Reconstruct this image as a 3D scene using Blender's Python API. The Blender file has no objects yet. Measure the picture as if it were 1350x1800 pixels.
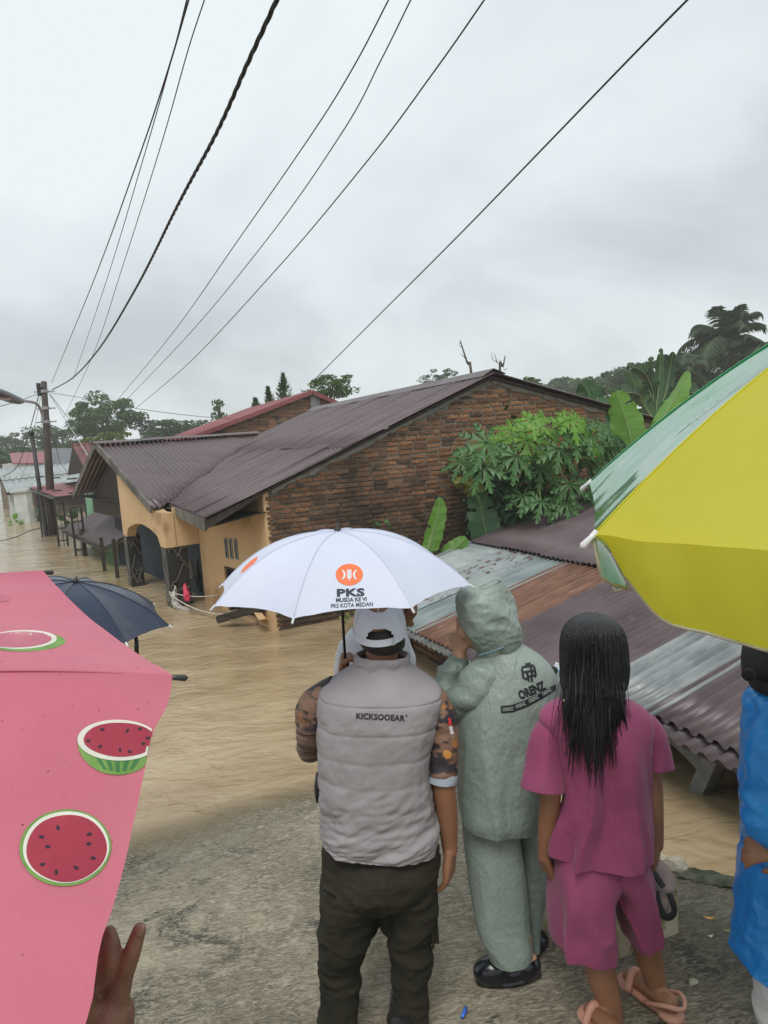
import bpy, bmesh, math, random
import numpy as np
from mathutils import Vector, Matrix
from mathutils.bvhtree import BVHTree
random.seed(7); RNG = np.random.default_rng(7)
scene = bpy.context.scene
col = scene.collection
# ------------------------------------------------------------------ camera
# World: Z up, flood level z = 0, Y runs down the street, X to the right across it. Metres.
CAM_H = 2.42
CAM_M = np.array([[0.91046728, 0.10862674, -0.39906085],
                  [-0.40708817, 0.06507626, -0.91106767],
                  [-0.07299692, 0.99195026, 0.10347047]])
cam_data = bpy.data.cameras.new('camera'); cam = bpy.data.objects.new('camera', cam_data); col.objects.link(cam)
cam_data.sensor_fit = 'HORIZONTAL'; cam_data.sensor_width = 36.0; cam_data.lens = 33.6
cam_data.clip_start = 0.05; cam_data.clip_end = 2000
mw = Matrix(CAM_M.tolist()).to_4x4(); mw.translation = (0, 0, CAM_H)
cam.matrix_world = mw
scene.camera = cam
# ------------------------------------------------------------------ sky and sun (overcast)
SUN_EL, SUN_AZ = math.radians(60), math.radians(212)
world = bpy.data.worlds.new('World'); scene.world = world; world.use_nodes = True
wt = world.node_tree; wt.nodes.clear()
def wn(t, **k):
    n = wt.nodes.new(t)
    for a, b in k.items(): setattr(n, a, b)
    return n
w_out = wn('ShaderNodeOutputWorld')
w_sky = wn('ShaderNodeTexSky', sky_type='NISHITA', sun_disc=False, sun_elevation=SUN_EL, sun_rotation=SUN_AZ)
w_b1 = wn('ShaderNodeBackground'); w_b1.inputs['Strength'].default_value = 0.06
w_b2 = wn('ShaderNodeBackground'); w_b2.inputs['Strength'].default_value = 1.0
w_mix = wn('ShaderNodeMixShader'); w_mix.inputs[0].default_value = 0.93
w_tc = wn('ShaderNodeTexCoord')
w_sep = wn('ShaderNodeSeparateXYZ'); wt.links.new(w_tc.outputs['Generated'], w_sep.inputs[0])
w_add = wn('ShaderNodeMath', operation='ADD'); w_add.inputs[1].default_value = 0.55
w_abs = wn('ShaderNodeMath', operation='ABSOLUTE'); wt.links.new(w_sep.outputs[2], w_abs.inputs[0]); wt.links.new(w_abs.outputs[0], w_add.inputs[0])
w_div = wn('ShaderNodeVectorMath', operation='DIVIDE'); wt.links.new(w_tc.outputs['Generated'], w_div.inputs[0]); wt.links.new(w_add.outputs[0], w_div.inputs[1])
w_n1 = wn('ShaderNodeTexNoise'); w_n1.inputs['Scale'].default_value = 1.5; w_n1.inputs['Detail'].default_value = 7; w_n1.inputs['Roughness'].default_value = 0.5; w_n1.inputs['Distortion'].default_value = 0.35
wt.links.new(w_div.outputs[0], w_n1.inputs['Vector'])
w_rp = wn('ShaderNodeValToRGB')
w_rp.color_ramp.elements[0].position = 0.37; w_rp.color_ramp.elements[0].color = (0.40, 0.443, 0.46, 1)
w_rp.color_ramp.elements[1].position = 0.64; w_rp.color_ramp.elements[1].color = (0.62, 0.668, 0.685, 1)
e = w_rp.color_ramp.elements.new(0.5); e.color = (0.535, 0.582, 0.60, 1)
wt.links.new(w_n1.outputs['Fac'], w_rp.inputs[0])
wt.links.new(w_sky.outputs[0], w_b1.inputs[0]); wt.links.new(w_rp.outputs[0], w_b2.inputs[0])
wt.links.new(w_b1.outputs[0], w_mix.inputs[1]); wt.links.new(w_b2.outputs[0], w_mix.inputs[2]); wt.links.new(w_mix.outputs[0], w_out.inputs[0])
sun_d = bpy.data.lights.new('sun', 'SUN'); sun_d.energy = 1.5; sun_d.angle = math.radians(28); sun_d.color = (1, 0.98, 0.95)
sun = bpy.data.objects.new('sun', sun_d); col.objects.link(sun)
sun.rotation_euler = (math.pi/2 - SUN_EL, 0, math.pi - SUN_AZ); sun.location = (0, 0, 30)
vs = scene.view_settings; vs.view_transform = 'Standard'; vs.look = 'None'; vs.gamma = 1.0; vs.exposure = 0.55; vs.use_curve_mapping = False
scene.cycles.use_denoising = True; scene.cycles.max_bounces = 6; scene.cycles.transparent_max_bounces = 12; scene.cycles.volume_bounces = 2
scene.cycles.caustics_reflective = False; scene.cycles.caustics_refractive = False
# ------------------------------------------------------------------ helpers
FPX = 1260.0
def ray(px, py): return CAM_M @ np.array([(px-675)/FPX, -(py-900)/FPX, -1.0])
EYE = np.array([0, 0, CAM_H])
def P(px, py, d): return EYE + ray(px, py)*d            # surveyed point at depth d
def onz(px, py, z):
    r = ray(px, py); return EYE + r*((z-CAM_H)/r[2])
def ony(px, py, y):
    r = ray(px, py); return EYE + r*(y/r[1])
def onx(px, py, x):
    r = ray(px, py); return EYE + r*(x/r[0])
def onplane(px, py, p0, nrm):
    r = ray(px, py); return EYE + r*(np.dot(np.array(p0)-EYE, nrm)/np.dot(r, nrm))
def V(*a): return np.array(a, float)
def unit(v): v = np.array(v, float); return v/np.linalg.norm(v)
FWD = unit([0.39906, 0.91107, 0.0]); RGT = V(FWD[1], -FWD[0], 0); UP = V(0, 0, 1)

def hash3(i, j, k, s):
    n = (i*374761393 + j*668265263 + k*2147483647 + s*1274126177) & 0xffffffff
    n = ((n ^ (n >> 13))*1274126177) & 0xffffffff
    return ((n ^ (n >> 16)) & 0xffffff)/float(0xffffff)
def noise(p, scale=1.0, seed=0):
    p = np.asarray(p, float)*scale; i = np.floor(p).astype(np.int64); f = p-i; u = f*f*(3-2*f)
    r = 0
    for a in (0, 1):
        for b in (0, 1):
            for c in (0, 1):
                w = (u[..., 0] if a else 1-u[..., 0])*(u[..., 1] if b else 1-u[..., 1])*(u[..., 2] if c else 1-u[..., 2])
                r = r + w*hash3(i[..., 0]+a, i[..., 1]+b, i[..., 2]+c, seed)
    return r*2-1
def fbm(p, scale=1.0, seed=0, o=4):
    r = 0; a = 1.0; t = 0
    for k in range(o):
        r = r + a*noise(p, scale*2**k, seed+k); t += a; a *= .5
    return r/t
def ridge(p, scale=1.0, seed=0):
    return 1-2*np.abs(noise(p, scale, seed))

def wloc(o):
    v = np.zeros(3)
    while o is not None: v = v+np.array(o.location); o = o.parent
    return v
def tag(o, label=None, cat=None, group=None, kind=None):
    if label: o['label'] = label
    if cat: o['category'] = cat
    if group: o['group'] = group
    if kind: o['kind'] = kind
    return o
def thing(name, label, cat, loc=(0, 0, 0), group=None):
    o = bpy.data.objects.new(name, None); col.objects.link(o); o.location = [float(x) for x in loc]; o.empty_display_size = .2
    return tag(o, label, cat, group)
def mk(name, verts, faces, mat=None, parent=None, smooth=False, loc=None):
    """one mesh object from world-space vertices"""
    verts = np.asarray(verts, float)
    base = wloc(parent) if parent is not None else (np.array(loc, float) if loc is not None else np.zeros(3))
    me = bpy.data.meshes.new(name)
    me.from_pydata((verts-base).tolist(), [], [tuple(int(i) for i in f) for f in faces]); me.update()
    if smooth: me.polygons.foreach_set('use_smooth', [True]*len(me.polygons))
    o = bpy.data.objects.new(name, me); col.objects.link(o)
    if parent is not None: o.parent = parent
    else: o.location = [float(x) for x in base]
    if mat is not None: me.materials.append(mat)
    return o
def inst(src, name, parent, loc, rot=(0, 0, 0), scale=(1, 1, 1)):
    o = bpy.data.objects.new(name, src); col.objects.link(o); o.parent = parent
    b = wloc(parent) if parent is not None else np.zeros(3)
    o.location = [float(x) for x in (np.array(loc)-b)]; o.rotation_euler = rot; o.scale = scale
    return o
class MB:
    def __init__(s): s.v = []; s.f = []
    def add(s, v, f):
        n = len(s.v); s.v += [list(map(float, x)) for x in v]; s.f += [tuple(i+n for i in q) for q in f]; return s
    def box(s, c, sz, ax=None):
        ax = np.eye(3) if ax is None else np.array(ax); c = np.array(c, float); h = np.array(sz, float)/2
        v = [c+ax[0]*h[0]*a+ax[1]*h[1]*b+ax[2]*h[2]*d for a in (-1, 1) for b in (-1, 1) for d in (-1, 1)]
        return s.add(v, [(0, 1, 3, 2), (4, 6, 7, 5), (0, 4, 5, 1), (2, 3, 7, 6), (0, 2, 6, 4), (1, 5, 7, 3)])
    def beam(s, a, b, w, h=None, up=(0, 0, 1)):
        a = np.array(a, float); b = np.array(b, float); h = w if h is None else h
        d = unit(b-a); x = np.cross(d, up)
        x = unit(x) if np.linalg.norm(x) > 1e-4 else V(1, 0, 0); y = np.cross(x, d)
        return s.box((a+b)/2, (w, np.linalg.norm(b-a), h), (x, d, y))
    def tube(s, pts, r, n=8, cap=True):
        v, f = sweep(pts, r, n, cap); return s.add(v, f)
    def prism(s, poly, ext):
        """extrude a planar polygon (world points) along vector ext"""
        k = len(poly); poly = [np.array(p, float) for p in poly]; ext = np.array(ext, float)
        return s.add(poly+[p+ext for p in poly], [tuple(range(k))[::-1], tuple(range(k, 2*k))]+[(i, (i+1) % k, k+(i+1) % k, k+i) for i in range(k)])
    def build(s, name, mat=None, parent=None, smooth=False, loc=None, bevel=0):
        o = mk(name, np.array(s.v), s.f, mat, parent, smooth, loc)
        if bevel:
            bm = bmesh.new(); bm.from_mesh(o.data); bmesh.ops.remove_doubles(bm, verts=bm.verts, dist=1e-5)
            bmesh.ops.recalc_face_normals(bm, faces=bm.faces)
            bmesh.ops.bevel(bm, geom=[e for e in bm.edges], offset=bevel, segments=2, affect='EDGES', clamp_overlap=True)
            bm.to_mesh(o.data); bm.free()
        return o
def sweep(pts, r, n=8, cap=True, flat=None):
    pts = np.array(pts, float); m = len(pts); r = np.broadcast_to(np.asarray(r, float), (m,)) if np.ndim(r) < 2 else np.asarray(r, float)
    t = np.gradient(pts, axis=0); t /= np.linalg.norm(t, axis=1)[:, None]+1e-12
    up = V(0, 0, 1) if abs(t[0][2]) < .9 else V(1, 0, 0)
    x = unit(np.cross(t[0], up)); v = []
    ang = np.arange(n)/n*2*math.pi
    for i in range(m):
        x = unit(x-t[i]*np.dot(x, t[i])); y = np.cross(t[i], x)
        ra, rb = (r[i], r[i]) if np.ndim(r[i]) == 0 else r[i]
        for a in ang: v.append(pts[i]+x*math.cos(a)*ra+y*math.sin(a)*rb)
    f = [(i*n+j, i*n+(j+1) % n, (i+1)*n+(j+1) % n, (i+1)*n+j) for i in range(m-1) for j in range(n)]
    if cap: f += [tuple(range(n))[::-1], tuple((m-1)*n+j for j in range(n))]
    return v, f
def grid_faces(n, m, wrap=False):
    """n rings of m points"""
    f = []
    for i in range(n-1):
        for j in range(m if wrap else m-1):
            k = (j+1) % m
            f.append((i*m+j, i*m+k, (i+1)*m+k, (i+1)*m+j))
    return f
def cinterp(keys, n):
    """Catmull-Rom through key rows, n samples"""
    k = np.array(keys, float); m = len(k); out = []
    for s in np.linspace(0, m-1, n):
        i = min(int(s), m-2); u = s-i
        p0 = k[max(i-1, 0)]; p1 = k[i]; p2 = k[i+1]; p3 = k[min(i+2, m-1)]
        out.append(.5*((2*p1)+(-p0+p2)*u+(2*p0-5*p1+4*p2-p3)*u*u+(-p0+3*p1-3*p2+p3)*u**3))
    return np.array(out)
# ------------------------------------------------------------------ materials
MATS = {}
def mat(name, c1, c2=None, scale=4.0, rough=.6, r2=None, bump=0., bscale=30., detail=6., stretch=(1, 1, 1), metal=0., spec=.5,
        pos=(.35, .65), sss=0, trans=0., sheen=0., coat=0., speck=None, bdist=.01, island=None, space='Object', alpha=1.0, crease=0., crscale=9.):
    if name in MATS: return MATS[name]
    m = bpy.data.materials.new(name); m.use_nodes = True; nt = m.node_tree; b = nt.nodes['Principled BSDF']; L = nt.links.new
    N = lambda t: nt.nodes.new(t)
    b.inputs['Roughness'].default_value = rough; b.inputs['Metallic'].default_value = metal; b.inputs['Specular IOR Level'].default_value = spec
    if coat: b.inputs['Coat Weight'].default_value = coat; b.inputs['Coat Roughness'].default_value = .08
    if sheen: b.inputs['Sheen Weight'].default_value = sheen
    if sss: b.inputs['Subsurface Weight'].default_value = sss; b.inputs['Subsurface Radius'].default_value = (.012, .005, .003); b.inputs['Subsurface Scale'].default_value = 1
    b.inputs['Alpha'].default_value = alpha
    tc = N('ShaderNodeTexCoord'); mp = N('ShaderNodeMapping'); mp.inputs['Scale'].default_value = stretch
    if space == 'World':
        g = N('ShaderNodeNewGeometry'); L(g.outputs['Position'], mp.inputs[0])
    else: L(tc.outputs['Object'], mp.inputs[0])
    c1 = tuple(c1)+(1,); c2v = tuple(c2 if c2 is not None else [x*.85 for x in c1[:3]])+(1,)
    nz = N('ShaderNodeTexNoise'); nz.inputs['Scale'].default_value = scale; nz.inputs['Detail'].default_value = detail; nz.inputs['Roughness'].default_value = .6
    L(mp.outputs[0], nz.inputs['Vector'])
    rp = N('ShaderNodeValToRGB'); rp.color_ramp.elements[0].position = pos[0]; rp.color_ramp.elements[1].position = pos[1]
    rp.color_ramp.elements[0].color = c1; rp.color_ramp.elements[1].color = c2v
    L(nz.outputs['Fac'], rp.inputs[0]); out = rp.outputs[0]
    if island:   # per piece brightness/hue variation
        gi = N('ShaderNodeNewGeometry'); oi = N('ShaderNodeObjectInfo'); ad = N('ShaderNodeMath'); ad.operation = 'ADD'; fr = N('ShaderNodeMath'); fr.operation = 'FRACT'
        L(gi.outputs['Random Per Island'], ad.inputs[0]); L(oi.outputs['Random'], ad.inputs[1]); L(ad.outputs[0], fr.inputs[0])
        r3 = N('ShaderNodeValToRGB'); els = r3.color_ramp.elements; r3.color_ramp.interpolation = 'LINEAR'
        for q, cc in enumerate(island):
            el = els[q] if q < 2 else els.new(q/(len(island)-1))
            el.position = q/(len(island)-1); el.color = tuple(cc)+(1,)
        L(fr.outputs[0], r3.inputs[0])
        mx = N('ShaderNodeMix'); mx.data_type = 'RGBA'; mx.blend_type = 'MULTIPLY'; mx.inputs[0].default_value = 1
        L(out, mx.inputs[6]); L(r3.outputs[0], mx.inputs[7]); out = mx.outputs[2]
    if speck:    # (colour, scale, threshold)
        n2 = N('ShaderNodeTexNoise'); n2.inputs['Scale'].default_value = speck[1]; n2.inputs['Detail'].default_value = 4; L(mp.outputs[0], n2.inputs['Vector'])
        r2_ = N('ShaderNodeValToRGB'); r2_.color_ramp.elements[0].position = speck[2]; r2_.color_ramp.elements[1].position = min(speck[2]+.08, 1)
        L(n2.outputs['Fac'], r2_.inputs[0])
        mx = N('ShaderNodeMix'); mx.data_type = 'RGBA'; L(r2_.outputs[0], mx.inputs[0]); L(out, mx.inputs[6]); mx.inputs[7].default_value = tuple(speck[0])+(1,); out = mx.outputs[2]
    L(out, b.inputs['Base Color'])
    if r2 is not None:
        mr = N('ShaderNodeMapRange'); L(nz.outputs['Fac'], mr.inputs[0]); mr.inputs[1].default_value = pos[0]; mr.inputs[2].default_value = pos[1]; mr.inputs[3].default_value = rough; mr.inputs[4].default_value = r2
        L(mr.outputs[0], b.inputs['Roughness'])
    if bump:
        n3 = N('ShaderNodeTexNoise'); n3.inputs['Scale'].default_value = bscale; n3.inputs['Detail'].default_value = 5; L(mp.outputs[0], n3.inputs['Vector'])
        hsrc = n3.outputs['Fac']
        if crease:
            n4 = N('ShaderNodeTexNoise'); n4.inputs['Scale'].default_value = crscale; n4.inputs['Detail'].default_value = 3; n4.inputs['Distortion'].default_value = .6; L(mp.outputs[0], n4.inputs['Vector'])
            k1 = N('ShaderNodeMath'); k1.operation = 'SUBTRACT'; L(n4.outputs['Fac'], k1.inputs[0]); k1.inputs[1].default_value = .5; k2 = N('ShaderNodeMath'); k2.operation = 'ABSOLUTE'; L(k1.outputs[0], k2.inputs[0])
            k3 = N('ShaderNodeMath'); k3.operation = 'MULTIPLY_ADD'; L(k2.outputs[0], k3.inputs[0]); k3.inputs[1].default_value = -crease; L(n3.outputs['Fac'], k3.inputs[2]); hsrc = k3.outputs[0]
        bp = N('ShaderNodeBump'); bp.inputs['Strength'].default_value = bump; bp.inputs['Distance'].default_value = bdist; L(hsrc, bp.inputs['Height']); L(bp.outputs[0], b.inputs['Normal'])
    if trans:    # thin cloth or leaf that lets light through
        tr = N('ShaderNodeBsdfTranslucent'); ms = N('ShaderNodeMixShader'); ms.inputs[0].default_value = trans
        L(out, tr.inputs[0]); L(b.outputs[0], ms.inputs[1]); L(tr.outputs[0], ms.inputs[2]); L(ms.outputs[0], nt.nodes['Material Output'].inputs[0])
    MATS[name] = m
    return m
# ================================================================== SETTING
ROAD_S, ROAD_Y = 0.15, 4.45
def road_z(x, y): return ROAD_S*(ROAD_Y-y)
def road_edge(y): return float(np.interp(y, [-4, 1.2, 2.05, 2.36, 3.0, 4.6, 8], [3.6, 2.85, 2.52, 2.38, 2.28, 2.2, 2.15]))
# --- concrete material: wet broom-finished slab
def concrete_mat():
    m = bpy.data.materials.new('wet_concrete'); m.use_nodes = True; nt = m.node_tree; b = nt.nodes['Principled BSDF']; L = nt.links.new; N = nt.nodes.new
    g = N('ShaderNodeNewGeometry')
    def nz(sc, det=6, st=(1, 1, 1), rot=0, rgh=.6, dist=0.):
        mp = N('ShaderNodeMapping'); mp.inputs['Scale'].default_value = st
        mr = N('ShaderNodeMapping'); mr.inputs['Rotation'].default_value = (0, 0, rot); L(g.outputs['Position'], mr.inputs[0]); L(mr.outputs[0], mp.inputs[0])
        n = N('ShaderNodeTexNoise'); n.inputs['Scale'].default_value = sc; n.inputs['Detail'].default_value = det; n.inputs['Roughness'].default_value = rgh; n.inputs['Distortion'].default_value = dist
        L(mp.outputs[0], n.inputs['Vector']); return n.outputs['Fac']
    def ramp(x, a, b_, c0=(0, 0, 0), c1=(1, 1, 1)):
        r = N('ShaderNodeValToRGB'); r.color_ramp.elements[0].position = a; r.color_ramp.elements[1].position = b_
        r.color_ramp.elements[0].color = tuple(c0)+(1,); r.color_ramp.elements[1].color = tuple(c1)+(1,); L(x, r.inputs[0]); return r.outputs[0]
    def mixc(f, a, b_, mode='MIX'):
        x = N('ShaderNodeMix'); x.data_type = 'RGBA'; x.blend_type = mode
        if isinstance(f, float): x.inputs[0].default_value = f
        else: L(f, x.inputs[0])
        for s, q in ((6, a), (7, b_)):
            if isinstance(q, tuple): x.inputs[s].default_value = q+(1,)
            else: L(q, x.inputs[s])
        return x.outputs[2]
    big = nz(1.3, 6, dist=.9); mid = nz(5.5, 8, rgh=.68); fine = nz(48, 6); grit = nz(150, 3)
    broom = nz(26, 7, st=(.55, 1.35, 1), rot=.35, dist=2.2, rgh=.7)
    base = ramp(big, .34, .66, (.17, .150, .105), (.47, .41, .295))
    base = mixc(ramp(mid, .45, .62), base, (.29, .25, .175))
    base = mixc(ramp(nz(1.7, 8, rgh=.7, dist=1.0), .55, .62), base, (.075, .072, .055))
    pale = ramp(broom, .50, .58); pl = N('ShaderNodeMath'); pl.operation = 'MULTIPLY'; L(pale, pl.inputs[0]); pl.inputs[1].default_value = .72
    base = mixc(pl.outputs[0], base, (.56, .51, .385))
    base = mixc(ramp(broom, .36, .46, (1, 1, 1), (0, 0, 0)), base, mixc(.6, base, (.045, .042, .032)))
    base = mixc(ramp(nz(6.5, 9, rgh=.75, dist=.5), .57, .66), base, (.52, .475, .37))
    base = mixc(ramp(grit, .62, .80, (0, 0, 0), (.5, .5, .5)), base, (.50, .46, .37))
    base = mixc(ramp(grit, .26, .36, (.5, .5, .5), (0, 0, 0)), base, (.06, .056, .045))
    # darker soaked slab on the right hand side of the road
    sx = N('ShaderNodeSeparateXYZ'); L(g.outputs['Position'], sx.inputs[0])
    ws = N('ShaderNodeMath'); ws.operation = 'MULTIPLY_ADD'; L(big, ws.inputs[0]); ws.inputs[1].default_value = 1.1; L(sx.outputs[0], ws.inputs[2])
    wet = N('ShaderNodeMapRange'); L(ws.outputs[0], wet.inputs[0]); wet.inputs[1].default_value = 2.15; wet.inputs[2].default_value = 2.55
    base = mixc(wet.outputs[0], base, mixc(.62, base, (.022, .026, .024)))
    L(base, b.inputs['Base Color'])
    rr = N('ShaderNodeMapRange'); L(mid, rr.inputs[0]); rr.inputs[1].default_value = .35; rr.inputs[2].default_value = .65; rr.inputs[3].default_value = .08; rr.inputs[4].default_value = .30
    r2 = N('ShaderNodeMix'); L(wet.outputs[0], r2.inputs[0]); L(rr.outputs[0], r2.inputs[2]); r2.inputs[3].default_value = .2; L(r2.outputs[0], b.inputs['Roughness'])
    hs = N('ShaderNodeMath'); hs.operation = 'MULTIPLY_ADD'; L(broom, hs.inputs[0]); hs.inputs[1].default_value = 1.3; L(fine, hs.inputs[2])
    h2 = N('ShaderNodeMath'); h2.operation = 'MULTIPLY_ADD'; L(grit, h2.inputs[0]); h2.inputs[1].default_value = .15; L(hs.outputs[0], h2.inputs[2])
    bp = N('ShaderNodeBump'); bp.inputs['Strength'].default_value = .8; bp.inputs['Distance'].default_value = .025; L(h2.outputs[0], bp.inputs['Height']); L(bp.outputs[0], b.inputs['Normal'])
    return m
CONC = concrete_mat()
ys = np.concatenate([np.linspace(-5, .9, 12), np.linspace(1.0, 5.2, 150), np.linspace(5.4, 9, 6)])
us = np.concatenate([np.linspace(-7, -.7, 10), np.linspace(-.6, 1, 110)])
rv = []
for y in ys:
    xe = road_edge(y)
    for u in us:
        x = xe+min(u-1, 0)*2.6 if u > -.6 else xe-4.16+(u+.6)*1.5
        rv.append((x, y, 0))
rv = np.array(rv)
bumpz = .012*fbm(rv, 1.6, 3)+.005*fbm(rv, 9, 8)
edge = np.clip(1-(np.array([road_edge(y) for y in rv[:, 1]])-rv[:, 0])/.16, 0, 1)
rv[:, 0] += edge*.035*fbm(rv, 6, 21)
rv[:, 2] = ROAD_S*(ROAD_Y-rv[:, 1])+bumpz+edge*(.03+.03*fbm(rv, 12, 5))
ny, nx = len(ys), len(us)
f = grid_faces(ny, nx)
n0 = len(rv); side = rv[[i*nx+nx-1 for i in range(ny)]].copy(); side[:, 2] = -.9; side[:, 0] += .12
rv2 = np.concatenate([rv, side]); f += [(i*nx+nx-1, (i+1)*nx+nx-1, n0+i+1, n0+i) for i in range(ny-1)]
road = mk('road', rv2, [q[::-1] if False else q for q in f], CONC, None, True); tag(road, kind='structure')
# mossy broken lip along the road edge
MOSS = mat('moss', (.025, .032, .016), (.075, .08, .05), scale=9, rough=.9, bump=.8, bscale=60, space='World', speck=((.30, .27, .22), 7, .60))
ml = []
yy = np.linspace(.4, 3.4, 140)
for k, y in enumerate(yy):
    xe = road_edge(y); z = road_z(0, y)
    q = np.array([xe, y, 0]); w = .035+.03*noise(q*5, 1, 4); h = .018+.03*noise(q*7, 1, 9)
    for a in range(7):
        t = a/6*math.pi
        ml.append((xe-.01+w*math.cos(t)*1.2+.012*noise(q*30+a, 1, 2), y, z+.02+h*math.sin(t)+.01*noise(q*40+a*3, 1, 7)))
moss = mk('road_edge', ml, grid_faces(140, 7), MOSS, None, True); tag(moss, kind='structure')
# --- flood water
def water_mat():
    m = bpy.data.materials.new('flood_water'); m.use_nodes = True; nt = m.node_tree; b = nt.nodes['Principled BSDF']; L = nt.links.new; N = nt.nodes.new
    g = N('ShaderNodeNewGeometry')
    def nz(sc, det, st=(1, 1, 1), rot=0., dist=0.):
        mr = N('ShaderNodeMapping'); mr.inputs['Rotation'].default_value = (0, 0, rot); L(g.outputs['Position'], mr.inputs[0])
        mp = N('ShaderNodeMapping'); mp.inputs['Scale'].default_value = st; L(mr.outputs[0], mp.inputs[0])
        n = N('ShaderNodeTexNoise'); n.inputs['Scale'].default_value = sc; n.inputs['Detail'].default_value = det; n.inputs['Distortion'].default_value = dist; L(mp.outputs[0], n.inputs['Vector']); return n.outputs['Fac']
    c = N('ShaderNodeValToRGB'); c.color_ramp.elements[0].position = .34; c.color_ramp.elements[1].position = .68
    c.color_ramp.elements[0].color = (.285, .205, .115, 1); c.color_ramp.elements[1].color = (.42, .33, .205, 1)
    L(nz(.8, 6, (.55, 1.2, 1), .4, 1.4), c.inputs[0])
    # thin pale scum lines drawn out by the current
    s = N('ShaderNodeValToRGB'); s.color_ramp.elements[0].position = .60; s.color_ramp.elements[1].position = .73; L(nz(2.6, 8, (.5, 1.4, 1), .45, 3.0), s.inputs[0])
    sm = N('ShaderNodeMath'); sm.operation = 'MULTIPLY'; L(s.outputs[0], sm.inputs[0]); sm.inputs[1].default_value = .25
    mx = N('ShaderNodeMix'); mx.data_type = 'RGBA'; L(sm.outputs[0], mx.inputs[0]); L(c.outputs[0], mx.inputs[6]); mx.inputs[7].default_value = (.52, .42, .26, 1)
    L(mx.outputs[2], b.inputs['Base Color'])
    b.inputs['Roughness'].default_value = .07; b.inputs['IOR'].default_value = 1.33
    h = N('ShaderNodeMath'); h.operation = 'MULTIPLY_ADD'; L(nz(2.4, 5, (.85, 1.25, 1), .35, 1.2), h.inputs[0]); h.inputs[1].default_value = 1.0
    h2 = N('ShaderNodeMath'); h2.operation = 'MULTIPLY_ADD'; L(nz(10, 4, (.8, 1.4, 1), .2, .6), h2.inputs[0]); h2.inputs[1].default_value = .30; L(h2.outputs[0], h.inputs[2]); h2.inputs[2].default_value = 0
    h3 = N('ShaderNodeMath'); h3.operation = 'MULTIPLY_ADD'; L(nz(30, 3, (.7, 1.3, 1)), h3.inputs[0]); h3.inputs[1].default_value = .06; L(h.outputs[0], h3.inputs[2])
    bp = N('ShaderNodeBump'); bp.inputs['Strength'].default_value = .75; bp.inputs['Distance'].default_value = .05; L(h3.outputs[0], bp.inputs['Height']); L(bp.outputs[0], b.inputs['Normal'])
    a = N('ShaderNodeAttribute'); a.attribute_name = 'depth'; mr = N('ShaderNodeMapRange'); L(a.outputs['Fac'], mr.inputs[0])
    mr.inputs[1].default_value = .0; mr.inputs[2].default_value = .075; mr.inputs[3].default_value = .05; mr.inputs[4].default_value = 1.0
    L(mr.outputs[0], b.inputs['Alpha'])
    return m
WATER = water_mat()
rr_ = np.concatenate([np.linspace(2.2, 12, 330), np.geomspace(12.15, 60, 120), np.geomspace(62, 900, 24)])
aa = np.linspace(math.radians(-70), math.radians(125), 330)
R2, A2 = np.meshgrid(rr_, aa, indexing='ij')
wv = np.stack([R2*np.sin(A2), R2*np.cos(A2), np.zeros_like(R2)], -1).reshape(-1, 3)
amp = np.clip((wv[:, 1]-3.4)/2.0, .15, 1)*np.clip(40/np.linalg.norm(wv, axis=1), 0, 1)
q = wv @ np.array([[.92, .39, 0], [-.39, .92, 0], [0, 0, 1]])
wz = .014*fbm(q*np.array([1.2, 2.0, 1]), 1.0, 31, 4)+.007*np.abs(fbm(q*np.array([3.0, 5.0, 1]), 1.0, 57, 3))
wv[:, 2] = wz*amp
water = mk('water', wv, grid_faces(len(rr_), len(aa)), WATER, None, True); tag(water, kind='structure')
dep = np.maximum(wv[:, 2]-(ROAD_S*(ROAD_Y-wv[:, 1]))+.02*fbm(wv, 2.2, 77), np.clip((wv[:, 0]-np.array([road_edge(y) for y in wv[:, 1]])+.05)*2, 0, 1))
at = water.data.attributes.new('depth', 'FLOAT', 'POINT'); at.data.foreach_set('value', np.clip(dep, 0, 1).astype(np.float32))
# river bed under the flood
MUD = mat('mud', (.12, .09, .05), scale=1, rough=.9)
g_ = np.array([(x, y, -1.6) for y in (-400, 900) for x in (-700, 900)])
tag(mk('ground', g_, [(0, 1, 3, 2)], MUD), kind='structure')
# ================================================================== MAIN BRICK HOUSE
def corr(name, O, U, D, pitch, amp, m, parent, rows=4, spw=6, taper=None, sag=.004, seed=0, trap=False, skew=0.):
    """one corrugated sheet: O corner, U vector across the waves, D vector along them"""
    O = np.array(O, float); U = np.array(U, float); D = np.array(D, float); Lu = np.linalg.norm(U)
    nrm = unit(np.cross(U, D)); nrm = nrm if nrm[2] > 0 else -nrm
    k = max(2, int(Lu/pitch*spw)); v = []
    for r in range(rows+1):
        t = r/rows
        for i in range(k+1):
            s = i/k; ph = s*Lu/pitch*2*math.pi
            w = math.sin(ph)
            if trap: w = max(-1, min(1, 2.2*w))
            tt = t*(1-s) if taper == 'tri' else t
            p = O+U*s+D*tt
            v.append(p+nrm*(amp*w)+0)
    v = np.array(v); v += nrm*(sag*fbm(v, 1.3, seed+11, 2))[:, None]
    n = len(v)
    faces = grid_faces(rows+1, k+1)
    v2 = np.concatenate([v, v-nrm*.003])
    f2 = faces+[tuple(x+n for x in q[::-1]) for q in faces]
    bd = [i for i in range(k+1)]; ed = [rows*(k+1)+i for i in range(k+1)]
    f2 += [(bd[i+1], bd[i], bd[i]+n, bd[i+1]+n) for i in range(k)]+[(ed[i], ed[i+1], ed[i+1]+n, ed[i]+n) for i in range(k)]
    return mk(name, v2, f2, m, parent, True)
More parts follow.
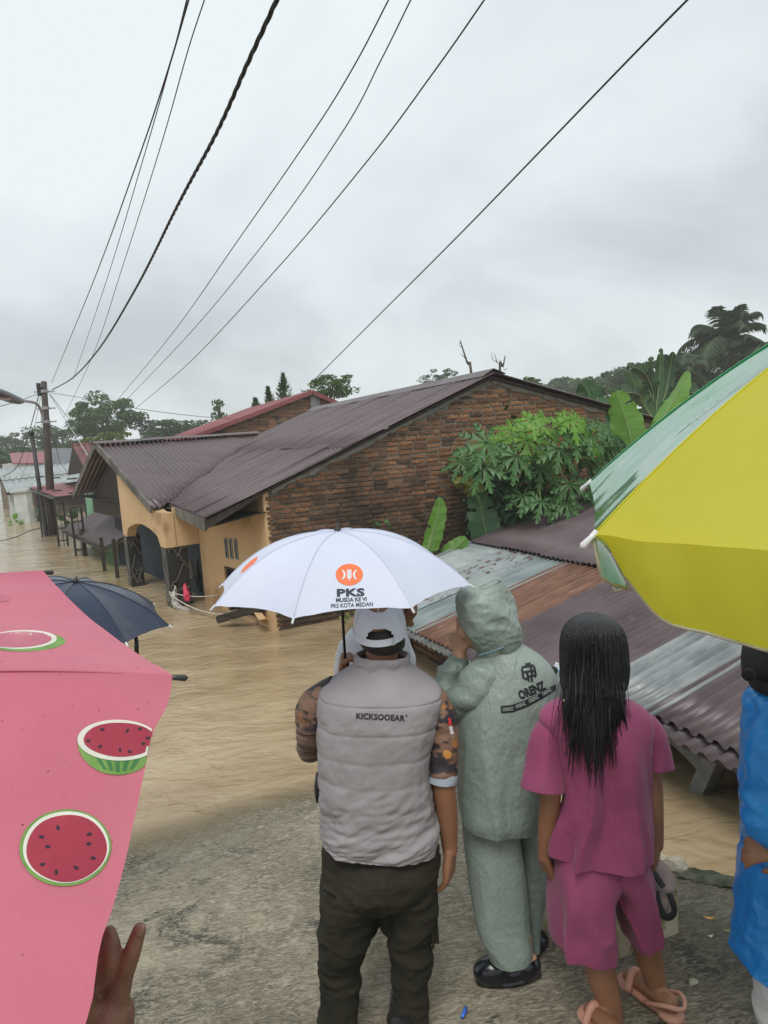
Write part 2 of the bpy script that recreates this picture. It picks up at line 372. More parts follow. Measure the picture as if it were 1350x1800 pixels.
MAROON = mat('maroon_roof', (.068, .044, .047), (.125, .086, .088), scale=2.2, rough=.3, r2=.48, spec=.5, bump=.2, bscale=14, stretch=(.4, 2.2, 1), space='World')
MAROON2 = mat('maroon_sheet', (.062, .041, .044), (.11, .080, .083), scale=1.6, rough=.34, r2=.5, spec=.45, space='World', speck=((.13, .11, .10), 5, .68))
FASCIA = mat('weathered_board', (.055, .050, .042), (.17, .16, .135), scale=3, rough=.85, stretch=(1, 1, .3), space='World')
DARKWOOD = mat('dark_wood', (.020, .015, .011), (.05, .037, .027), scale=5, rough=.8, stretch=(1, 1, 4))
TAN = mat('tan_render', (.53, .35, .185), (.63, .43, .24), scale=.9, rough=.85, bump=.12, bscale=25, space='World', speck=((.38, .23, .11), 1.3, .62))
MORTAR0 = mat('mortar', (.045, .040, .034), (.20, .185, .155), scale=1.4, rough=.95, bump=.7, bscale=45, space='World', pos=(.38, .66))
def brick_mat(name, top, mortar=False):
    m = bpy.data.materials.new(name); m.use_nodes = True; nt = m.node_tree; b = nt.nodes['Principled BSDF']; L = nt.links.new; N = nt.nodes.new
    gi = N('ShaderNodeNewGeometry'); oi = N('ShaderNodeObjectInfo'); ad = N('ShaderNodeMath'); ad.operation = 'ADD'; fr = N('ShaderNodeMath'); fr.operation = 'FRACT'
    L(gi.outputs['Random Per Island'], ad.inputs[0]); L(oi.outputs['Random'], ad.inputs[1]); L(ad.outputs[0], fr.inputs[0])
    r = N('ShaderNodeValToRGB'); els = r.color_ramp.elements
    cs = [(0, (.085, .050, .032)), (.2, (.20, .098, .05)), (.4, (.32, .15, .07)), (.6, (.14, .076, .045)), (.8, (.34, .17, .085)), (1, (.21, .10, .05))]
    if mortar: cs = [(q_, (.22, .20, .16)) for q_, c_ in cs]
    els[0].position = 0; els[0].color = cs[0][1]+(1,); els[1].position = 1; els[1].color = cs[-1][1]+(1,)
    for p_, c_ in cs[1:-1]: e_ = els.new(p_); e_.color = c_+(1,)
    L(fr.outputs[0], r.inputs[0])
    n1 = N('ShaderNodeTexNoise'); n1.inputs['Scale'].default_value = 38; n1.inputs['Detail'].default_value = 6; L(gi.outputs['Position'], n1.inputs['Vector'])
    mx = N('ShaderNodeMix'); mx.data_type = 'RGBA'; mx.blend_type = 'MULTIPLY'; mr = N('ShaderNodeMapRange'); L(n1.outputs['Fac'], mr.inputs[0]); mr.inputs[1].default_value = .3; mr.inputs[2].default_value = .7; mr.inputs[3].default_value = .6; mr.inputs[4].default_value = 1.25
    mx.inputs[0].default_value = 1; L(r.outputs[0], mx.inputs[6]); L(mr.outputs[0], mx.inputs[7])
    # black algae bloom that climbs the damp lower wall in patches
    n2 = N('ShaderNodeTexNoise'); n2.inputs['Scale'].default_value = 1.5; n2.inputs['Detail'].default_value = 9; n2.inputs['Roughness'].default_value = .68; L(gi.outputs['Position'], n2.inputs['Vector'])
    sx = N('ShaderNodeSeparateXYZ'); L(gi.outputs['Position'], sx.inputs[0])
    h = N('ShaderNodeMapRange'); L(sx.outputs[2], h.inputs[0]); h.inputs[1].default_value = top-1.5; h.inputs[2].default_value = top+.2; h.inputs[3].default_value = .30; h.inputs[4].default_value = -.18
    a2 = N('ShaderNodeMath'); a2.operation = 'ADD'; L(n2.outputs['Fac'], a2.inputs[0]); L(h.outputs[0], a2.inputs[1])
    r2 = N('ShaderNodeMapRange'); L(a2.outputs[0], r2.inputs[0]); r2.inputs[1].default_value = .5; r2.inputs[2].default_value = .78; r2.inputs[4].default_value = .82
    m2 = N('ShaderNodeMix'); m2.data_type = 'RGBA'; L(r2.outputs[0], m2.inputs[0]); L(mx.outputs[2], m2.inputs[6]); m2.inputs[7].default_value = (.030, .025, .019, 1)
    L(m2.outputs[2], b.inputs['Base Color']); b.inputs['Roughness'].default_value = .82; b.inputs['Specular IOR Level'].default_value = .3
    bp = N('ShaderNodeBump'); bp.inputs['Strength'].default_value = .5; bp.inputs['Distance'].default_value = .01; L(n1.outputs['Fac'], bp.inputs['Height']); L(bp.outputs[0], b.inputs['Normal'])
    return m
BRICK = brick_mat('old_brick', 2.55); MORTAR = brick_mat('mossy_mortar', 2.75, True)
def brick_mesh(seed, L=.205, H=.048, D=.05):
    """front-chamfered uneven brick, about 28 triangles; face towards -Y"""
    rg = np.random.default_rng(seed); j = lambda s: rg.normal(0, s)
    back = [(-L/2+j(.002), D, -H/2), (L/2+j(.002), D, -H/2), (L/2, D, H/2), (-L/2, D, H/2)]
    mid = [(-L/2+j(.003), .008, -H/2+j(.002)), (j(.01), .008, -H/2+j(.002)), (L/2+j(.003), .008, -H/2+j(.002)), (L/2+j(.003), .008, H/2+j(.002)), (j(.01), .008, H/2+j(.002)), (-L/2+j(.003), .008, H/2+j(.002))]
    fr = [(x*.955, j(.002), z*.80) for x, _, z in mid]
    v = back+mid+fr
    f = [(0, 4, 5, 1), (1, 5, 6), (1, 6, 7, 2), (2, 7, 8), (2, 8, 9, 3), (3, 9, 4, 0)]+[(4+i, 10+i, 10+(i+1) % 6, 4+(i+1) % 6) for i in range(6)]+[(10, 15, 14, 11), (11, 14, 13, 12)]
    return np.array(v), f
def brick_wall(parent, x0, x1, yf, topf, zlo, m, mm, nmax, rank, seed=0, hole=None, axis='x', LW=.222, CH=.0645):
    """courses of real bricks on a recessed mortar bed; front face at yf looking to -Y (or at x = yf looking to -X)"""
    rg = np.random.default_rng(seed); var = [brick_mesh(seed*10+i) for i in range(6)]
    allb = []
    zmax = max(topf(x) for x in np.linspace(x0, x1, 40)); c = 0; z = zlo
    while z < zmax:
        x = x0+(0 if c % 2 else -LW/2)+rg.uniform(-.02, .02)
        while x < x1:
            w = LW*rg.choice([1, 1, 1, 1, 1, .55, .8])*rg.uniform(.96, 1.03)
            a, b_ = max(x, x0), min(x+w, x1)
            if b_-a > .05:
                xc = (a+b_)/2
                if z+CH*.6 < min(topf(a+.01), topf(b_-.01))-.035 and not (hole and hole(xc, z)):
                    allb.append((xc, z+CH/2+.006*math.sin(xc*1.7+seed)+rg.normal(0, .0025), (b_-a-.021)/.205, rg.normal(0, .012), rg.normal(0, .004), int(rg.integers(6))))
            x += w
        z += CH; c += 1
    allb.sort(key=lambda b: rank(b[0], b[1]))
    meshes = []
    for vv, ff in var:
        me = bpy.data.meshes.new('brick'); me.from_pydata(vv.tolist(), [], ff); me.update(); me.materials.append(m); meshes.append(me)
    rz = 0 if axis == 'x' else -math.pi/2
    rest = MB()
    for n, (xc, zc, sx, tilt, dy, k) in enumerate(allb):
        if n < nmax:
            p = (xc, yf+dy, zc) if axis == 'x' else (yf+dy, xc, zc)
            inst(meshes[k], 'brick', parent, p, (0, tilt if axis == 'x' else 0, rz), (sx, 1, 1))
        else:
            vv = var[k][0]*np.array([sx, 1, 1]); ca, sa = math.cos(tilt), math.sin(tilt)
            xx = vv[:, 0]*ca-vv[:, 2]*sa; zz = vv[:, 0]*sa+vv[:, 2]*ca
            pts = np.stack([xc+xx, yf+dy+vv[:, 1], zc+zz], 1) if axis == 'x' else np.stack([yf+dy+vv[:, 1], xc-xx, zc+zz], 1)
            rest.add(pts, var[k][1])
    if rest.v: tag(rest.build('brick_courses', m, parent), kind='stuff')
    xs = np.linspace(x0, x1, 30); poly = [(x0, zlo-.9)]+[(x1, zlo-.9)]+[(x, topf(x)) for x in xs[::-1]]
    if axis == 'x': MB().prism([(x, yf+.013, z) for x, z in poly], (0, .11, 0)).build('mortar_bed', mm, parent)
    else: MB().prism([(yf+.013, x, z) for x, z in poly], (.11, 0, 0)).build('mortar_bed', mm, parent)

house = thing('brick_house', 'brown corrugated roof house with bare brick gable and tan rendered front', 'house', (3.5, 9.04, 0))
APX = V(5.81, 8.95, 3.22); EVX, EVZ = 1.50, 1.59; RS = (APX[2]-EVZ)/(APX[0]-EVX); RR = .27
A_ = V(2.28, 9.04, 0); J_ = V(1.83, 11.59, 0); U_ = unit(J_-A_); W_ = V(U_[1], -U_[0], 0)   # U_ along the front, W_ into the house
gtop = lambda x: min(EVZ+RS*(x-EVX), APX[2]-(x-APX[0])*RR)-.062
hole = lambda x, z: abs(x-2.52) < .06 and 1.86 < z < 1.93
def front_rank(x, z):                                     # bricks hidden by people, umbrella and leaves come last
    vis = 0
    if x > 5.0 and z < 2.62-(x-5)*.0 : vis = 5
    if x > 7.2: vis = 6
    if z < .55+max(0, .32*(3.0-x)): vis = 9
    return vis+x*.1-z*.15
brick_wall(house, 2.30, 9.2, 9.04, gtop, -.1, BRICK, MORTAR, 300, front_rank, 3, hole)
# cement smear under the verge
sm = MB(); rg = np.random.default_rng(4)
for side in (0, 1):
    xs = np.linspace(2.4, 5.75, 46) if side == 0 else np.linspace(5.85, 9.1, 40)
    top = [(x, gtop(x)-.002) for x in xs]; lo = [(x, gtop(x)-.035-.05*abs(noise(V(x*5, side, 0), 1, 3))-.02*rg.random()) for x in xs]
    n = len(xs); v = [(x, 9.036, z) for x, z in top]+[(x, 9.030-.006*rg.random(), z) for x, z in lo]+[(x, 9.045, z-.005) for x, z in lo]
    sm.add(v, [(i, i+1, n+i+1, n+i) for i in range(n-1)]+[(n+i, n+i+1, 2*n+i+1, 2*n+i) for i in range(n-1)])
sm.build('cement_fillet', mat('cement', (.19, .175, .15), (.33, .31, .27), scale=6, rough=.95, bump=.6, bscale=30, space='World'), house, True)
# --- tan front wall with three slot vents and a window opening
def wall_local(p): return A_+U_*p[0]+V(0, 0, p[1])
Lf = np.linalg.norm(J_-A_)
def front_top(s): return EVZ+RS*((A_+U_*s)[0]-EVX)-.05
openings = [(1.02, 1.10, .865, 1.135), (1.21, 1.29, .855, 1.125), (1.39, 1.47, .845, 1.115), (.55, 1.62, .02, .70)]
def wall_with_openings(name, org, u, nrm, L, z0, top, ops, thick, m, parent):
    """flat wall split round rectangular openings, one closed mesh"""
    us_ = sorted({0, L, *[o[0] for o in ops], *[o[1] for o in ops]}); zs_ = sorted({z0, *[o[2] for o in ops], *[o[3] for o in ops]})
    b = MB()
    for i in range(len(us_)-1):
        a, c = us_[i], us_[i+1]; mid = (a+c)/2; zz = zs_+[None]
        for k in range(len(zs_)):
            zl = zs_[k]; zh = zs_[k+1] if k+1 < len(zs_) else None
            zm = (zl+zh)/2 if zh is not None else zl+.01
            if any(o[0] < mid < o[1] and o[2] < zm < o[3] for o in ops): continue
            p = [org+u*a+UP*zl, org+u*c+UP*zl, org+u*c+UP*(zh if zh is not None else top(c)), org+u*a+UP*(zh if zh is not None else top(a))]
            b.prism(p, nrm*thick)
    o = b.build(name, m, parent)
    bm = bmesh.new(); bm.from_mesh(o.data); bmesh.ops.remove_doubles(bm, verts=bm.verts, dist=1e-4)
    seen = {}
    for fc in bm.faces: seen.setdefault(tuple(sorted(v.index for v in fc.verts)), []).append(fc)
    bmesh.ops.delete(bm, geom=[fc for l in seen.values() if len(l) > 1 for fc in l], context='FACES_ONLY')
    bmesh.ops.recalc_face_normals(bm, faces=bm.faces); bm.to_mesh(o.data); bm.free()
    return o
wall_with_openings('front_wall', A_-V(0, 0, 1.2)+V(0, 0, 1.2), U_, W_, Lf, -1.2, front_top, openings, .13, TAN, house)
GREYF = mat('grey_frame', (.16, .18, .18), (.24, .26, .26), scale=8, rough=.7)
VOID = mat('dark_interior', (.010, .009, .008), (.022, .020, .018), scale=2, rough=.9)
for (s0, s1, z0, z1) in openings[:3]:
    b = MB(); y_ = -.012
    for (a, c, d, e_) in ((s0-.012, s0+.012, z0, z1), (s1-.012, s1+.012, z0, z1), (s0-.012, s1+.012, z0-.014, z0+.012), (s0-.012, s1+.012, z1-.012, z1+.014)):
        b.box(A_+U_*(a+c)/2+UP*(d+e_)/2+W_*.035, (c-a, .095, e_-d), (U_, W_, UP))
    fr_ = b.build('vent_frame', GREYF, house)
    MB().box(A_+U_*(s0+s1)/2+UP*(z0+z1)/2+W_*.075, (s1-s0-.02, .01, z1-z0-.02), (U_, W_, UP)).build('pane', mat('vent_glass', (.10, .055, .028), (.16, .09, .05), scale=6, rough=.3), fr_)
s0, s1, z0, z1 = openings[3]
b = MB()
for (a, c, d, e_) in ((s0, s0+.05, z0, z1), (s1-.05, s1, z0, z1), (s0+.05, s1-.05, z1-.05, z1), ((s0+s1)/2-.02, (s0+s1)/2+.02, z0, z1-.05)):
    b.box(A_+U_*(a+c)/2+UP*(d+e_)/2+W_*.06, (c-a, .07, e_-d), (U_, W_, UP))
b.build('window_frame', DARKWOOD, house)
MB().box(A_+U_*(s0+s1)/2+UP*(z0+z1)/2+W_*.11, (s1-s0-.1, .01, z1-z0-.06), (U_, W_, UP)).build('window_pane', mat('dark_glass', (.008, .008, .010), rough=.12), house)
# wall beyond the porch, back wall and far gable so that the house is closed
bw = MB()
bw.prism([J_+U_*.0+W_*.13-UP*1.2, J_+U_*6+W_*.13-UP*1.2, J_+U_*6+W_*.13+UP*1.45, J_+W_*.13+UP*1.55], W_*.1)
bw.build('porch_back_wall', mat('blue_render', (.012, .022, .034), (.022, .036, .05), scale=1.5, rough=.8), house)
MB().prism([(1.0, 17.0, -1), (9.2, 17.0, -1), (9.2, 17.0, 2.2), (5.81, 17.0, 3.12), (1.6, 17.0, 1.5)], (0, .12, 0)).build('far_gable', MORTAR, house)
MB().prism([(9.1, 9.2, -1), (9.1, 17, -1), (9.1, 17, 2.2), (9.1, 9.2, 2.2)], (.12, 0, 0)).build('back_wall', MORTAR, house)
# --- main roof sheets
RIDGE_Y1 = 17.2; wd = .8; cnt = 0
slope = V(EVX-APX[0], 0, EVZ-APX[2]); y = APX[1]; rg = np.random.default_rng(11)
rows_ = [(0.0, .56), (.54, 1.0)]
ncol = 11; wd = (RIDGE_Y1-APX[1])/ncol
for c in range(ncol):
    for r, (t0, t1) in enumerate(rows_):
        dz = .008*(1-r)+.014*(c % 2)+rg.uniform(-.004, .006)
        o = V(APX[0], APX[1]+c*wd-.03, APX[2]+dz)+slope*t0
        corr('roof_sheet', o+V(0, 0, rg.uniform(-.003, .004)), (0, wd+.06, 0), slope*(t1-t0)+V(0, rg.uniform(-.01, .01), 0), .19, .024, MAROON, house, 3, 10, seed=c*3+r, sag=.016, trap=True)
rslope = V(9.25-APX[0], 0, -RR*(9.25-APX[0]))
for c in range(ncol):
    corr('roof_sheet', V(APX[0], APX[1]+c*wd-.03, APX[2]+.012), (0, wd+.06, 0), rslope, .118, .017, MAROON, house, 4, 5, seed=80+c)
b = MB()
b.prism([APX+V(-.2, -.02, -.2*RS+.045), APX+V(0, -.02, .075), APX+V(.2, -.02, -.2*RR+.05), APX+V(.2, -.02, -.2*RR+.043), APX+V(0, -.02, .066), APX+V(-.2, -.02, -.2*RS+.038)], (0, RIDGE_Y1-APX[1], 0))
b.build('ridge_cap', MAROON2, house)
# verge boards and purlins under the near rake, fascia on the eave
b = MB(); b.beam(V(2.3, 9.0, EVZ+RS*(2.3-EVX)-.05), APX+V(0, .05, -.05), .04, .04); b.beam(APX+V(0, .05, -.05), V(9.25, 9.0, APX[2]-RR*(9.25-APX[0])-.05), .04, .04)
b.build('verge_board', DARKWOOD, house)
b = MB(); b.prism([V(EVX, 8.97, EVZ-.005), V(EVX, 12.3, EVZ-.005), V(EVX, 12.3, EVZ-.15), V(EVX, 8.97, EVZ-.17)], (.022, 0, 0)); b.build('fascia_board', FASCIA, house)
b = MB(); b.prism([V(EVX, 8.955, EVZ-.03), V(2.3, 8.955, EVZ+RS*(2.3-EVX)-.03), V(2.3, 8.955, EVZ+RS*(2.3-EVX)-.07), V(EVX, 8.955, EVZ-.15)], (0, .02, 0)); b.build('barge_board', DARKWOOD, house)
b = MB(); b.prism([V(EVX+.03, 9.0, EVZ-.13), V(EVX+.03, 12.3, EVZ-.13), V(2.3, 12.3, EVZ-.02), V(2.3, 9.0, EVZ-.02)], (0, 0, .012)); b.build('soffit', DARKWOOD, house)
# --- porch: arched front on two slate-faced pillars
PR = V(1.30, 11.50, 0); PL = V(.90, 13.88, 0)
u2 = unit(PL-PR); w2 = V(u2[1], -u2[0], 0); Lp = np.linalg.norm(PL-PR)+.26
def arch_panel(org, u, nrm, L, zs, top, a0, a1, rise, thick, m, name, parent):
    n = 18; b = MB(); pts = [(0, zs)]+([(a0, zs)] if a0 > 0 else [])
    for i in range(n+1):
        t = i/n; x = a0+(a1-a0)*t; pts.append((x, zs+.10+rise*math.sin(t*math.pi)**.75 if 0 < t < 1 else zs+(.02 if False else 0)))
    pts += [(a1, zs)] if a1 < L else []
    pts += [(L, zs)]
    lo = [org+u*x+UP*z for x, z in pts]; hi = [org+u*x+UP*top(x) for x, z in pts]
    k = len(lo); bk = [p+nrm*thick for p in lo]; bh = [p+nrm*thick for p in hi]
    v = lo+hi+bk+bh; f = []
    for i in range(k-1):
        f += [(i, i+1, k+i+1, k+i), (2*k+i+1, 2*k+i, 3*k+i, 3*k+i+1), (i+1, i, 2*k+i, 2*k+i+1), (k+i, k+i+1, 3*k+i+1, 3*k+i)]
    f += [(0, k, 3*k, 2*k), (k-1, 3*k-1, 4*k-1, 2*k-1)]
    return mk(name, np.array(v), f, m, parent)
arch_panel(PR-u2*.02, u2, w2, Lp, .955, lambda x: 1.50+.338*max(0, .986*x-.37), .30, Lp-.27, .20, .16, TAN, 'arch_front', house)
JP = J_+W_*.0
b = MB(); sp = unit(JP-PR); b.prism([PR+sp*.165+UP*.955+V(0, .003, 0), JP-sp*.003+UP*.955, JP-sp*.003+UP*1.62, PR+sp*.165+UP*1.56], V(0, .14, 0)); b.build('porch_side_panel', TAN, house)
SLATE = mat('slate_facing', (.009, .010, .010), (.026, .028, .027), scale=5, rough=.35, r2=.6, bump=.5, bscale=12)
JOINT = mat('stone_joint', (.13, .12, .10), (.22, .20, .16), scale=20, rough=.9)
def slate_pillar(org, u, w, a, c, zt):
    p = MB().box(org+u*a/2+w*c/2+UP*(zt-1.2)/2, (a, c, zt+1.2), (u, w, UP)).build('pillar', SLATE, house, bevel=.006)
    rg = np.random.default_rng(int(org[1]*100)); j = MB()
    for face in (0, 1):
        for q in range(9):
            z = -.05+q*.115; x0_, x1_ = 0.02, (a if face == 0 else c)-.02
            pts = []; zc = z; x = x0_ if q % 2 else x1_; d = 1 if q % 2 else -1
            tgt = rg.uniform(.35, 1.0)*(x1_-x0_)
            for s in range(7):
                fx = x+d*tgt*s/6; zz = zc+rg.uniform(.1, .24)*math.sin(s/6*2.0+q)+rg.normal(0, .006)
                if zz > zt-.02: zz = zt-.02
                pts.append(org+u*fx-w*.003+UP*zz if face == 0 else org+w*fx-u*.003+UP*zz)
            j.tube(pts, .006, 4)
    j.build('stone_joint', JOINT, p)
slate_pillar(PR, u2, w2, .27, .33, .95); slate_pillar(PL-u2*.0, u2, w2, .26, .24, .98)
# --- porch gable roof
F_ = P(170, 784, 14.0); B_ = V(4.45, 17.35, 2.69); E1 = P(272, 896, 11.4); D1 = E1-F_
far_e = F_+V(-.45, 3.3, -1.08)
nc = 5; Ur = B_-F_
for c in range(nc):
    s0, s1 = c/nc, (c+1)/nc
    # the sheet is cut along the valley: build it from per-wave columns
    O = F_+Ur*(s0-.004); Lu = np.linalg.norm(Ur)*(s1-s0+.010); k = int(Lu/.112*6); v = []; nrm = unit(np.cross(D1, Ur)); nrm = nrm if nrm[2] > 0 else -nrm
    rowsn = 5
    for r in range(rowsn+1):
        for i in range(k+1):
            s = s0-.004+(s1-s0+.010)*i/k
            tmax = 1.0 if s < .03 else max(.03, 1-(s-.03)/.97*.99)
            ph = (s*np.linalg.norm(Ur))/.112*2*math.pi
            v.append(F_+Ur*s+D1*tmax*r/rowsn+nrm*(.02*math.sin(ph)+.03+.004*(c % 2)))
    v = np.array(v); n = len(v); ff = grid_faces(rowsn+1, k+1)
    ff2 = ff+[tuple(x+n for x in q[::-1]) for q in ff]+[(rowsn*(k+1)+i, rowsn*(k+1)+i+1, rowsn*(k+1)+i+1+n, rowsn*(k+1)+i+n) for i in range(k)]
    mk('porch_roof_sheet', np.concatenate([v, v-nrm*.004]), ff2, MAROON, house, True)
corr('porch_roof_sheet', F_+V(0, 0, .02), Ur, far_e-F_, .112, .018, MAROON, house, 3, 5, seed=5)
b = MB(); rd = unit(Ur)
for q in range(4):
    a = F_+Ur*(q*.245-.02)+UP*(.085+.008*(q % 2)); c = F_+Ur*(q*.245+.245)+UP*(.085+.008*(q % 2)); ax = np.cross(rd, UP)
    for sgn, dn in ((1, D1), (-1, far_e-F_)):
        e_ = unit(dn)*.17
        b.prism([a, c, c+e_+UP*.012, a+e_+UP*.012], UP*.006)
b.build('porch_ridge_cap', MAROON2, house)
b = MB(); b.beam(F_+V(-.03, -.02, .03), E1+V(-.05, 0, .01), .03, .13); b.beam(F_+V(-.03, .02, .03), far_e+V(-.05, 0, .01), .03, .13); b.build('porch_barge_board', FASCIA, house)
gi_ = .35
b = MB(); b.prism([F_+V(.30, .05, -.12), E1+V(.34, .5, -.05)+V(0, 0, 0), E1+V(.34, .5, -.42), far_e+V(.34, -.4, -.40), far_e+V(.34, -.4, -.05)], (.05, 0, 0)); b.build('porch_gable_board', DARKWOOD, house)
b = MB(); b.prism([PR+u2*.3+w2*.2+UP*1.53, PL+u2*4.6+w2*.2+UP*1.53, PL+u2*4.6+w2*2.0+UP*1.53, PR+u2*.3+w2*1.0+UP*1.53], UP*.01); b.build('porch_ceiling', DARKWOOD, house)
b = MB(); 
for q in range(3): b.beam(PR+u2*(.6+.0*q)+w2*(.25+.10*q)+UP*(1.08-.012*q), PL+u2*.1+w2*(.35+.1*q)+UP*(1.12-.012*q), .06, .008)
b.build('porch_awning', mat('pale_zinc', (.30, .33, .33), (.42, .46, .46), scale=4, rough=.4), house)
# --- loose things hung out at the porch
ROPE = mat('pale_rope', (.48, .45, .38), (.6, .57, .5), scale=30, rough=.9)
def sagline(a, b, sag, n=24):
    t = np.linspace(0, 1, n)[:, None]; return a+(b-a)*t-UP*(4*sag*t*(1-t))
rp_a = PR-u2*.02-w2*.03+UP*.24
beamA = onz(395, 1088, .10); beamB = onz(470, 1068, .12)
v, f = sweep(sagline(rp_a, P(404, 1079, 10.0), .10), .008, 6); tag(mk('rope', v, f, ROPE, None, True), 'pale rope sagging from slate pillar down to floating beam', 'rope')
v, f = sweep(sagline(rp_a+V(0, 0, .03), A_+U_*1.9-W_*.02+UP*.22, .05), .008, 6); tag(mk('rope', v, f, ROPE, None, True), 'pale rope stretched from slate pillar to tan wall, pink cloth on it', 'rope')
def cloth_hang(name, pts_top, drop, m, label, cat, seed, thick=.10, flare=.0, nseg=40, rowsn=26):
    a, b = np.array(pts_top[0]), np.array(pts_top[1]); side = unit(np.cross(b-a, UP)); v = []
    for r in range(rowsn+1):
        t = r/rowsn
        for i in range(nseg):
            th = i/nseg*2*math.pi; s = .5+.5*math.cos(th)*(.45+.55*min(1, t*3))*(1+flare*t*t*(1 if math.cos(th) > 0 else .3))
            w = math.sin(th)*thick*(.25+.75*t**.6)
            v.append(a+(b-a)*s-UP*drop*t+side*w)
    v = np.array(v); nn = fbm(v*np.array([1, 1, .35]), 13, seed, 3)
    ctr = v.reshape(rowsn+1, nseg, 3).mean(1, keepdims=True); dirv = v.reshape(rowsn+1, nseg, 3)-ctr
    v = (v.reshape(rowsn+1, nseg, 3)+dirv*(1.1*nn.reshape(rowsn+1, nseg, 1))).reshape(-1, 3)
    f = grid_faces(rowsn+1, nseg, True)+[tuple(range(nseg))[::-1], tuple(rowsn*nseg+i for i in range(nseg))]
    return tag(mk(name, v, f, m, None, True), label, cat)
def soft_drape(name, keys, rad, m, label, cat, seed):
    s = cinterp(np.array([np.append(P(*k), r) for k, r in zip(keys, rad)]), 40); v, f = sweep(s[:, :3], np.stack([s[:, 3], s[:, 3]*.5], 1), 36); v = np.array(v); c = np.repeat(s[:, :3], 36, 0); n = v-c
    q = np.abs(noise(v*np.array([1.6, 1.6, .5]), 16, seed))*1.3; v = c+n*(1.15-q)[:, None]+.006*fbm(v, 20, seed, 2)[:, None]
    return tag(mk(name, v, f, m, None, True), label, cat)
soft_drape('plastic_bag', [(307, 1029, 11.2), (308, 1036, 11.2), (306, 1050, 11.2), (309, 1062, 11.15), (318, 1070, 11.05), (334, 1073, 10.9)], [.02, .05, .095, .10, .07, .02], mat('white_plastic', (.50, .49, .45), (.62, .60, .56), scale=6, rough=.35, trans=.25), 'white plastic bag hanging on rope and trailing in the flood', 'bag', 3)
soft_drape('cloth', [(325, 1026, 11.1), (325, 1030, 11.1), (327, 1040, 11.1), (329, 1052, 11.05), (331, 1057, 11.05)], [.02, .05, .085, .09, .06], mat('pink_cloth', (.62, .045, .105), (.72, .075, .15), scale=8, rough=.7, trans=.15), 'small pink cloth draped over the rope beside white bag', 'cloth', 8)
cloth_hang('shirt', (P(327, 984, 11.9), P(339, 985, 11.9)), .30, mat('beige_cloth', (.25, .205, .165), (.33, .28, .23), scale=8, rough=.9), 'beige shirt hanging in the dark porch beside tan wall', 'shirt', 5, .05, .2)
cloth_hang('jacket', (P(342, 982, 12.0), P(354, 983, 12.0)), .55, mat('charcoal_cloth', (.014, .014, .013), (.028, .028, .025), scale=8, rough=.9), 'charcoal jacket hanging in porch opening against tan wall', 'jacket', 6, .06, .1)
b = MB(); b.beam(P(383, 1089, 9.8), P(470, 1064, 9.55), .10, .10); tag(b.build('wooden_beam', DARKWOOD, None, bevel=.01), 'dark wooden beam jutting over the water under tan wall', 'beam')
b = MB(); b.prism([onz(438, 1093, -.4)*[1, 1, 1], onz(482, 1110, -.4), A_-U_*.02-W_*.22+UP*.20, onz(438, 1093, 0)+UP*.26], V(.10, .02, 0)); tag(b.build('low_wall', TAN, None), 'low tan rendered wall stub at water level by brick corner', 'wall')
tw = [P(402, 1074, 9.9)+V(0, 0, 0), P(405, 1084, 9.7), P(406, 1090, 9.7)]
v, f = sweep(tw, [.012, .018, .014], 6); tag(mk('rope_knot', v, f, ROPE, None, True), 'white rope knot tied round the wooden beam', 'knot')
# ================================================================== PATCHWORK-ROOF SHACK ON THE RIGHT
shack = thing('shack', 'low shack with patchwork roof of rusty, grey and maroon corrugated sheets', 'shack', (3.6, 5.5, 0))
SH0 = V(3.1, 8.4, .45); SHS = .232
def sh(x, y, dz=0): return V(x, y, .45+SHS*(x-3.1)+dz)
ZINCW = mat('pale_zinc_sheet', (.22, .25, .245), (.36, .39, .38), scale=3, rough=.45, r2=.62, spec=.4, stretch=(3, .6, 1), space='World')
ZINCP = mat('peeling_zinc', (.20, .23, .23), (.29, .32, .32), scale=3, rough=.6, space='World', stretch=(1, 1.6, 1), speck=((.095, .045, .035), 7.5, .55))
TEAL = mat('dull_teal_zinc', (.13, .165, .165), (.24, .28, .275), scale=2.5, rough=.42, r2=.6, spec=.4, stretch=(.7, 2.5, 1), space='World')
RUST = mat('rusted_zinc', (.10, .044, .028), (.20, .10, .06), scale=3.5, rough=.7, stretch=(.8, 5, 1), space='World', speck=((.26, .23, .20), 4, .66))
GALV = mat('galvanised_sheet', (.13, .145, .145), (.27, .285, .285), scale=2.2, rough=.36, r2=.52, spec=.5, metal=.1, stretch=(1.2, 4, 1), space='World', speck=((.42, .44, .44), 9, .70))
sheets = [(7.62, 8.40, ZINCW, 'pale grey corrugated sheet', .085), (6.92, 7.66, ZINCP, 'grey sheet with peeling maroon paint', .085), (6.35, 6.96, TEAL, 'dull blue grey sheet', .085),
          (5.52, 6.40, RUST, 'rust brown corrugated sheet', .085), (4.90, 5.56, MAROON2, None, .085), (4.06, 4.94, MAROON2, None, .085), (3.42, 4.10, GALV, 'bright galvanised sheet', .085), (2.45, 3.46, MAROON2, None, .11), (1.45, 2.48, MAROON2, None, .12)]
for k, (y0, y1, m, lab, pt) in enumerate(sheets):
    near = y1 < 4.4; xr = 5.05 if not near else 5.3
    xl = 3.04 if k < 6 else 3.27
    o = corr('roof_sheet', sh(xl, y0, .012*(k % 2)+(.02 if near else 0)), (0, y1-y0, 0), sh(xr, y0)-sh(xl, y0), pt, .017 if not near else .018, m, shack, 6, 8, seed=k+40, sag=.012, trap=near)
    if lab: o['label'] = lab
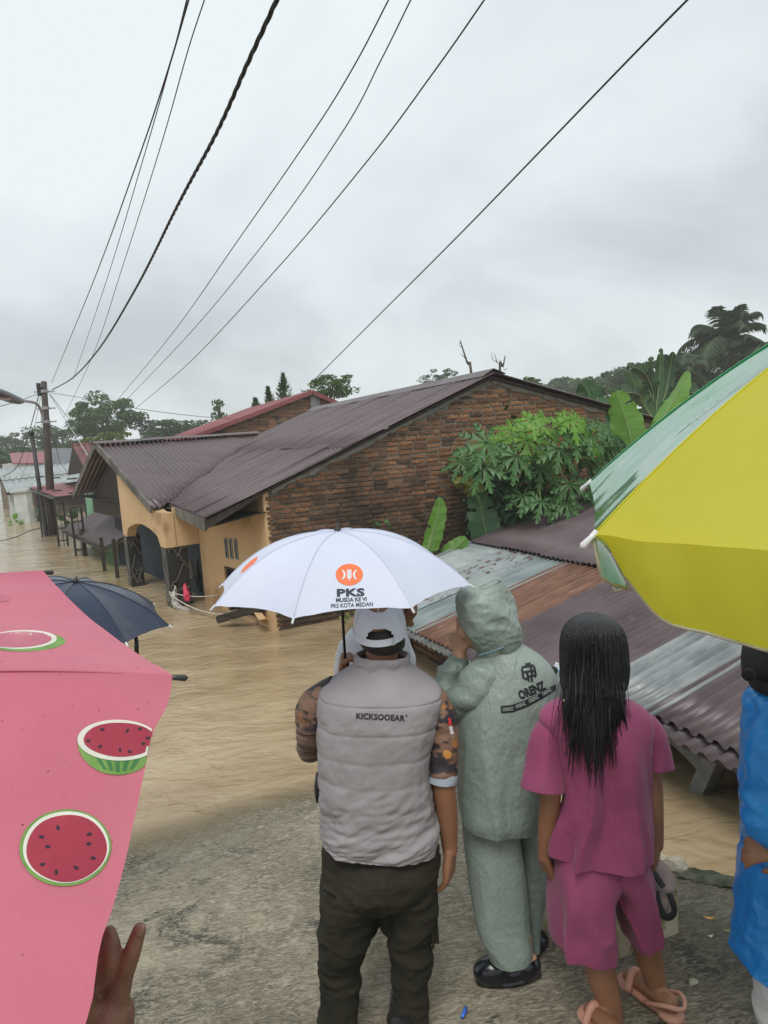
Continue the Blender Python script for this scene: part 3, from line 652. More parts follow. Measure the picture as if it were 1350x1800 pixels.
for k in range(9):
    y0 = 1.4+k*.78
    corr('roof_sheet', sh(4.95, y0, .045+.01*(k % 2)), (0, .80, 0), sh(7.4, y0)-sh(4.95, y0), .085, .013, MAROON2, shack, 5, 7, seed=k+60, sag=.012)
LOWGREY = mat('old_grey_sheet', (.085, .088, .082), (.17, .175, .165), scale=5, rough=.7, space='World')
corr('under_sheet', V(2.98, 5.0, .405), (0, 2.35, 0), V(.6, 0, .13), .10, .013, LOWGREY, shack, 2, 8)
corr('under_sheet', V(3.19, 1.6, .455), (0, 1.86, 0), V(.6, 0, .13), .12, .016, MAROON2, shack, 2, 8, trap=True)
b = MB(); b.prism([sh(3.02, 8.43, .03), sh(7.4, 8.43, .06), sh(7.4, 8.43, -.05), sh(3.02, 8.43, -.04)], (0, .03, 0)); b.build('verge_flashing', ZINCW, shack)
b = MB(); b.beam(V(3.30, 1.6, .43), V(3.30, 4.4, .42), .06, .07); b.beam(V(3.12, 4.4, .38), V(3.12, 8.3, .36), .06, .08); b.build('eave_beam', FASCIA, shack)
SBRICK = brick_mat('shack_brick', 1.0)
brick_wall(shack, 4.62, 8.3, 3.36, lambda x: .41, -.10, SBRICK, MORTAR, 120, lambda x, z: abs(x-6.9), 9, None, axis='y')
b = MB(); b.box((3.28, 7.22, -.1), (.13, .13, 1.1)); b.build('corner_post', mat('dark_post', (.02, .018, .015), scale=6, rough=.8), shack)
b = MB(); b.prism([(3.36, 8.3, -.9), (7.2, 8.3, -.9), (7.2, 8.3, 1.3), (3.36, 8.3, .42)], (0, .12, 0)); b.build('end_wall', MORTAR, shack)
b = MB(); b.prism([(7.2, 1.4, -.9), (7.2, 8.3, -.9), (7.2, 8.3, 1.28), (7.2, 1.4, 1.28)], (.1, 0, 0)); b.build('rear_wall', MORTAR, shack)
# arched concrete window head with its two posts, drowned to the springing
GCON = mat('grey_concrete', (.11, .115, .11), (.24, .245, .235), scale=5, rough=.85, bump=.4, bscale=25, space='World')
x_ = 3.52; n = 16; y0, y1 = 3.20, 4.35; lo = [(x_, y1+.25, .0)]
pts = [(y1+.5, .08), (y1, .08)]
pts = [(y1-(y1-y0)*i/n, .05+.20*math.sin(i/n*math.pi)**.6+.008*math.sin(i*7)) for i in range(n+1)]
v = []; f = []
for (yy_, zz_) in pts:
    v += [(x_, yy_, zz_), (x_, yy_, .40), (x_+.09, yy_, zz_), (x_+.09, yy_, .40)]
for i in range(n):
    a = i*4; c = a+4; f += [(a, c, c+1, a+1), (a+2, a+3, c+3, c+2), (a, a+2, c+2, c), (a+1, c+1, c+3, a+3)]
mk('arch_head', v, f, GCON, shack)
b = MB(); b.beam(V(x_+.02, 3.42, -.3), V(x_+.02, 3.10, .40), .10, .12, (1, 0, 0)); b.beam(V(x_-.03, 3.98, -.2), V(x_-.01, 3.72, .30), .045, .05, (1, 0, 0)); b.build('arch_post', GCON, shack)
b = MB(); b.box((x_+.08, 2.82, .05), (.12, .30, .56)); b.build('corner_block', mat('pale_plaster', (.30, .31, .29), (.40, .41, .39), scale=5, rough=.9), shack)
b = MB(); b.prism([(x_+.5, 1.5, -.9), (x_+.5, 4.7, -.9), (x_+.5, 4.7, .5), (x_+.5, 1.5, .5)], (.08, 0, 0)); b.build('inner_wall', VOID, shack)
# ================================================================== RED-ROOFED HOUSE BEHIND
RED = mat('red_sheet_roof', (.19, .048, .052), (.27, .08, .08), scale=2, rough=.4, r2=.55, stretch=(.5, 3, 1), space='World')
h2 = thing('house', 'brick gabled house with dull red sheet roof behind the brown roof', 'house', (5.5, 21, 0))
yb = 20.2; ap2 = ony(547, 688, yb); el = ony(318, 775, yb); er = ony(640, 730, yb)
top2 = lambda x: min(np.interp(x, [el[0], ap2[0]], [el[2], ap2[2]]), np.interp(x, [ap2[0], er[0]], [ap2[2], er[2]]))-.05
brick_wall(h2, el[0]+.35, er[0]-.2, yb, top2, 1.2, BRICK, MORTAR, 180, lambda x, z: abs(x-(ap2[0]-1.2))+abs(z-3)*.8, 17)
b = MB(); cx = ony(552, 700, yb); b.box((cx[0], yb-.01, ap2[2]-.75), (.28, .10, 1.2)); b.build('gable_column', GCON, h2)
for c in range(10):
    corr('roof_sheet', V(ap2[0], yb-.12+c*.8, ap2[2]+.02+.005*(c % 2)), (0, .83, 0), el-ap2, .2, .018, RED, h2, 2, 5, trap=True, seed=c)
    corr('roof_sheet', V(ap2[0], yb-.12+c*.8, ap2[2]+.02), (0, .83, 0), er-ap2+(er-ap2)*.3, .2, .018, RED, h2, 2, 5, trap=True, seed=c)
b = MB(); b.beam(ap2+V(0, -.12, -.03), el+V(0, -.12, -.03), .03, .12); b.beam(ap2+V(0, -.12, -.03), er+V(0, -.12, -.03), .03, .12); b.build('barge_board', RED, h2)
b = MB(); b.prism([(el[0]+.4, yb+.2, -1), (el[0]+.4, yb+7.8, -1), (el[0]+.4, yb+7.8, el[2]), (el[0]+.4, yb+.2, el[2])], (.12, 0, 0)); b.build('front_wall', TAN, h2)
# ================================================================== LEFT SIDE OF THE STREET
STEEL = mat('black_steel', (.010, .010, .010), (.02, .018, .016), scale=6, rough=.5)
# red steel canopy on lattice posts
can = thing('canopy', 'flat dull red sheet canopy on black lattice posts beyond the porch', 'canopy', (-.2, 23, 0))
ca, cb, cc, cd = P(98, 873, 20.6), P(52, 857, 26.5), P(168, 864, 21.0), P(168, 840, 27.5)
n_ = 4
for c in range(n_):
    o_ = ca+(cb-ca)*c/n_; u_ = (cb-ca)/n_*1.02; corr('roof_sheet', o_+UP*.006*(c % 2), u_, cc-ca, .25, .012, RED, can, 3, 4, trap=True, seed=c)
b = MB(); b.beam(ca-UP*.07, cb-UP*.07, .05, .08); b.beam(ca-UP*.07, cc-UP*.07, .05, .08); b.beam(cb-UP*.07, cd-UP*.07, .05, .08); b.build('frame', STEEL, can)
def lattice(p, zt, parent, w=.26):
    b = MB(); ax = unit(ca-cb)*1.0; ax = unit(V(ax[0], ax[1], 0)); sd = RGT
    for s in (-1, 1): b.box(p+sd*w/2*s+UP*(zt-1.2)/2, (.055, .055, zt+1.2))
    b.box(p+UP*(zt-1.2)/2+sd*.02, (.018, .018, zt+1.2))
    for k in range(7): b.beam(p-sd*w/2+UP*(-.2+k*.36), p+sd*w/2+UP*(-.2+k*.36), .035)
    b.build('lattice_post', STEEL, parent)
for q, zt in (((112, 960), 1.40), ((82, 944), 1.44), ((143, 977), 1.20)):
    lattice(onz(*q, 0), zt, can)
# maroon lean-to
lean = thing('lean_to', 'low maroon corrugated lean-to roof on wooden posts beside the porch', 'lean-to', (.9, 17, 0))
la, lb, lc = P(181, 962, 15.8), P(112, 932, 19.6), P(224, 942, 15.4)
ld = lb+(lc-la)*1.3
for c in range(4):
    corr('roof_sheet', la+(lb-la)*c/4+UP*.008*(c % 2), (lb-la)/4*1.03, (P(224, 902, 17)-(la+lb)/2), .19, .014, MAROON2, lean, 3, 5, seed=c+3)
b = MB(); b.beam(la-UP*.05, lb-UP*.05, .05, .06); b.beam(la-UP*.05, lc-UP*.06, .05, .06); b.build('frame', DARKWOOD, lean)
for q, zt in (((149, 978), .70), ((184, 1003), .72), ((207, 1016), .80)):
    p = onz(*q, 0); MB().box(p+UP*(zt-1)/2, (.075, .075, zt+1.0)).build('post', DARKWOOD, lean)
# small tile-roofed gable
TILE = mat('red_tile', (.115, .038, .036), (.185, .075, .068), scale=6, rough=.5, space='World', island=[(.8, .8, .8), (1.25, 1.2, 1.2)])
tg = thing('house', 'house with small red tiled gable roof just beyond the porch', 'house', (1.2, 25, 0))
t0 = P(127, 785, 23.5); t1 = P(215, 781, 25.0); tl = P(150, 828, 21.9); tlf = P(119, 834, 25.4)
dn = tl-t0; rw = 7; cl = 9; wv_ = (t1-t0)
tm, tf = [], []
for i in range(5):
    for s in range(7): tm.append((s/6-.5, i/4-.5, .18*math.sin(s/6*math.pi)))
tme = bpy.data.meshes.new('roof_tile'); uu, dd = wv_/cl, dn/rw; nn_ = unit(np.cross(dd, uu)); nn_ = nn_ if nn_[2] > 0 else -nn_
tv = [uu*1.0*a+dd*1.06*b_+nn_*(c*.25+.03*(-b_)) for a, b_, c in tm]; tme.from_pydata([list(map(float, x)) for x in tv], [], grid_faces(5, 7)); tme.update(); tme.materials.append(TILE)
for r in range(rw):
    for c in range(cl):
        inst(tme, 'roof_tile', tg, t0+uu*(c+.5)+dd*(r+.5)+nn_*.03*1)
b = MB(); b.prism([t0+UP*.0, tl-UP*.03, tlf-UP*.03], unit(wv_)*.06+V(0, 0, 0)); b.prism([t0+unit(wv_)*.5-UP*.03, tl+unit(wv_)*.5-UP*.05, tl+unit(wv_)*.5-UP*2.5, tlf+unit(wv_)*.5-UP*2.6, tlf+unit(wv_)*.5-UP*.05], unit(wv_)*.06); b.build('gable_board', DARKWOOD, tg)
b = MB(); b.prism([t0-UP*.01, t1-UP*.01, t1+(tlf-t0), tlf], UP*.02); b.build('far_slope', TILE, tg)
b = MB(); b.tube([t0+UP*.05, t1+UP*.05], .07, 6); b.build('ridge_tile', TILE, tg)
b = MB(); b.beam(tl-UP*.06, tl+wv_-UP*.06, .04, .12); b.build('fascia_board', DARKWOOD, tg)
# green walled house front seen under the porch eave
gh = thing('house', 'green painted house front with columns in shade under the porch eave', 'house', (1.3, 23, 0))
GREEN = mat('pale_green_paint', (.10, .21, .13), (.15, .27, .17), scale=3, rough=.8); GREEN2 = mat('bright_green_paint', (.03, .36, .12), (.05, .44, .17), scale=3, rough=.6)
for (px, w_, m_, nm) in ((166, .36, GREEN, 'column'), (188, .30, GREEN2, 'door_panel')):
    p = P(px, 905, 19.5); p[2] = 0; b = MB()
    if nm == 'column': b.tube([p-UP*1, p+UP*1.55], w_/2, 16)
    else: b.box(p+UP*.35, (w_, .05, 2.3), (RGT, FWD, UP))
    b.build(nm, m_, gh, nm == 'column')
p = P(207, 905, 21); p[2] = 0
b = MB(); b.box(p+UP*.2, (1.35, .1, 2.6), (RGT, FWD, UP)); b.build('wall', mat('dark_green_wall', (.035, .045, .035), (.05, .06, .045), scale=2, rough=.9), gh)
b = MB(); b.beam(P(150, 872, 19), P(216, 866, 19), .10, .08); b.build('lintel', STEEL, gh)
# zinc-roofed building with white pillars
zh = thing('building', 'building with pale zinc roof and white pillars standing in the flood', 'building', (-2, 34, 0))
za, zb, zc_, zd = P(12, 866, 31), P(172, 841, 33), P(-6, 824, 36), P(172, 812, 38)
n_ = 8
for c in range(n_):
    t, s = c/n_, (c+1.02)/n_
    for r in range(2):
        a0 = zc_+(zd-zc_)*t; a1 = zc_+(zd-zc_)*s; d0 = za+(zb-za)*t-a0
        corr('roof_sheet', a0+d0*(.0 if r == 0 else .52)+UP*(.03 if r == 0 else 0), a1-a0, d0*(.54 if r == 0 else .48), .26, .02, ZINCW, zh, 2, 5, seed=c+r*9)
b = MB(); b.beam(za-UP*.06, zb-UP*.06, .05, .12); b.beam(za-UP*.05, zc_-UP*.05, .05, .1); b.build('fascia_board', DARKWOOD, zh)
WHITE = mat('white_plaster', (.42, .45, .43), (.56, .58, .56), scale=3, rough=.85, space='World')
for q, w_ in (((46, 919), .55), ((33, 911), .5)):
    p = onz(*q, 0); b = MB(); b.box(p+UP*.25, (w_, .45, 2.3), (RGT, FWD, UP)); b.box(p+UP*1.32, (w_*1.35, .6, .12), (RGT, FWD, UP)); b.build('pillar', WHITE, zh, bevel=.02)
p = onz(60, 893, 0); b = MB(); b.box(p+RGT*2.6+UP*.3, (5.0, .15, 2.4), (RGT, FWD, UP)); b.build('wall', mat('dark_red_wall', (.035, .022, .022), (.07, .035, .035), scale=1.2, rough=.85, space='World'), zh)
p = onz(20, 894, 0); b = MB(); b.box(p+UP*.3+FWD*1.5, (.9, 3, 2.4), (RGT, FWD, UP)); b.build('side_wall', mat('stained_wall', (.13, .11, .085), (.22, .19, .15), scale=1.5, rough=.9, space='World'), zh)
# far roofs
fr = thing('house', 'far house with faded red gable roof left of the wooden pole', 'house', P(50, 830, 44))
MB().prism([P(17, 798, 46), P(82, 795, 47), P(82, 815, 44), P(22, 816, 43)], UP*.06).build('roof', RED, fr)
p = P(50, 835, 47); p[2] = .5; MB().box(p, (2.2, 2, 4), (RGT, FWD, UP)).build('wall', WHITE, fr)
gr_ = thing('house', 'far house with grey hipped roof right of the wooden pole', 'house', P(105, 820, 44))
MB().prism([P(92, 789, 46), P(135, 789, 48), P(150, 816, 42), P(76, 817, 42)], UP*.05).build('roof', mat('grey_roof', (.085, .085, .092), (.13, .13, .14), scale=1, rough=.6), gr_)
p = P(105, 830, 47); p[2] = .5; MB().box(p, (2.8, 2, 3.6), (RGT, FWD, UP)).build('wall', WHITE, gr_)
fb = thing('tower_block', 'small grey concrete block rising far behind the trees', 'building', P(263, 775, 150))
p = P(262, 765, 150); MB().box(p+UP*-1.5, (2.6, 3, 7.2), (RGT, FWD, UP)).build('wall', mat('far_concrete', (.22, .235, .25), (.27, .285, .30), scale=.4, rough=.9), fb)
b = MB()
for r in range(3):
    for c in range(4): b.box(p+UP*(1.4-r*1.0)+RGT*(-.9+c*.6)-FWD*1.52, (.34, .05, .5), (RGT, FWD, UP))
b.build('window', VOID, fb); MB().box(p+UP*2.35+RGT*.5, (1.4, 2, .5), (RGT, FWD, UP)).build('roof_room', MATS['far_concrete'], fb)
# ================================================================== POLES, LAMP, CABLES
POLEW = mat('creosoted_wood', (.030, .021, .016), (.075, .055, .042), scale=5, rough=.85, stretch=(3, 3, .25), bump=.5, bscale=20)
pole = thing('utility_pole', 'tall weathered wooden utility pole rising from the flood', 'utility pole', onz(93, 941, 0))
pb, pt_ = onz(93, 941, 0), P(77, 671, 24)
v, f = sweep([pb-UP*1.5, pb, (pb+pt_)/2, pt_], [.15, .145, .12, .09], 12); mk('shaft', v, f, POLEW, pole, True)
GALVS = mat('galvanised_steel', (.28, .30, .31), (.38, .40, .41), scale=8, rough=.45, metal=.3)
for (px, py) in ((78, 688), (81, 718), (82, 742)):
    t = (py-671)/(941-671); c = pt_+(pb-pt_)*t; b = MB(); b.tube([c+V(-.32, 0, 0), c+V(.32, 0, 0)], .03, 6); b.tube([c-UP*.05, c+UP*.05], .13, 12); b.build('clamp', GALVS, pole)
lamp = thing('street_lamp', 'street lamp head on curved grey arm clamped to the wooden pole', 'street lamp', P(74, 742, 23.6))
arm = cinterp([P(74, 742, 23.6), P(74, 728, 23.6), P(66, 711, 23.3), P(52, 706, 22.6), P(36, 704.5, 21.8)], 24); v, f = sweep(arm, .045, 8); mk('arm', v, f, GALVS, lamp, True)
hd = cinterp([P(40, 706, 22), P(24, 702, 21.2), P(0, 692, 20), P(-14, 688, 19.4)], 12); rr2 = [(.05, .05), (.09, .08), (.13, .11), (.16, .12), (.18, .13), (.19, .135), (.19, .135), (.19, .13), (.18, .13), (.17, .12), (.14, .10), (.06, .05)]
v, f = sweep(hd, np.array(rr2), 12); mk('lamp_head', v, f, mat('lamp_grey', (.07, .075, .08), (.12, .125, .13), scale=6, rough=.4), lamp, True)
b = MB(); b.box(P(2, 699.5, 20)-UP*.02, (.22, .7, .05), (RGT, FWD, UP)); b.build('lens', mat('amber_lens', (.25, .09, .03), rough=.2), lamp)
pp = thing('pipe_pole', 'thin black leaning pipe pole left of the wooden pole', 'pole', onz(82, 942, 0))
v, f = sweep([onz(83, 943, 0)-UP*1.2, onz(82, 942, 0), P(69, 855, 24), P(56, 762, 24)], [.085, .08, .07, .065], 10); mk('shaft', v, f, STEEL, pp, True)
v, f = sweep([P(56, 763, 24), P(55, 757, 24)], [.11, .06], 10); mk('cap', v, f, STEEL, pp, True)
WIRE = mat('black_cable', (.010, .010, .011), (.018, .018, .019), scale=30, rough=.6)
WIREG = mat('grey_cable', (.085, .09, .095), rough=.6)
def cable(name, keys, r, label, m=WIRE, group=None, n=60):
    pts = cinterp([P(*k) for k in keys], n); v, f = sweep(pts, r, 6); return tag(mk(name, v, f, m, None, True), label, 'cable', group)
# twisted thick service bundle
keys = [(92, 685, 23.8), (128, 664, 19), (175, 612, 14.5), (240, 505, 10.5), (313, 360, 7.6), (380, 235, 6.1), (435, 112, 5.2), (490, -8, 4.6), (560, -170, 4.0)]
pts = cinterp([P(*k) for k in keys], 620); tt = np.gradient(pts, axis=0); tt /= np.linalg.norm(tt, axis=1)[:, None]; sx_ = np.cross(tt, UP); sx_ /= np.linalg.norm(sx_, axis=1)[:, None]; sy_ = np.cross(sx_, tt)
L_ = np.concatenate([[0], np.cumsum(np.linalg.norm(np.diff(pts, axis=0), axis=1))]); tb = thing('twisted_cable', 'thick black twisted cable swooping from the top centre to the pole', 'cable', P(92, 685, 23.8))
for k in range(3):
    ph = L_*14+k*2.1; q = pts+sx_*(np.cos(ph)*.009)[:, None]+sy_*(np.sin(ph)*.009)[:, None]; v, f = sweep(q, .0085, 6); mk('strand', v, f, WIRE, tb, True)
cable('cable', [(91, 672, 23.8), (160, 505, 13), (235, 302, 8.6), (290, 140, 6.8), (336, -15, 5.8), (380, -160, 5)], .008, 'left one of two thin cables leaving the frame together at upper left')
cable('cable', [(128, 668, 24), (185, 500, 14), (250, 285, 9), (300, 110, 7), (332, -15, 6), (370, -160, 5.2)], .006, 'faint thin wire close right of the leftmost cable')
cable('cable', [(112, 735, 24), (165, 620, 17), (215, 470, 11.5), (280, 265, 8), (330, 90, 6.4), (364, -15, 5.8), (410, -170, 5)], .0055, 'thin wire just left of the thick twisted cable')
cable('cable', [(205, 705, 30), (300, 590, 19), (420, 420, 12), (545, 240, 9), (620, 120, 7.6), (688, -10, 6.8), (770, -170, 6)], .008, 'thin cable leaving the top edge left of a close pair')
cable('cable', [(215, 710, 30), (330, 590, 19), (470, 420, 12.5), (600, 235, 9.2), (670, 105, 7.9), (728, -12, 7), (810, -170, 6.2)], .008, 'thin cable leaving the top edge near its middle, right of its twin')
cable('cable', [(238, 718, 30), (330, 640, 21), (480, 480, 13.5), (640, 290, 9.8), (760, 130, 8), (858, -10, 7), (960, -160, 6.2)], .009, 'cable crossing mid sky and leaving the top right of centre')
cable('cable', [(555, 665, 19), (640, 580, 15), (800, 420, 10.5), (960, 255, 8), (1100, 110, 6.8), (1216, -8, 6), (1340, -130, 5.4)], .010, 'rightmost cable crossing the sky to the upper right edge')
cable('cable', [(88, 690, 24), (160, 702, 22), (240, 718, 20), (340, 731, 19), (420, 737, 19)], .008, 'slack cable from the pole towards the red roof', WIREG)
cable('cable', [(-15, 718, 20), (30, 706, 22), (72, 690, 24)], .010, 'short cable from the left edge to the pole top', WIREG)
cable('cable', [(85, 690, 24), (110, 730, 22), (145, 785, 19), (165, 815, 17)], .013, 'pale stay wire slanting from the pole to the tiled gable', mat('pale_wire', (.32, .34, .35), rough=.6))
cable('cable', [(87, 692, 24), (120, 735, 25), (150, 772, 27)], .010, 'dark drop wire from the pole into the trees')
cable('cable', [(70, 685, 24), (62, 720, 24), (48, 770, 25), (30, 820, 28), (5, 838, 31)], .016, 'heavy drop cable from the pole down to the zinc roof')
cable('cable', [(73, 690, 24), (63, 740, 24), (55, 780, 25), (45, 820, 28), (32, 850, 30)], .007, 'thin slack wire hanging beside the black pipe pole')
cable('cable', [(88, 742, 24), (97, 780, 25), (105, 810, 26), (118, 830, 27)], .009, 'dark service wire dropping right of the wooden pole')
cable('cable', [(-10, 954, 20), (28, 944, 21), (50, 934, 22), (75, 927, 23.5)], .012, 'dark slack cable lying just above the flood at the left edge')
# insulator rack on the pole
b = MB(); q = P(68, 680, 23.9); b.tube([q+UP*.12, q-UP*.3], .07, 8); b.tube([q, P(77, 681, 23.9)], .03, 6); b.build('insulator', STEEL, pole)
# ================================================================== TREES AND PLANTS
def leafmat(name, c1, c2, tr=.3, rough=.5, isl=((.55, .55, .55), (1.35, 1.3, 1.2))):
    return mat(name, c1, c2, scale=3, rough=rough, trans=tr, island=isl, spec=.35)
LF_DARK = leafmat('dark_foliage', (.034, .080, .030), (.066, .130, .045))
LF_MID = leafmat('mid_foliage', (.048, .110, .028), (.090, .180, .045))
LF_YEL = leafmat('yellow_green_foliage', (.075, .12, .024), (.16, .19, .04))
LF_BRT = leafmat('bright_foliage', (.055, .12, .022), (.10, .19, .04))
BARK = mat('bark', (.045, .036, .028), (.10, .085, .065), scale=6, rough=.9, stretch=(3, 3, .5), bump=.6, bscale=15)
def crown_mesh(c, rad, n, ls, seed, clumps=26, lay=0., shell=.55):
    rg = np.random.default_rng(seed); rad = np.array(rad, float)
    d = rg.normal(size=(clumps, 3)); d /= np.linalg.norm(d, axis=1)[:, None]; d[:, 2] = d[:, 2]*.85+.12
    cc = d*rg.uniform(shell, 1, (clumps, 1))
    if lay: cc[:, 2] = np.round(cc[:, 2]*lay)/lay
    cr = rg.uniform(.16, .38, clumps); k = rg.integers(clumps, size=n)
    e = rg.normal(size=(n, 3)); e /= np.linalg.norm(e, axis=1)[:, None]
    p = cc[k]+e*(cr[k]*rg.uniform(.55, 1.05, n))[:, None]*np.array([1, 1, .75 if not lay else .35])
    p = p*rad+c
    a = rg.normal(size=(n, 3)); a[:, 2] *= .5; a /= np.linalg.norm(a, axis=1)[:, None]; b_ = np.cross(a, rg.normal(size=(n, 3))); b_ /= np.linalg.norm(b_, axis=1)[:, None]
    s = ls*rg.uniform(.6, 1.3, (n, 1))
    v = np.stack([p-a*s, p+b_*s*.45, p+a*s, p-b_*s*.45], 1).reshape(-1, 3)
    return v, [(4*i, 4*i+1, 4*i+2, 4*i+3) for i in range(n)], cc*rad+c
def tree(name, label, px, py, d, wpx, hpx, m, n=3500, ls=None, seed=0, group=None, cl=26, lay=0., shell=.55, trunk=True):
    sc_ = d/FPX; c = P(px, py, d); rad = (wpx*sc_/2, wpx*sc_/2, hpx*sc_/2)
    ls = ls or max(.05, rad[0]*.055)
    v, f, cc = crown_mesh(c, rad, n, ls, seed, cl, lay, shell)
    base = V(c[0], c[1], -1); root = thing(name, label, 'tree', base, group)
    b = MB(); top = c+V(0, 0, rad[2]*.3)
    b.tube(cinterp([base, base*.4+c*.6+V(.1*rad[0], 0, 0), top], 10), np.linspace(max(.1, rad[0]*.09), .03, 10), 8)
    for q in cc[:9]: b.tube(cinterp([base*.25+c*.75, (c+q)/2-V(0, 0, rad[2]*.1), q], 6), np.linspace(max(.05, rad[0]*.04), .015, 6), 5)
    b.build('trunk', BARK, root, True)
    mk('crown', v, f, m, root)
    return root
G = 'trees along the skyline'
tree('tree', 'pale hazy tree at the far left edge of the skyline', 32, 778, 85, 84, 52, LF_DARK, 3000, seed=1, group=G)
tree('tree', 'hazy low tree behind the wooden pole', 108, 778, 78, 100, 64, LF_DARK, 3500, seed=2, group=G)
tree('tree', 'tallest broad tree on the left skyline right of the pole', 188, 742, 58, 118, 92, LF_MID, 6500, seed=3, group=G, cl=36)
tree('tree', 'tree leaning out left of the tallest left skyline tree', 146, 742, 62, 62, 66, LF_DARK, 3500, seed=4, group=G)
tree('tree', 'yellow green tree low behind the porch ridge', 202, 782, 42, 110, 40, LF_YEL, 3500, seed=5, group=G)
tree('tree', 'dark domed tree behind the porch roof and red roof', 305, 762, 60, 125, 52, LF_DARK, 4500, seed=6, group=G, shell=.3)
tree('tree', 'dark low tree at the left edge above the zinc roof', 0, 828, 48, 70, 64, LF_MID, 3000, seed=7, group=G)
tree('tree', 'distant grey green tree between tallest tree and domed tree', 255, 790, 95, 80, 40, LF_DARK, 2000, seed=8, group=G)
tree('tree', 'small see-through sparse tree left of the red roof', 385, 724, 46, 46, 44, LF_MID, 420, .10, seed=9, group=G, cl=16)
tree('tree', 'broad flat layered tree above the red roof peak', 577, 680, 34, 100, 50, LF_BRT, 2600, .085, seed=10, group=G, cl=38, shell=.5)
tree('tree', 'dark round tree top just above the brown ridge', 772, 667, 62, 62, 40, LF_DARK, 2200, seed=11, group=G, shell=.3)
tree('tree', 'small light green bush top right of the gable peak', 932, 674, 38, 44, 24, LF_MID, 700, .09, seed=12, group=G)
tree('tree', 'long hazy tree mass right of the gable peak', 1010, 686, 85, 190, 52, LF_DARK, 5000, seed=13, group=G, shell=.3, cl=40)
tree('tree', 'dark tree behind the banana leaves', 1108, 668, 60, 120, 70, LF_DARK, 4500, seed=14, group=G, shell=.3)
tree('tree', 'dense dark tree below the oil palm', 1205, 655, 40, 130, 100, LF_DARK, 5000, seed=15, group=G, shell=.3, cl=34)
tree('tree', 'hazy hedge-like tree mass above the far red roof', 50, 806, 66, 190, 62, LF_DARK, 5000, seed=21, group=G, shell=.3, cl=40)
tree('tree', 'hazy tree mass low between the pole and the tiled gable', 150, 800, 64, 120, 60, LF_DARK, 4000, seed=22, group=G, shell=.3, cl=34)
tree('tree', 'green tree mass behind the porch ridge right of the tallest tree', 268, 788, 66, 150, 44, LF_MID, 4000, seed=23, group=G, shell=.3, cl=34)
tree('tree', 'leafy tree between the wall end and the banana clump', 1075, 700, 46, 90, 70, LF_MID, 4000, seed=24, group=G, shell=.4)
tree('tree', 'leafy green tree filling behind the tall banana clump', 1165, 690, 34, 110, 100, LF_MID, 5000, seed=25, group=G, shell=.4)
tree('tree', 'dark leafy tree under the palm crown by the umbrella', 1270, 655, 44, 150, 90, LF_MID, 5000, seed=26, group=G, shell=.4)
def spire(px0, py0, px1, py1, d, wpx, label, seed):
    rg = np.random.default_rng(seed); a, b_ = P(px0, py0, d), P(px1, py1, d); root = thing('columnar_shrub', label, 'shrub', V(a[0], a[1], -1), 'spiky shrubs above the red roof')
    v, f = sweep([V(a[0], a[1], -1), a, b_], [.05, .035, .008], 5); mk('stem', v, f, BARK, root)
    n = 520; t = rg.uniform(0, 1, n); w = wpx*d/FPX/2*(1.05-t**1.5)*rg.uniform(.15, 1, n); th = rg.uniform(0, 6.28, n)
    p = a+(b_-a)*t[:, None]+np.stack([w*np.cos(th), w*np.sin(th), 0*t], 1)
    dr = np.stack([np.cos(th), np.sin(th), rg.uniform(.3, 1.4, n)], 1); dr /= np.linalg.norm(dr, axis=1)[:, None]; sd = np.cross(dr, UP); sd /= np.linalg.norm(sd, axis=1)[:, None]; s = .10*rg.uniform(.6, 1.3, (n, 1))
    mk('foliage', np.stack([p-dr*s, p+sd*s*.4, p+dr*s, p-sd*s*.4], 1).reshape(-1, 3), [(4*i, 4*i+1, 4*i+2, 4*i+3) for i in range(n)], LF_MID, root)
spire(452, 722, 448, 700, 30, 20, 'shortest spiky shrub tip at the red roof edge', 1)
spire(476, 715, 470, 680, 30, 22, 'middle spiky shrub tip above the red roof', 2)
spire(499, 705, 497, 656, 30, 34, 'tallest spiky shrub tip above the red roof', 3)
def bare(label, keys, twigs, d, seed):
    root = thing('bare_tree', label, 'branch', V(*P(*keys[0], d)[:2], -1), 'bare branches above the ridge')
    a = P(*keys[0], d); b = MB(); b.tube(cinterp([V(a[0], a[1], -1)]+[P(*k, d) for k in keys], 16), np.linspace(.05, .012, 16), 6); b.build('stem', BARK, root, True)
    b = MB()
    for tw in twigs: b.tube([P(*k, d) for k in tw], np.linspace(.013, .006, len(tw)), 5)
    b.build('twig', BARK, root, True)
bare('single thin bare stem left of the gable peak', [(829, 665), (822, 640), (815, 618), (809, 598)], [[(818, 630), (810, 622)], [(813, 612), (807, 606)], [(810, 604), (806, 601)]], 21, 1)
bare('forked bare branch just right of the gable peak', [(879, 662), (884, 645), (888, 625)], [[(884, 645), (874, 637), (866, 632), (864, 620)], [(874, 637), (869, 622)], [(885, 650), (892, 648)]], 21, 2)
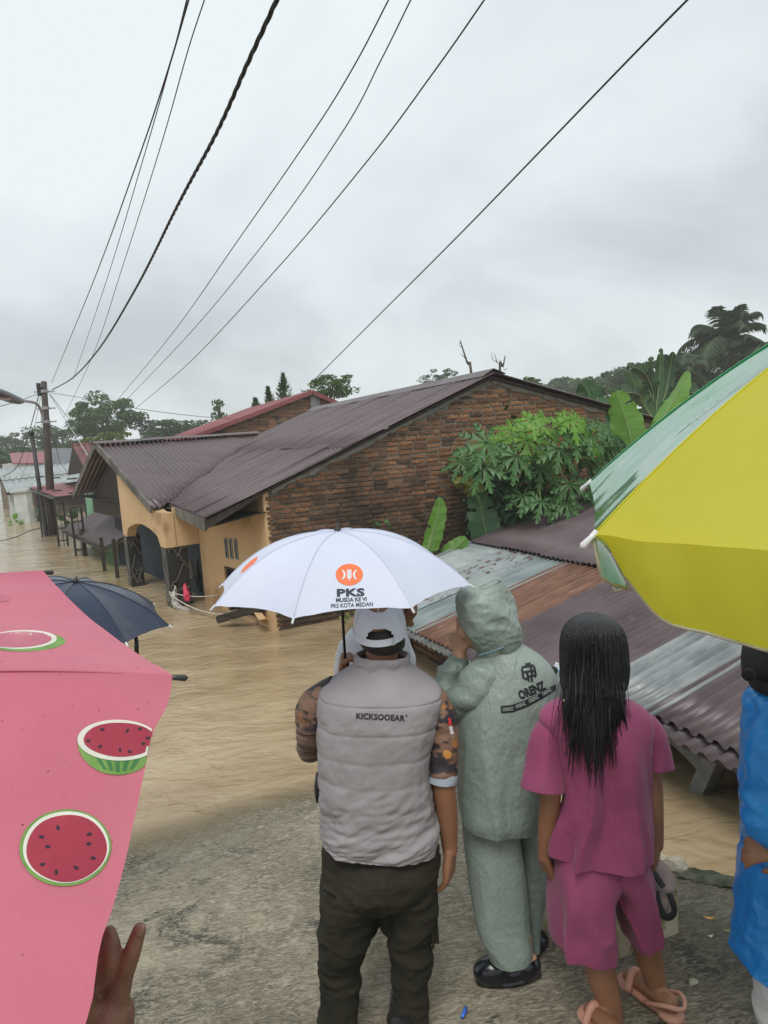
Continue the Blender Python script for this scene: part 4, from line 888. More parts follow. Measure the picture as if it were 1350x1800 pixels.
# ---- palms
FROND = leafmat('palm_frond', (.05, .085, .042), (.085, .13, .06), .3)
def palm(label, px, py, d, rpx, seed, nf=22, up=1.0):
    c = P(px, py, d); R = rpx*d/FPX; root = thing('oil_palm', label, 'palm', V(c[0], c[1], -1), 'palms at right'); rg = np.random.default_rng(seed)
    b = MB(); b.tube(cinterp([V(c[0], c[1], -1), (c+V(c[0], c[1], -1))/2, c], 12), np.linspace(.32, .26, 12), 10); b.build('trunk', BARK, root, True)
    for k in range(nf):
        th = k*2.4+rg.uniform(-.2, .2); el = rg.uniform(-.25, 1.25)*up; L = R*rg.uniform(.85, 1.15); n = 26
        t = np.linspace(0, 1, n); h = V(math.cos(th), math.sin(th), 0)
        pts = c+np.outer(L*np.sin(t*1.35)/1.0*math.cos(el)*.9, h)+np.outer(L*(t*math.sin(el)*1.15-.55*t**2.2), UP)
        v = []; f = []
        tg_ = np.gradient(pts, axis=0); tg_ /= np.linalg.norm(tg_, axis=1)[:, None]
        for i in range(2, n):
            sd = unit(np.cross(tg_[i], UP)); ln = L*.34*math.sin(min(1, t[i]*1.15+.12)*math.pi*.93)**.6
            for sg in (-1, 1):
                for q_ in range(2):
                    tip = pts[i]+(sd*sg*.8+tg_[i]*.55-UP*(.35+.35*rg.random()))*ln*rg.uniform(.8, 1.1); w = tg_[i]*.012*R; m0 = (pts[i]+tip)/2+UP*.06*ln
                    off = tg_[i]*(q_*.02*L); j = len(v); v += [pts[i]-w+off, pts[i]+w+off, m0+w*1.3+off, tip+off, m0-w*1.3+off]; f.append((j, j+1, j+2, j+3, j+4))
        vv, ff = sweep(pts, np.linspace(.02*R, .004*R, n), 4); j = len(v); v += vv; f += [tuple(x+j for x in q) for q in ff]
        mk('frond', v, f, FROND, root)
palm('oil palm with drooping fronds above the yellow umbrella', 1278, 592, 40, 92, 3, 26)
palm('palm crown cut by the right edge of the frame', 1352, 612, 38, 80, 4, 18)
palm('shorter palm left of the tall oil palm', 1196, 655, 34, 72, 5, 18)
# ---- banana leaves
BAN = [mat('banana_leaf_bright', (.12, .27, .035), (.17, .35, .06), scale=3, rough=.38, trans=.35, bump=.25, bscale=30, stretch=(1, 1, 6)),
       mat('banana_leaf_grey_green', (.055, .13, .055), (.09, .19, .08), scale=3, rough=.42, trans=.25, bump=.25, bscale=30),
       mat('banana_leaf_yellowing', (.10, .16, .04), (.30, .24, .05), scale=5, rough=.5, trans=.25, speck=((.20, .09, .02), 4, .62)),
       mat('banana_leaf_dark', (.022, .055, .02), (.04, .085, .03), scale=3, rough=.45, trans=.2)]
RIB = mat('leaf_rib', (.16, .24, .08), (.22, .30, .11), scale=5, rough=.5)
def banana_leaf(parent, keys, wpx, m, seed, fold=.35, roll=0., tears=4, taper=.6):
    """broad leaf along surveyed keys (px, py, d); half width from the pixels' own scale"""
    rg = np.random.default_rng(seed); n = 30; pts = cinterp([P(*k) for k in keys], n); d = np.mean([k[2] for k in keys]); W = wpx*d/FPX/2
    tg_ = np.gradient(pts, axis=0); tg_ /= np.linalg.norm(tg_, axis=1)[:, None]
    tearpos = np.sort(rg.uniform(.15, .9, tears))
    v = []; f = []; t = np.linspace(0, 1, n)
    for sg in (-1, 1):
        seg = 0; j0 = len(v)
        for i in range(n):
            view = unit(EYE-pts[i]); sd = unit(np.cross(tg_[i], view)); nr = np.cross(sd, tg_[i])
            sd2 = sd*math.cos(roll)+nr*math.sin(roll); nr2 = np.cross(sd2, tg_[i])
            w = W*(math.sin(math.pi*min(1, (t[i]*.93+.07)**taper))**.55)*(1+.06*math.sin(i*1.3+seed))
            sag = .12*math.sin(t[i]*9+seed+sg)
            for k in range(6):
                s = k/5; v.append(pts[i]+sd2*sg*w*s-nr2*(fold*w*s+(sag+.05*math.sin(i*.9))*w*s*s)+tg_[i]*.25*w*s)
        for i in range(n-1):
            torn = any(abs(tp-(t[i]+t[i+1])/2) < .5/n for tp in tearpos) and (rg.random() < .6)
            for k in range(5):
                if torn and k >= 2: continue
                a = j0+i*6+k; f.append((a, a+1, a+7, a+6))
    o = mk('leaf', v, f, m, parent, True)
    vv, ff = sweep(pts+0*pts, np.linspace(.016, .004, n)*max(1, W/.25), 5); mk('midrib', vv, ff, RIB, o, True)
    return o
def banana(label, loc, leaves, stem=None, group='banana plants'):
    root = thing('banana_plant', label, 'banana plant', loc, group)
    if stem is not None:
        v, f = sweep(cinterp(stem, 8), np.linspace(.11, .05, 8), 10); mk('stem', v, f, mat('banana_stem', (.07, .10, .035), (.13, .14, .06), scale=5, rough=.6), root, True)
    for k, l in enumerate(leaves): banana_leaf(root, *l[:3], seed=k*7+int(loc[0]*10), **(l[3] if len(l) > 3 else {}))
    return root
q = ony(1075, 800, 8.7); bz = V(q[0], 8.75, -.6)
banana('banana plant with broad upright leaves against the right end of the brick wall', bz, [
    ([(1040, 812, 11.4), (1042, 760, 11.4), (1038, 715, 11.4), (1034, 690, 11.35), (1022, 672, 11.3)], 62, BAN[1], dict(fold=.25, tears=3)),
    ([(1112, 820, 11.2), (1108, 770, 11.2), (1094, 720, 11.2), (1082, 688, 11.2)], 60, BAN[0], dict(fold=.2, tears=2)),
    ([(1150, 760, 11.0), (1175, 720, 11.0), (1192, 690, 11.0), (1208, 652, 11.0)], 44, BAN[0], dict(fold=.6, roll=.5, tears=1)),
    ([(1065, 790, 11.6), (1085, 770, 11.6), (1110, 765, 11.6)], 44, BAN[1], dict(fold=.3)),
    ([(1060, 800, 11.1), (1000, 770, 11.2), (975, 750, 11.2)], 24, BAN[0], dict(fold=.7, roll=.6)),
    ([(1090, 830, 11.3), (1075, 790, 11.3), (1072, 770, 11.3)], 50, BAN[3], dict(fold=.2))], [bz, bz+V(0, 0, 1.2), bz+V(0, .02, 2.0)])
q = ony(850, 960, 8.6); bz = V(q[0], 8.62, -.6)
banana('young banana plant with browning upper leaf in front of the brick wall', bz, [
    ([(862, 965, 10.0), (852, 925, 10.0), (845, 890, 10.0), (836, 868, 9.95)], 56, BAN[1], dict(fold=.2, tears=2)),
    ([(845, 885, 10.0), (838, 868, 9.95), (820, 850, 9.9), (798, 850, 9.8)], 34, BAN[2], dict(fold=.4, tears=4)),
    ([(780, 985, 9.7), (800, 965, 9.7), (820, 945, 9.7)], 36, BAN[0], dict(fold=.2, tears=0)),
    ([(872, 940, 10.1), (885, 880, 10.1), (880, 830, 10.1)], 54, BAN[3], dict(fold=.2))], [bz, bz+V(0, 0, .8), bz+V(0, 0, 1.3)])
q = ony(762, 970, 8.6); bz = V(q[0], 8.55, -.6)
banana('single bright banana shoot rising beside the white umbrella', bz, [
    ([(752, 968, 9.6), (762, 930, 9.6), (770, 900, 9.6), (772, 874, 9.6)], 34, BAN[0], dict(fold=.5, roll=.35, tears=2)),
    ([(748, 975, 9.6), (757, 955, 9.6), (768, 935, 9.6)], 20, BAN[0], dict(fold=.3))], [bz, bz+V(0, 0, .8), bz+V(.02, 0, 1.0)])
q = P(1140, 660, 19); bz = V(q[0], q[1], -.6)
banana('tall dark banana clump behind the wall end, leaves arching', bz, [
    ([(1150, 735, 19), (1148, 690, 19), (1132, 655, 18.6), (1102, 642, 18)], 30, BAN[3], dict(fold=.6, tears=9)),
    ([(1152, 730, 19), (1158, 680, 19), (1160, 640, 18.8), (1162, 612, 18.5)], 17, BAN[1], dict(fold=.8, tears=2)),
    ([(1155, 735, 19), (1170, 690, 19.2), (1178, 650, 19.2), (1183, 618, 19)], 24, BAN[3], dict(fold=.6, tears=5)),
    ([(1148, 740, 19), (1130, 700, 18.8), (1105, 690, 18.2), (1085, 700, 18)], 26, BAN[3], dict(fold=.6, tears=8)),
    ([(1150, 740, 19), (1125, 700, 18.8), (1112, 670, 18.5), (1108, 655, 18.4)], 28, BAN[1], dict(fold=.5, tears=5)),
    ([(1155, 735, 19), (1138, 670, 19), (1140, 640, 18.8), (1148, 628, 18.5)], 14, BAN[1], dict(fold=.9, tears=1)),
    ([(1155, 740, 19), (1195, 700, 19), (1215, 690, 18.6), (1230, 700, 18.2)], 30, BAN[3], dict(fold=.6, tears=8))], [bz, bz+V(0, 0, 2.2), bz+V(0, 0, 3.6)])
# ---- papaya
PAP = [mat('papaya_leaf_bright', (.11, .27, .022), (.19, .38, .045), scale=4, rough=.45, trans=.35), mat('papaya_leaf', (.050, .135, .032), (.085, .19, .055), scale=4, rough=.45, trans=.25), mat('papaya_leaf_dark', (.018, .055, .016), (.035, .085, .026), scale=4, rough=.5, trans=.2)]
def papaya_leaf_mesh(seed, m):
    rg = np.random.default_rng(seed); v = [(0, 0, 0)]; f = []
    angs = np.radians([-128, -86, -44, 0, 44, 86, 128])+rg.normal(0, .06, 7); lens = np.array([.62, .85, .97, 1.05, .97, .85, .62])*rg.uniform(.9, 1.08, 7)
    for a, L in zip(angs, lens):
        dx = V(math.sin(a), math.cos(a), 0); sx = V(math.cos(a), -math.sin(a), 0); zc = lambda r: -.22*r*r
        prof = [(.0, .02), (.22, .075), (.34, .09), (.42, .21), (.50, .24), (.52, .10), (.62, .09), (.68, .19), (.74, .20), (.76, .08), (.86, .07), (.90, .11), (1.0, .0)]
        k = len(v)
        for t, w in prof:
            sk = .10 if w > .15 else 0
            for s in (-1, 0, 1):
                r = t*L+(sk*L if s else 0); p = dx*r+sx*(w*L*s*.85); v.append((p[0], p[1], zc(np.linalg.norm(p))+(.035 if s else -.01)))
        for i in range(len(prof)-1):
            b0 = k+i*3; f += [(b0, b0+1, b0+4, b0+3), (b0+1, b0+2, b0+5, b0+4)]
    me = bpy.data.meshes.new('papaya_leaf'); me.from_pydata([list(map(float, x)) for x in v], [], f); me.update(); me.polygons.foreach_set('use_smooth', [True]*len(f)); me.materials.append(m); return me
plm = [[papaya_leaf_mesh(s+10*i, m) for s in range(3)] for i, m in enumerate(PAP)]
pap = thing('papaya_tree', 'leafy papaya tree with lobed leaves in front of the brick wall', 'papaya tree', V(*ony(945, 850, 8.6)[:2], -.6))
c0 = ony(945, 830, 8.55)
b = MB(); b.tube(cinterp([V(c0[0], 8.6, -.6), V(c0[0]-.05, 8.55, .8), c0, c0+V(.05, 0, .55)], 14), np.linspace(.10, .04, 14), 10); b.build('trunk', mat('papaya_bark', (.10, .11, .075), (.17, .17, .12), scale=10, rough=.8), pap, True)
rg = np.random.default_rng(5)
spots = [(808, 812, 1), (845, 818, 1), (880, 775, 0), (920, 762, 0), (955, 752, 0), (985, 742, 0), (850, 782, 1), (838, 842, 2), (905, 800, 1), (948, 822, 1), (935, 845, 1), (905, 868, 2), (870, 875, 2), (850, 880, 2), (985, 790, 1), (1020, 790, 1), (1040, 810, 1), (975, 760, 0), (925, 775, 0), (880, 790, 0), (1000, 850, 1), (960, 862, 1), (920, 875, 1), (1015, 880, 2), (1045, 850, 1), (880, 850, 2), (990, 815, 2), (1060, 820, 1), (1075, 790, 2), (1040, 770, 1), (868, 905, 2), (905, 895, 2), (950, 885, 1), (985, 878, 1), (840, 800, 1), (1010, 830, 2), (1065, 845, 2), (895, 755, 0), (940, 740, 0), (1005, 765, 1), (915, 820, 2), (860, 860, 2), (930, 905, 2), (985, 905, 2), (1035, 880, 1), (890, 830, 2), (955, 795, 0), (1030, 905, 2), (1000, 735, 0), (1085, 772, 1), (1100, 785, 2), (1070, 765, 1), (1055, 745, 1), (825, 868, 2), (845, 905, 2), (880, 895, 2), (815, 835, 2), (1020, 745, 0), (1045, 790, 0), (1000, 890, 1), (960, 905, 2), (900, 845, 1), (1075, 815, 1)]
for k, (px, py, mi) in enumerate(spots):
    d = 9.75+rg.uniform(-.35, .55)+(.5 if mi == 2 else 0)-(.0 if mi else .1); p = P(px+rg.uniform(-6, 6), py+rg.uniform(-5, 5), d)
    out = unit(p-(c0+V(0, .1, .2))); hub = c0+V(0, 0, rg.uniform(-.2, .55))
    tilt = unit(out*.8+V(0, -.75, 0)+V(0, 0, .75)+rg.normal(0, .25, 3)); fw = unit(out-tilt*np.dot(out, tilt)); rx = np.cross(fw, tilt)
    s = rg.uniform(.30, .44); mtx = Matrix((list(map(float, rx*s)), list(map(float, fw*s)), list(map(float, tilt*s)))).transposed().to_4x4(); mtx.translation = [float(x) for x in p-wloc(pap)]
    o = bpy.data.objects.new('leaf', plm[mi][k % 3]); col.objects.link(o); o.parent = pap; o.matrix_local = mtx
    vv, ff = sweep(cinterp([hub, (hub+p)/2+V(0, 0, .08), p], 8), np.linspace(.011, .006, 8), 5); mk('petiole', vv, ff, RIB, pap, True)
# small creeper and low yellowing plant at the foot of the wall
def small_plant(label, px, py, d, n, size, m, seed, name='creeper'):
    rg = np.random.default_rng(seed); c = P(px, py, d); root = thing(name, label, 'plant', V(c[0], c[1], c[2]-.3))
    for k in range(n):
        t = unit(rg.normal(size=3)+V(0, -.6, .6)); p = c+rg.normal(0, size*.8, 3)*V(1.2, .4, .8); s1 = unit(np.cross(t, rg.normal(size=3))); L = size*rg.uniform(.6, 1.1)
        prof = [(0, 0), (.25, .32), (.55, .36), (.8, .2), (1, 0)]; v = []; nr = np.cross(s1, t)
        for a, w in prof: v += [p+s1*a*L-nr*0+t*(.15*a*a*L), p+s1*a*L+nr*w*L, p+s1*a*L-nr*w*L]
        f = []
        for i in range(4): f += [(3*i, 3*i+1, 3*i+4, 3*i+3), (3*i+2, 3*i, 3*i+3, 3*i+5)]
        mk('leaf', v, f, m, root, True)
small_plant('small broad-leaved creeper on the brick wall above the white umbrella', 672, 918, 9.75, 7, .09, PAP[1], 3)
small_plant('yellowing low plant at the waterline under the white umbrella', 604, 1082, 8.6, 9, .09, BAN[2], 6)
small_plant('dark weed in the gap at the brick wall above the papaya', 890, 728, 10.5, 4, .16, BAN[3], 9)
b = small_plant('water plants around the foot of the white pillars', 30, 922, 29, 22, .30, BAN[0], 11, 'water_plant')
small_plant('water plants drifting behind the black lattice posts', 70, 912, 30, 30, .34, PAP[1], 12, 'water_plant')
small_plant('water plants drifting left of the green column', 125, 912, 27, 22, .30, PAP[1], 13, 'water_plant')
# ================================================================== HAZE
hz = bpy.data.materials.new('haze'); hz.use_nodes = True; nt = hz.node_tree; nt.nodes.clear(); o_ = nt.nodes.new('ShaderNodeOutputMaterial'); pv = nt.nodes.new('ShaderNodeVolumePrincipled')
pv.inputs['Color'].default_value = (.96, .98, 1, 1); pv.inputs['Density'].default_value = .0017; pv.inputs['Anisotropy'].default_value = .2; nt.links.new(pv.outputs[0], o_.inputs['Volume'])
HB = [(-90, -20, -3), (150, -20, -3), (150, 165, -3), (-90, 165, -3)]
haze = mk('haze', HB+[(x, y, 13.0) for x, y, z in HB], [(3, 2, 1, 0), (4, 5, 6, 7), (0, 1, 5, 4), (1, 2, 6, 5), (2, 3, 7, 6), (3, 0, 4, 7)], hz); tag(haze, kind='stuff')
# ================================================================== UMBRELLAS
def bvh_of(*objs):
    vs_, fs_ = [], []
    for o in objs:
        b = wloc(o); n = len(vs_); vs_ += [Vector(v.co)+Vector(b) for v in o.data.vertices]; fs_ += [tuple(i+n for i in p.vertices) for p in o.data.polygons]
    return BVHTree.FromPolygons(vs_, fs_)
def project_print(name, pts2, faces, bvh, m, parent, off=.0012):
    """lay a flat print (pixel outline as surveyed) onto the real cloth surface"""
    out = []; good = {}
    for i, (x, y) in enumerate(pts2):
        r = ray(x, y); h = bvh.ray_cast(Vector(EYE), Vector(r).normalized())
        if h[0] is not None: good[i] = len(out); out.append(np.array(h[0])-unit(r)*off)
    f = [tuple(good[i] for i in q) for q in faces if all(i in good for i in q)]
    return mk(name, out, f, m, parent, True) if f else None
def fill2d(loops, maxlen):
    bm = bmesh.new()
    for lp in loops:
        vs_ = [bm.verts.new((x, y, 0)) for x, y in lp]
        for i in range(len(vs_)): bm.edges.new((vs_[i], vs_[(i+1) % len(vs_)]))
    bmesh.ops.triangle_fill(bm, use_beauty=True, use_dissolve=False, edges=bm.edges)
    return refine(bm, maxlen)
def refine(bm, maxlen):
    for _ in range(6):
        ed = [e for e in bm.edges if e.calc_length() > maxlen]
        if not ed: break
        bmesh.ops.subdivide_edges(bm, edges=ed, cuts=1, use_grid_fill=False); bmesh.ops.triangulate(bm, faces=bm.faces)
    bm.verts.index_update(); r = [(v.co.x, v.co.y) for v in bm.verts], [tuple(v.index for v in f.verts) for f in bm.faces]; bm.free(); return r
def text2d(s, bold=0., shear=0., spacing=1.0):
    cu = bpy.data.curves.new('t', 'FONT'); cu.body = s; cu.size = 1; cu.align_x = 'CENTER'; cu.align_y = 'CENTER'; cu.offset = bold; cu.shear = shear; cu.space_character = spacing; cu.resolution_u = 3
    o = bpy.data.objects.new('t', cu); col.objects.link(o); dg = bpy.context.evaluated_depsgraph_get(); me = bpy.data.meshes.new_from_object(o.evaluated_get(dg))
    bm = bmesh.new(); bm.from_mesh(me); bpy.data.objects.remove(o); bpy.data.curves.remove(cu); bpy.data.meshes.remove(me)
    return bm
def print_text(name, s, cx, cy, w, h, rot, bvh, m, parent, bold=.02, shear=0., curve=0., spacing=1.0, off=.0012):
    bm = text2d(s, bold, shear, spacing); xs = [v.co.x for v in bm.verts]; ys_ = [v.co.y for v in bm.verts]
    x0, x1, y0, y1 = min(xs), max(xs), min(ys_), max(ys_)
    for v in bm.verts: v.co = ((v.co.x-(x0+x1)/2)/(x1-x0)*w, -(v.co.y-(y0+y1)/2)/(y1-y0)*h, 0)
    p, f = refine(bm, 4.0); c, s_ = math.cos(rot), math.sin(rot)
    q = []
    for x, y in p:
        yy_ = y+curve*(x/(w/2))**2; q.append((cx+x*c-yy_*s_, cy+x*s_+yy_*c))
    return project_print(name, q, f, bvh, m, parent, off)
def ell(cx, cy, rx, ry, rot=0, n=40, a0=0, a1=2*math.pi, jag=0, seed=0):
    t = np.linspace(a0, a1, n, endpoint=(a1-a0 < 6.2)); c, s = math.cos(rot), math.sin(rot); k = 1+jag*np.sin(t*5+seed)
    return [(cx+rx*k_*math.cos(a)*c-ry*k_*math.sin(a)*s, cy+rx*k_*math.cos(a)*s+ry*k_*math.sin(a)*c) for a, k_ in zip(t, k)]
def umbrella(label, p, mats, q=2.0, N=8, sag=.02, hem=.045, shaft=.75, tipm=None, ribm=None, handle=None, valance=0., vm=None, wrinkle=.004, tipl=.02, seed=0, hemm=None, apexcap=True):
    A = P(p[0], p[1], p[2]); ax = unit(UP+RGT*p[3]+FWD*p[4]); e1 = unit(RGT-ax*np.dot(RGT, ax)); e2 = np.cross(ax, e1)
    root = thing('umbrella', label, 'umbrella', A-ax*shaft)
    rib = lambda k, t: A+(e1*math.cos(p[5]+k*2*math.pi/N)+e2*math.sin(p[5]+k*2*math.pi/N))*p[6]*t-ax*p[7]*t**q
    panels = []
    for k in range(N):
        ns, nt_ = 26, 34; v = []
        for i in range(nt_+1):
            for j in range(ns+1):
                s = j/ns; t = (i/nt_)*(1-hem*4*s*(1-s)); base = rib(k, t)*(1-s)+rib(k+1, t)*s
                v.append(base-ax*(sag*4*s*(1-s)*t*(1.2-.4*t)))
        v = np.array(v); nn = fbm(v, 9, seed+k, 3)*wrinkle+ridge(v*np.array([1, 1, .6]), 6, seed+20+k)*wrinkle*.6
        w_ = np.array([min(1, 5*min(j/ns, 1-j/ns))*min(1, 3*i/nt_) for i in range(nt_+1) for j in range(ns+1)])
        # tension folds gathering at the rib tips
        th_ = np.array([math.sin(26*(j/ns))*max(0, (i/nt_-.72)/.28)**2*max(0, 1-3.2*min(j/ns, 1-j/ns)) for i in range(nt_+1) for j in range(ns+1)])
        v = v+ax*(nn*w_+wrinkle*.7*th_)[:, None]
        o = mk('panel', v, grid_faces(nt_+1, ns+1), mats[k % len(mats)], root, True); panels.append(o)
        if valance:
            hemv = v[nt_*(ns+1):]; vv = []; nr = 12; tx = unit(hemv[-1]-hemv[0]); inn = unit(A-ax*p[7]-hemv.mean(0))
            for i in range(nr+1):
                for j in range(ns+1):
                    s = j/ns; dl = valance*min(1, (math.sin(math.pi*min(max(s, .0), 1))*1.0)**.33)*(i/nr)
                    vv.append(hemv[j]-UP*dl+inn*(.010*math.sin(s*17+k)*(i/nr)+.020*(i/nr)))
            vv = np.array(vv); vv += inn*(.020*ridge(vv*np.array([1.2, 1.2, .5]), 9, 61+k)*np.repeat(np.linspace(0, 1, nr+1), ns+1))[:, None]
            mk('valance', vv, grid_faces(nr+1, ns+1), mats[k % len(mats)], o, True)
            if hemm:
                ed_ = vv[nr*(ns+1):]; bd = MB(); bd.tube(ed_+0, [.0028]*len(ed_), 6); bd.build('hem_tape', hemm, o, True)
        sm_ = v.reshape(nt_+1, ns+1, 3)[:, 0]; bd = MB(); bd.tube(sm_+ax*.0012, .0016, 4); bd.build('seam', mats[k % len(mats)], o, True)
    RB = ribm or mat('rib_steel', (.10, .10, .10), rough=.4, metal=.6)
    for k in range(N):
        pts = [rib(k, t)-ax*.006 for t in np.linspace(.02, .985, 14)]; vv, ff = sweep(pts, .0022, 5); o = mk('rib', vv, ff, RB, root, True)
        d_ = unit(rib(k, 1)-rib(k, .93)); vv, ff = sweep([rib(k, 1)-d_*tipl*.3, rib(k, 1)+d_*tipl*.2, rib(k, 1)+d_*tipl*.8, rib(k, 1)+d_*tipl], [.0035, .004, .0045, .001] if tipl < .025 else [.005, .0045, .0065, .003], 8); mk('tip', vv, ff, tipm or RB, o, True)
        vv, ff = sweep([rib(k, .5)-ax*.008, A-ax*(.5*shaft*.55+.1)], .002, 4); mk('stretcher', vv, ff, RB, root, True)
    SH = mat('black_shaft', (.008, .008, .009), rough=.35)
    vv, ff = sweep([A+ax*.025, A-ax*shaft], .0055, 10); mk('shaft', vv, ff, SH, root, True)
    if apexcap: vv, ff = sweep([A-ax*.004, A+ax*.006, A+ax*.010, A+ax*.014], [.014, .013, .010, .008], 14); mk('cap', vv, ff, SH, root, True)
    if handle: vv, ff = sweep([A-ax*(shaft-.11), A-ax*(shaft-.1), A-ax*(shaft+.0), A-ax*(shaft+.02)], [.012, .017, .016, .010], 12); mk('handle', vv, ff, SH, root, True)
    return root, panels, (A, ax, rib)
WHITEC = mat('white_canopy', (.66, .70, .84), (.71, .75, .88), scale=3, rough=.55, trans=.22, spec=.3)
w_root, w_pan, w_geo = umbrella('white umbrella with orange round emblem held by the man in vest', [593.43, 933.27, 2.72, .0215, -.002, -.2531, .4976, .2095], [WHITEC], 2.45, sag=.018, shaft=.62, handle=True, wrinkle=.003, tipm=mat('white_tip', (.7, .7, .72), rough=.4), ribm=mat('grey_rib', (.2, .2, .21), rough=.4, metal=.5), seed=3)
wb = bvh_of(*w_pan)
ORANGE = mat('orange_print', (.72, .13, .035), (.76, .16, .05), scale=8, rough=.55); WPRINT = mat('white_print', (.74, .76, .82), rough=.55); NAVYP = mat('navy_print', (.012, .016, .032), rough=.55)
front = w_pan[6]
p_, f_ = fill2d([ell(614, 1010, 24, 19, -.04)], 5); project_print('emblem_disc', p_, f_, wb, ORANGE, front, .0016)
for sg in (-1, 1):
    cx_ = 614+sg*8.5
    outer = ell(cx_, 1010, 9.0, 9.0, 0, 26, math.radians(-62 if sg < 0 else 118), math.radians(62 if sg < 0 else 242)); inner = ell(cx_-sg*-3.4*-1, 1010, 8.4, 7.2, 0, 26, math.radians(-66 if sg < 0 else 114), math.radians(66 if sg < 0 else 246))
    outer = [(cx_-sg*(9.0*math.cos(a))*1.0-sg*-7.0, 1010+9.2*math.sin(a)) for a in np.linspace(-1.25, 1.25, 22)]; inner = [(cx_-sg*(5.6*math.cos(a))-sg*-7.0, 1010+7.6*math.sin(a)) for a in np.linspace(1.18, -1.18, 22)]
    p_, f_ = fill2d([outer+inner], 3); project_print('emblem_crescent', p_, f_, wb, WPRINT, front, .0026)
for sg in (-1, 1):
    for r in range(5):
        lp = ell(614+sg*2.3, 1003+r*3.1, 2.6, 1.2, sg*-.7, 10); p_, f_ = fill2d([lp], 3); project_print('emblem_grain', p_, f_, wb, WPRINT, front, .0026)
p_, f_ = fill2d([[(613.4, 1000), (614.6, 1000), (614.6, 1021), (613.4, 1021)]], 4); project_print('emblem_stalk', p_, f_, wb, WPRINT, front, .0024)
print_text('lettering', 'PKS', 616.5, 1041.5, 49, 14.5, -.03, wb, NAVYP, front, .05, spacing=1.08)
print_text('lettering', 'MUSDA KE VI', 617.5, 1054, 54, 7.5, -.035, wb, NAVYP, front, .035)
print_text('lettering', 'PKS KOTA MEDAN', 618.5, 1063.5, 74, 7.5, -.05, wb, NAVYP, front, .022)
# the same print on the far left panel, seen edge-on
lf = w_pan[4]; lb_ = bvh_of(lf)
p_, f_ = fill2d([[(422, 1008), (428, 998), (440, 986), (452, 978), (453, 981), (446, 992), (434, 1002)]], 3); project_print('emblem_disc', p_, f_, lb_, ORANGE, lf, .0016)
# yellow and green parasol
YEL = mat('yellow_canopy', (.86, .80, .09), (.90, .85, .13), scale=2, rough=.38, trans=.6, spec=.3, bump=.2, bscale=300, bdist=.006, crease=6, crscale=2.6); GRN = mat('green_canopy', (.010, .27, .085), (.016, .33, .11), scale=3, rough=.12, trans=.2, spec=.7, coat=1.0, bump=.12, bscale=60, stretch=(1, 1, .3))
HEMT = mat('hem_tape', (.36, .33, .22), (.45, .42, .30), scale=30, rough=.8)
y_root, y_pan, y_geo = umbrella('big yellow and green umbrella with scalloped flap at the right edge', [1708.30, 444.24, 1.108, -.1353, -.0391, 2.4706, .6722, .2976], [GRN, YEL], 1.6, sag=.012, hem=.01, shaft=.95, valance=.142, hemm=HEMT, tipl=.027, tipm=mat('white_tip', (.7, .7, .72), rough=.4), ribm=mat('white_rib', (.6, .6, .6), rough=.4), handle=True, wrinkle=.005, seed=9)
# navy umbrella
NAVY = mat('navy_canopy', (.010, .019, .046), (.017, .029, .062), scale=4, rough=.2, r2=.38, spec=.6, trans=.05)
n_root, n_pan, n_geo = umbrella('wet navy blue umbrella behind the pink watermelon umbrella', [132.72, 1022.70, 3.3411, .2676, -.0156, .124, .4527, .146], [NAVY], 2.0, sag=.015, shaft=.03, wrinkle=.003, seed=5, tipm=mat('white_tip', (.7, .7, .72), rough=.4))
vv, ff = sweep([n_geo[0]-n_geo[1]*.02, P(236, 1105, 3.3), P(240, 1128, 3.28), P(240, 1160, 3.26)], [.006, .008, .010, .011], 10); mk('shaft', vv, ff, MATS['black_shaft'], n_root, True)
# pink watermelon umbrella
PINK = mat('pink_canopy', (.62, .155, .225), (.70, .20, .27), scale=2.2, rough=.42, trans=.28, spec=.5, bump=.12, bscale=200, bdist=.004, crease=4, crscale=5)
p_root, p_pan, p_geo = umbrella('pink umbrella printed with watermelons at the lower left', [-968.98, 1366.13, .659, -.2755, -.6264, .3863, .5683, .3165], [PINK], 1.8, sag=.012, hem=.02, shaft=.55, wrinkle=.011, tipl=.018, seed=12, tipm=mat('grey_tip', (.05, .05, .05), rough=.35))
pb = bvh_of(p_pan[7]); pb0 = bvh_of(p_pan[0])
RIND = mat('rind_green_print', (.09, .22, .04), (.18, .32, .07), scale=30, rough=.6, space='World'); RIND2 = mat('dark_rind_print', (.035, .15, .045), (.06, .2, .06), scale=30, rough=.6); PULP = mat('melon_red_print', (.30, .020, .045), (.35, .03, .055), scale=6, rough=.6); PITH = mat('melon_white_print', (.62, .60, .52), (.7, .68, .6), scale=20, rough=.6); SEED = mat('melon_seed_print', (.02, .015, .03), rough=.5)
def pr(loops, m, nm, bv, par, off, ml=9): p_, f_ = fill2d(loops, ml); return project_print(nm, p_, f_, bv, m, par, off)
pp7 = p_pan[7]
pr([ell(115, 1490, 81, 67.5, -.1)], RIND, 'melon_print', pb, pp7, .0012); pr([ell(116, 1489, 76, 63, -.1, jag=.006)], PITH, 'melon_print', pb, pp7, .0017); pr([ell(117, 1491, 71, 59, -.1, jag=.008)], PULP, 'melon_print', pb, pp7, .0022)
for (x, y, a) in ((102, 1455, 1.2), (73, 1471, .2), (84, 1488, .1), (157, 1466, -.2), (156, 1483, -.15), (164, 1508, .1), (75, 1519, -.3), (99, 1533, 1.6), (134, 1525, .5)):
    pr([ell(x, y, 4.8, 2.9, a, 12)], SEED, 'melon_seed', pb, pp7, .0027)
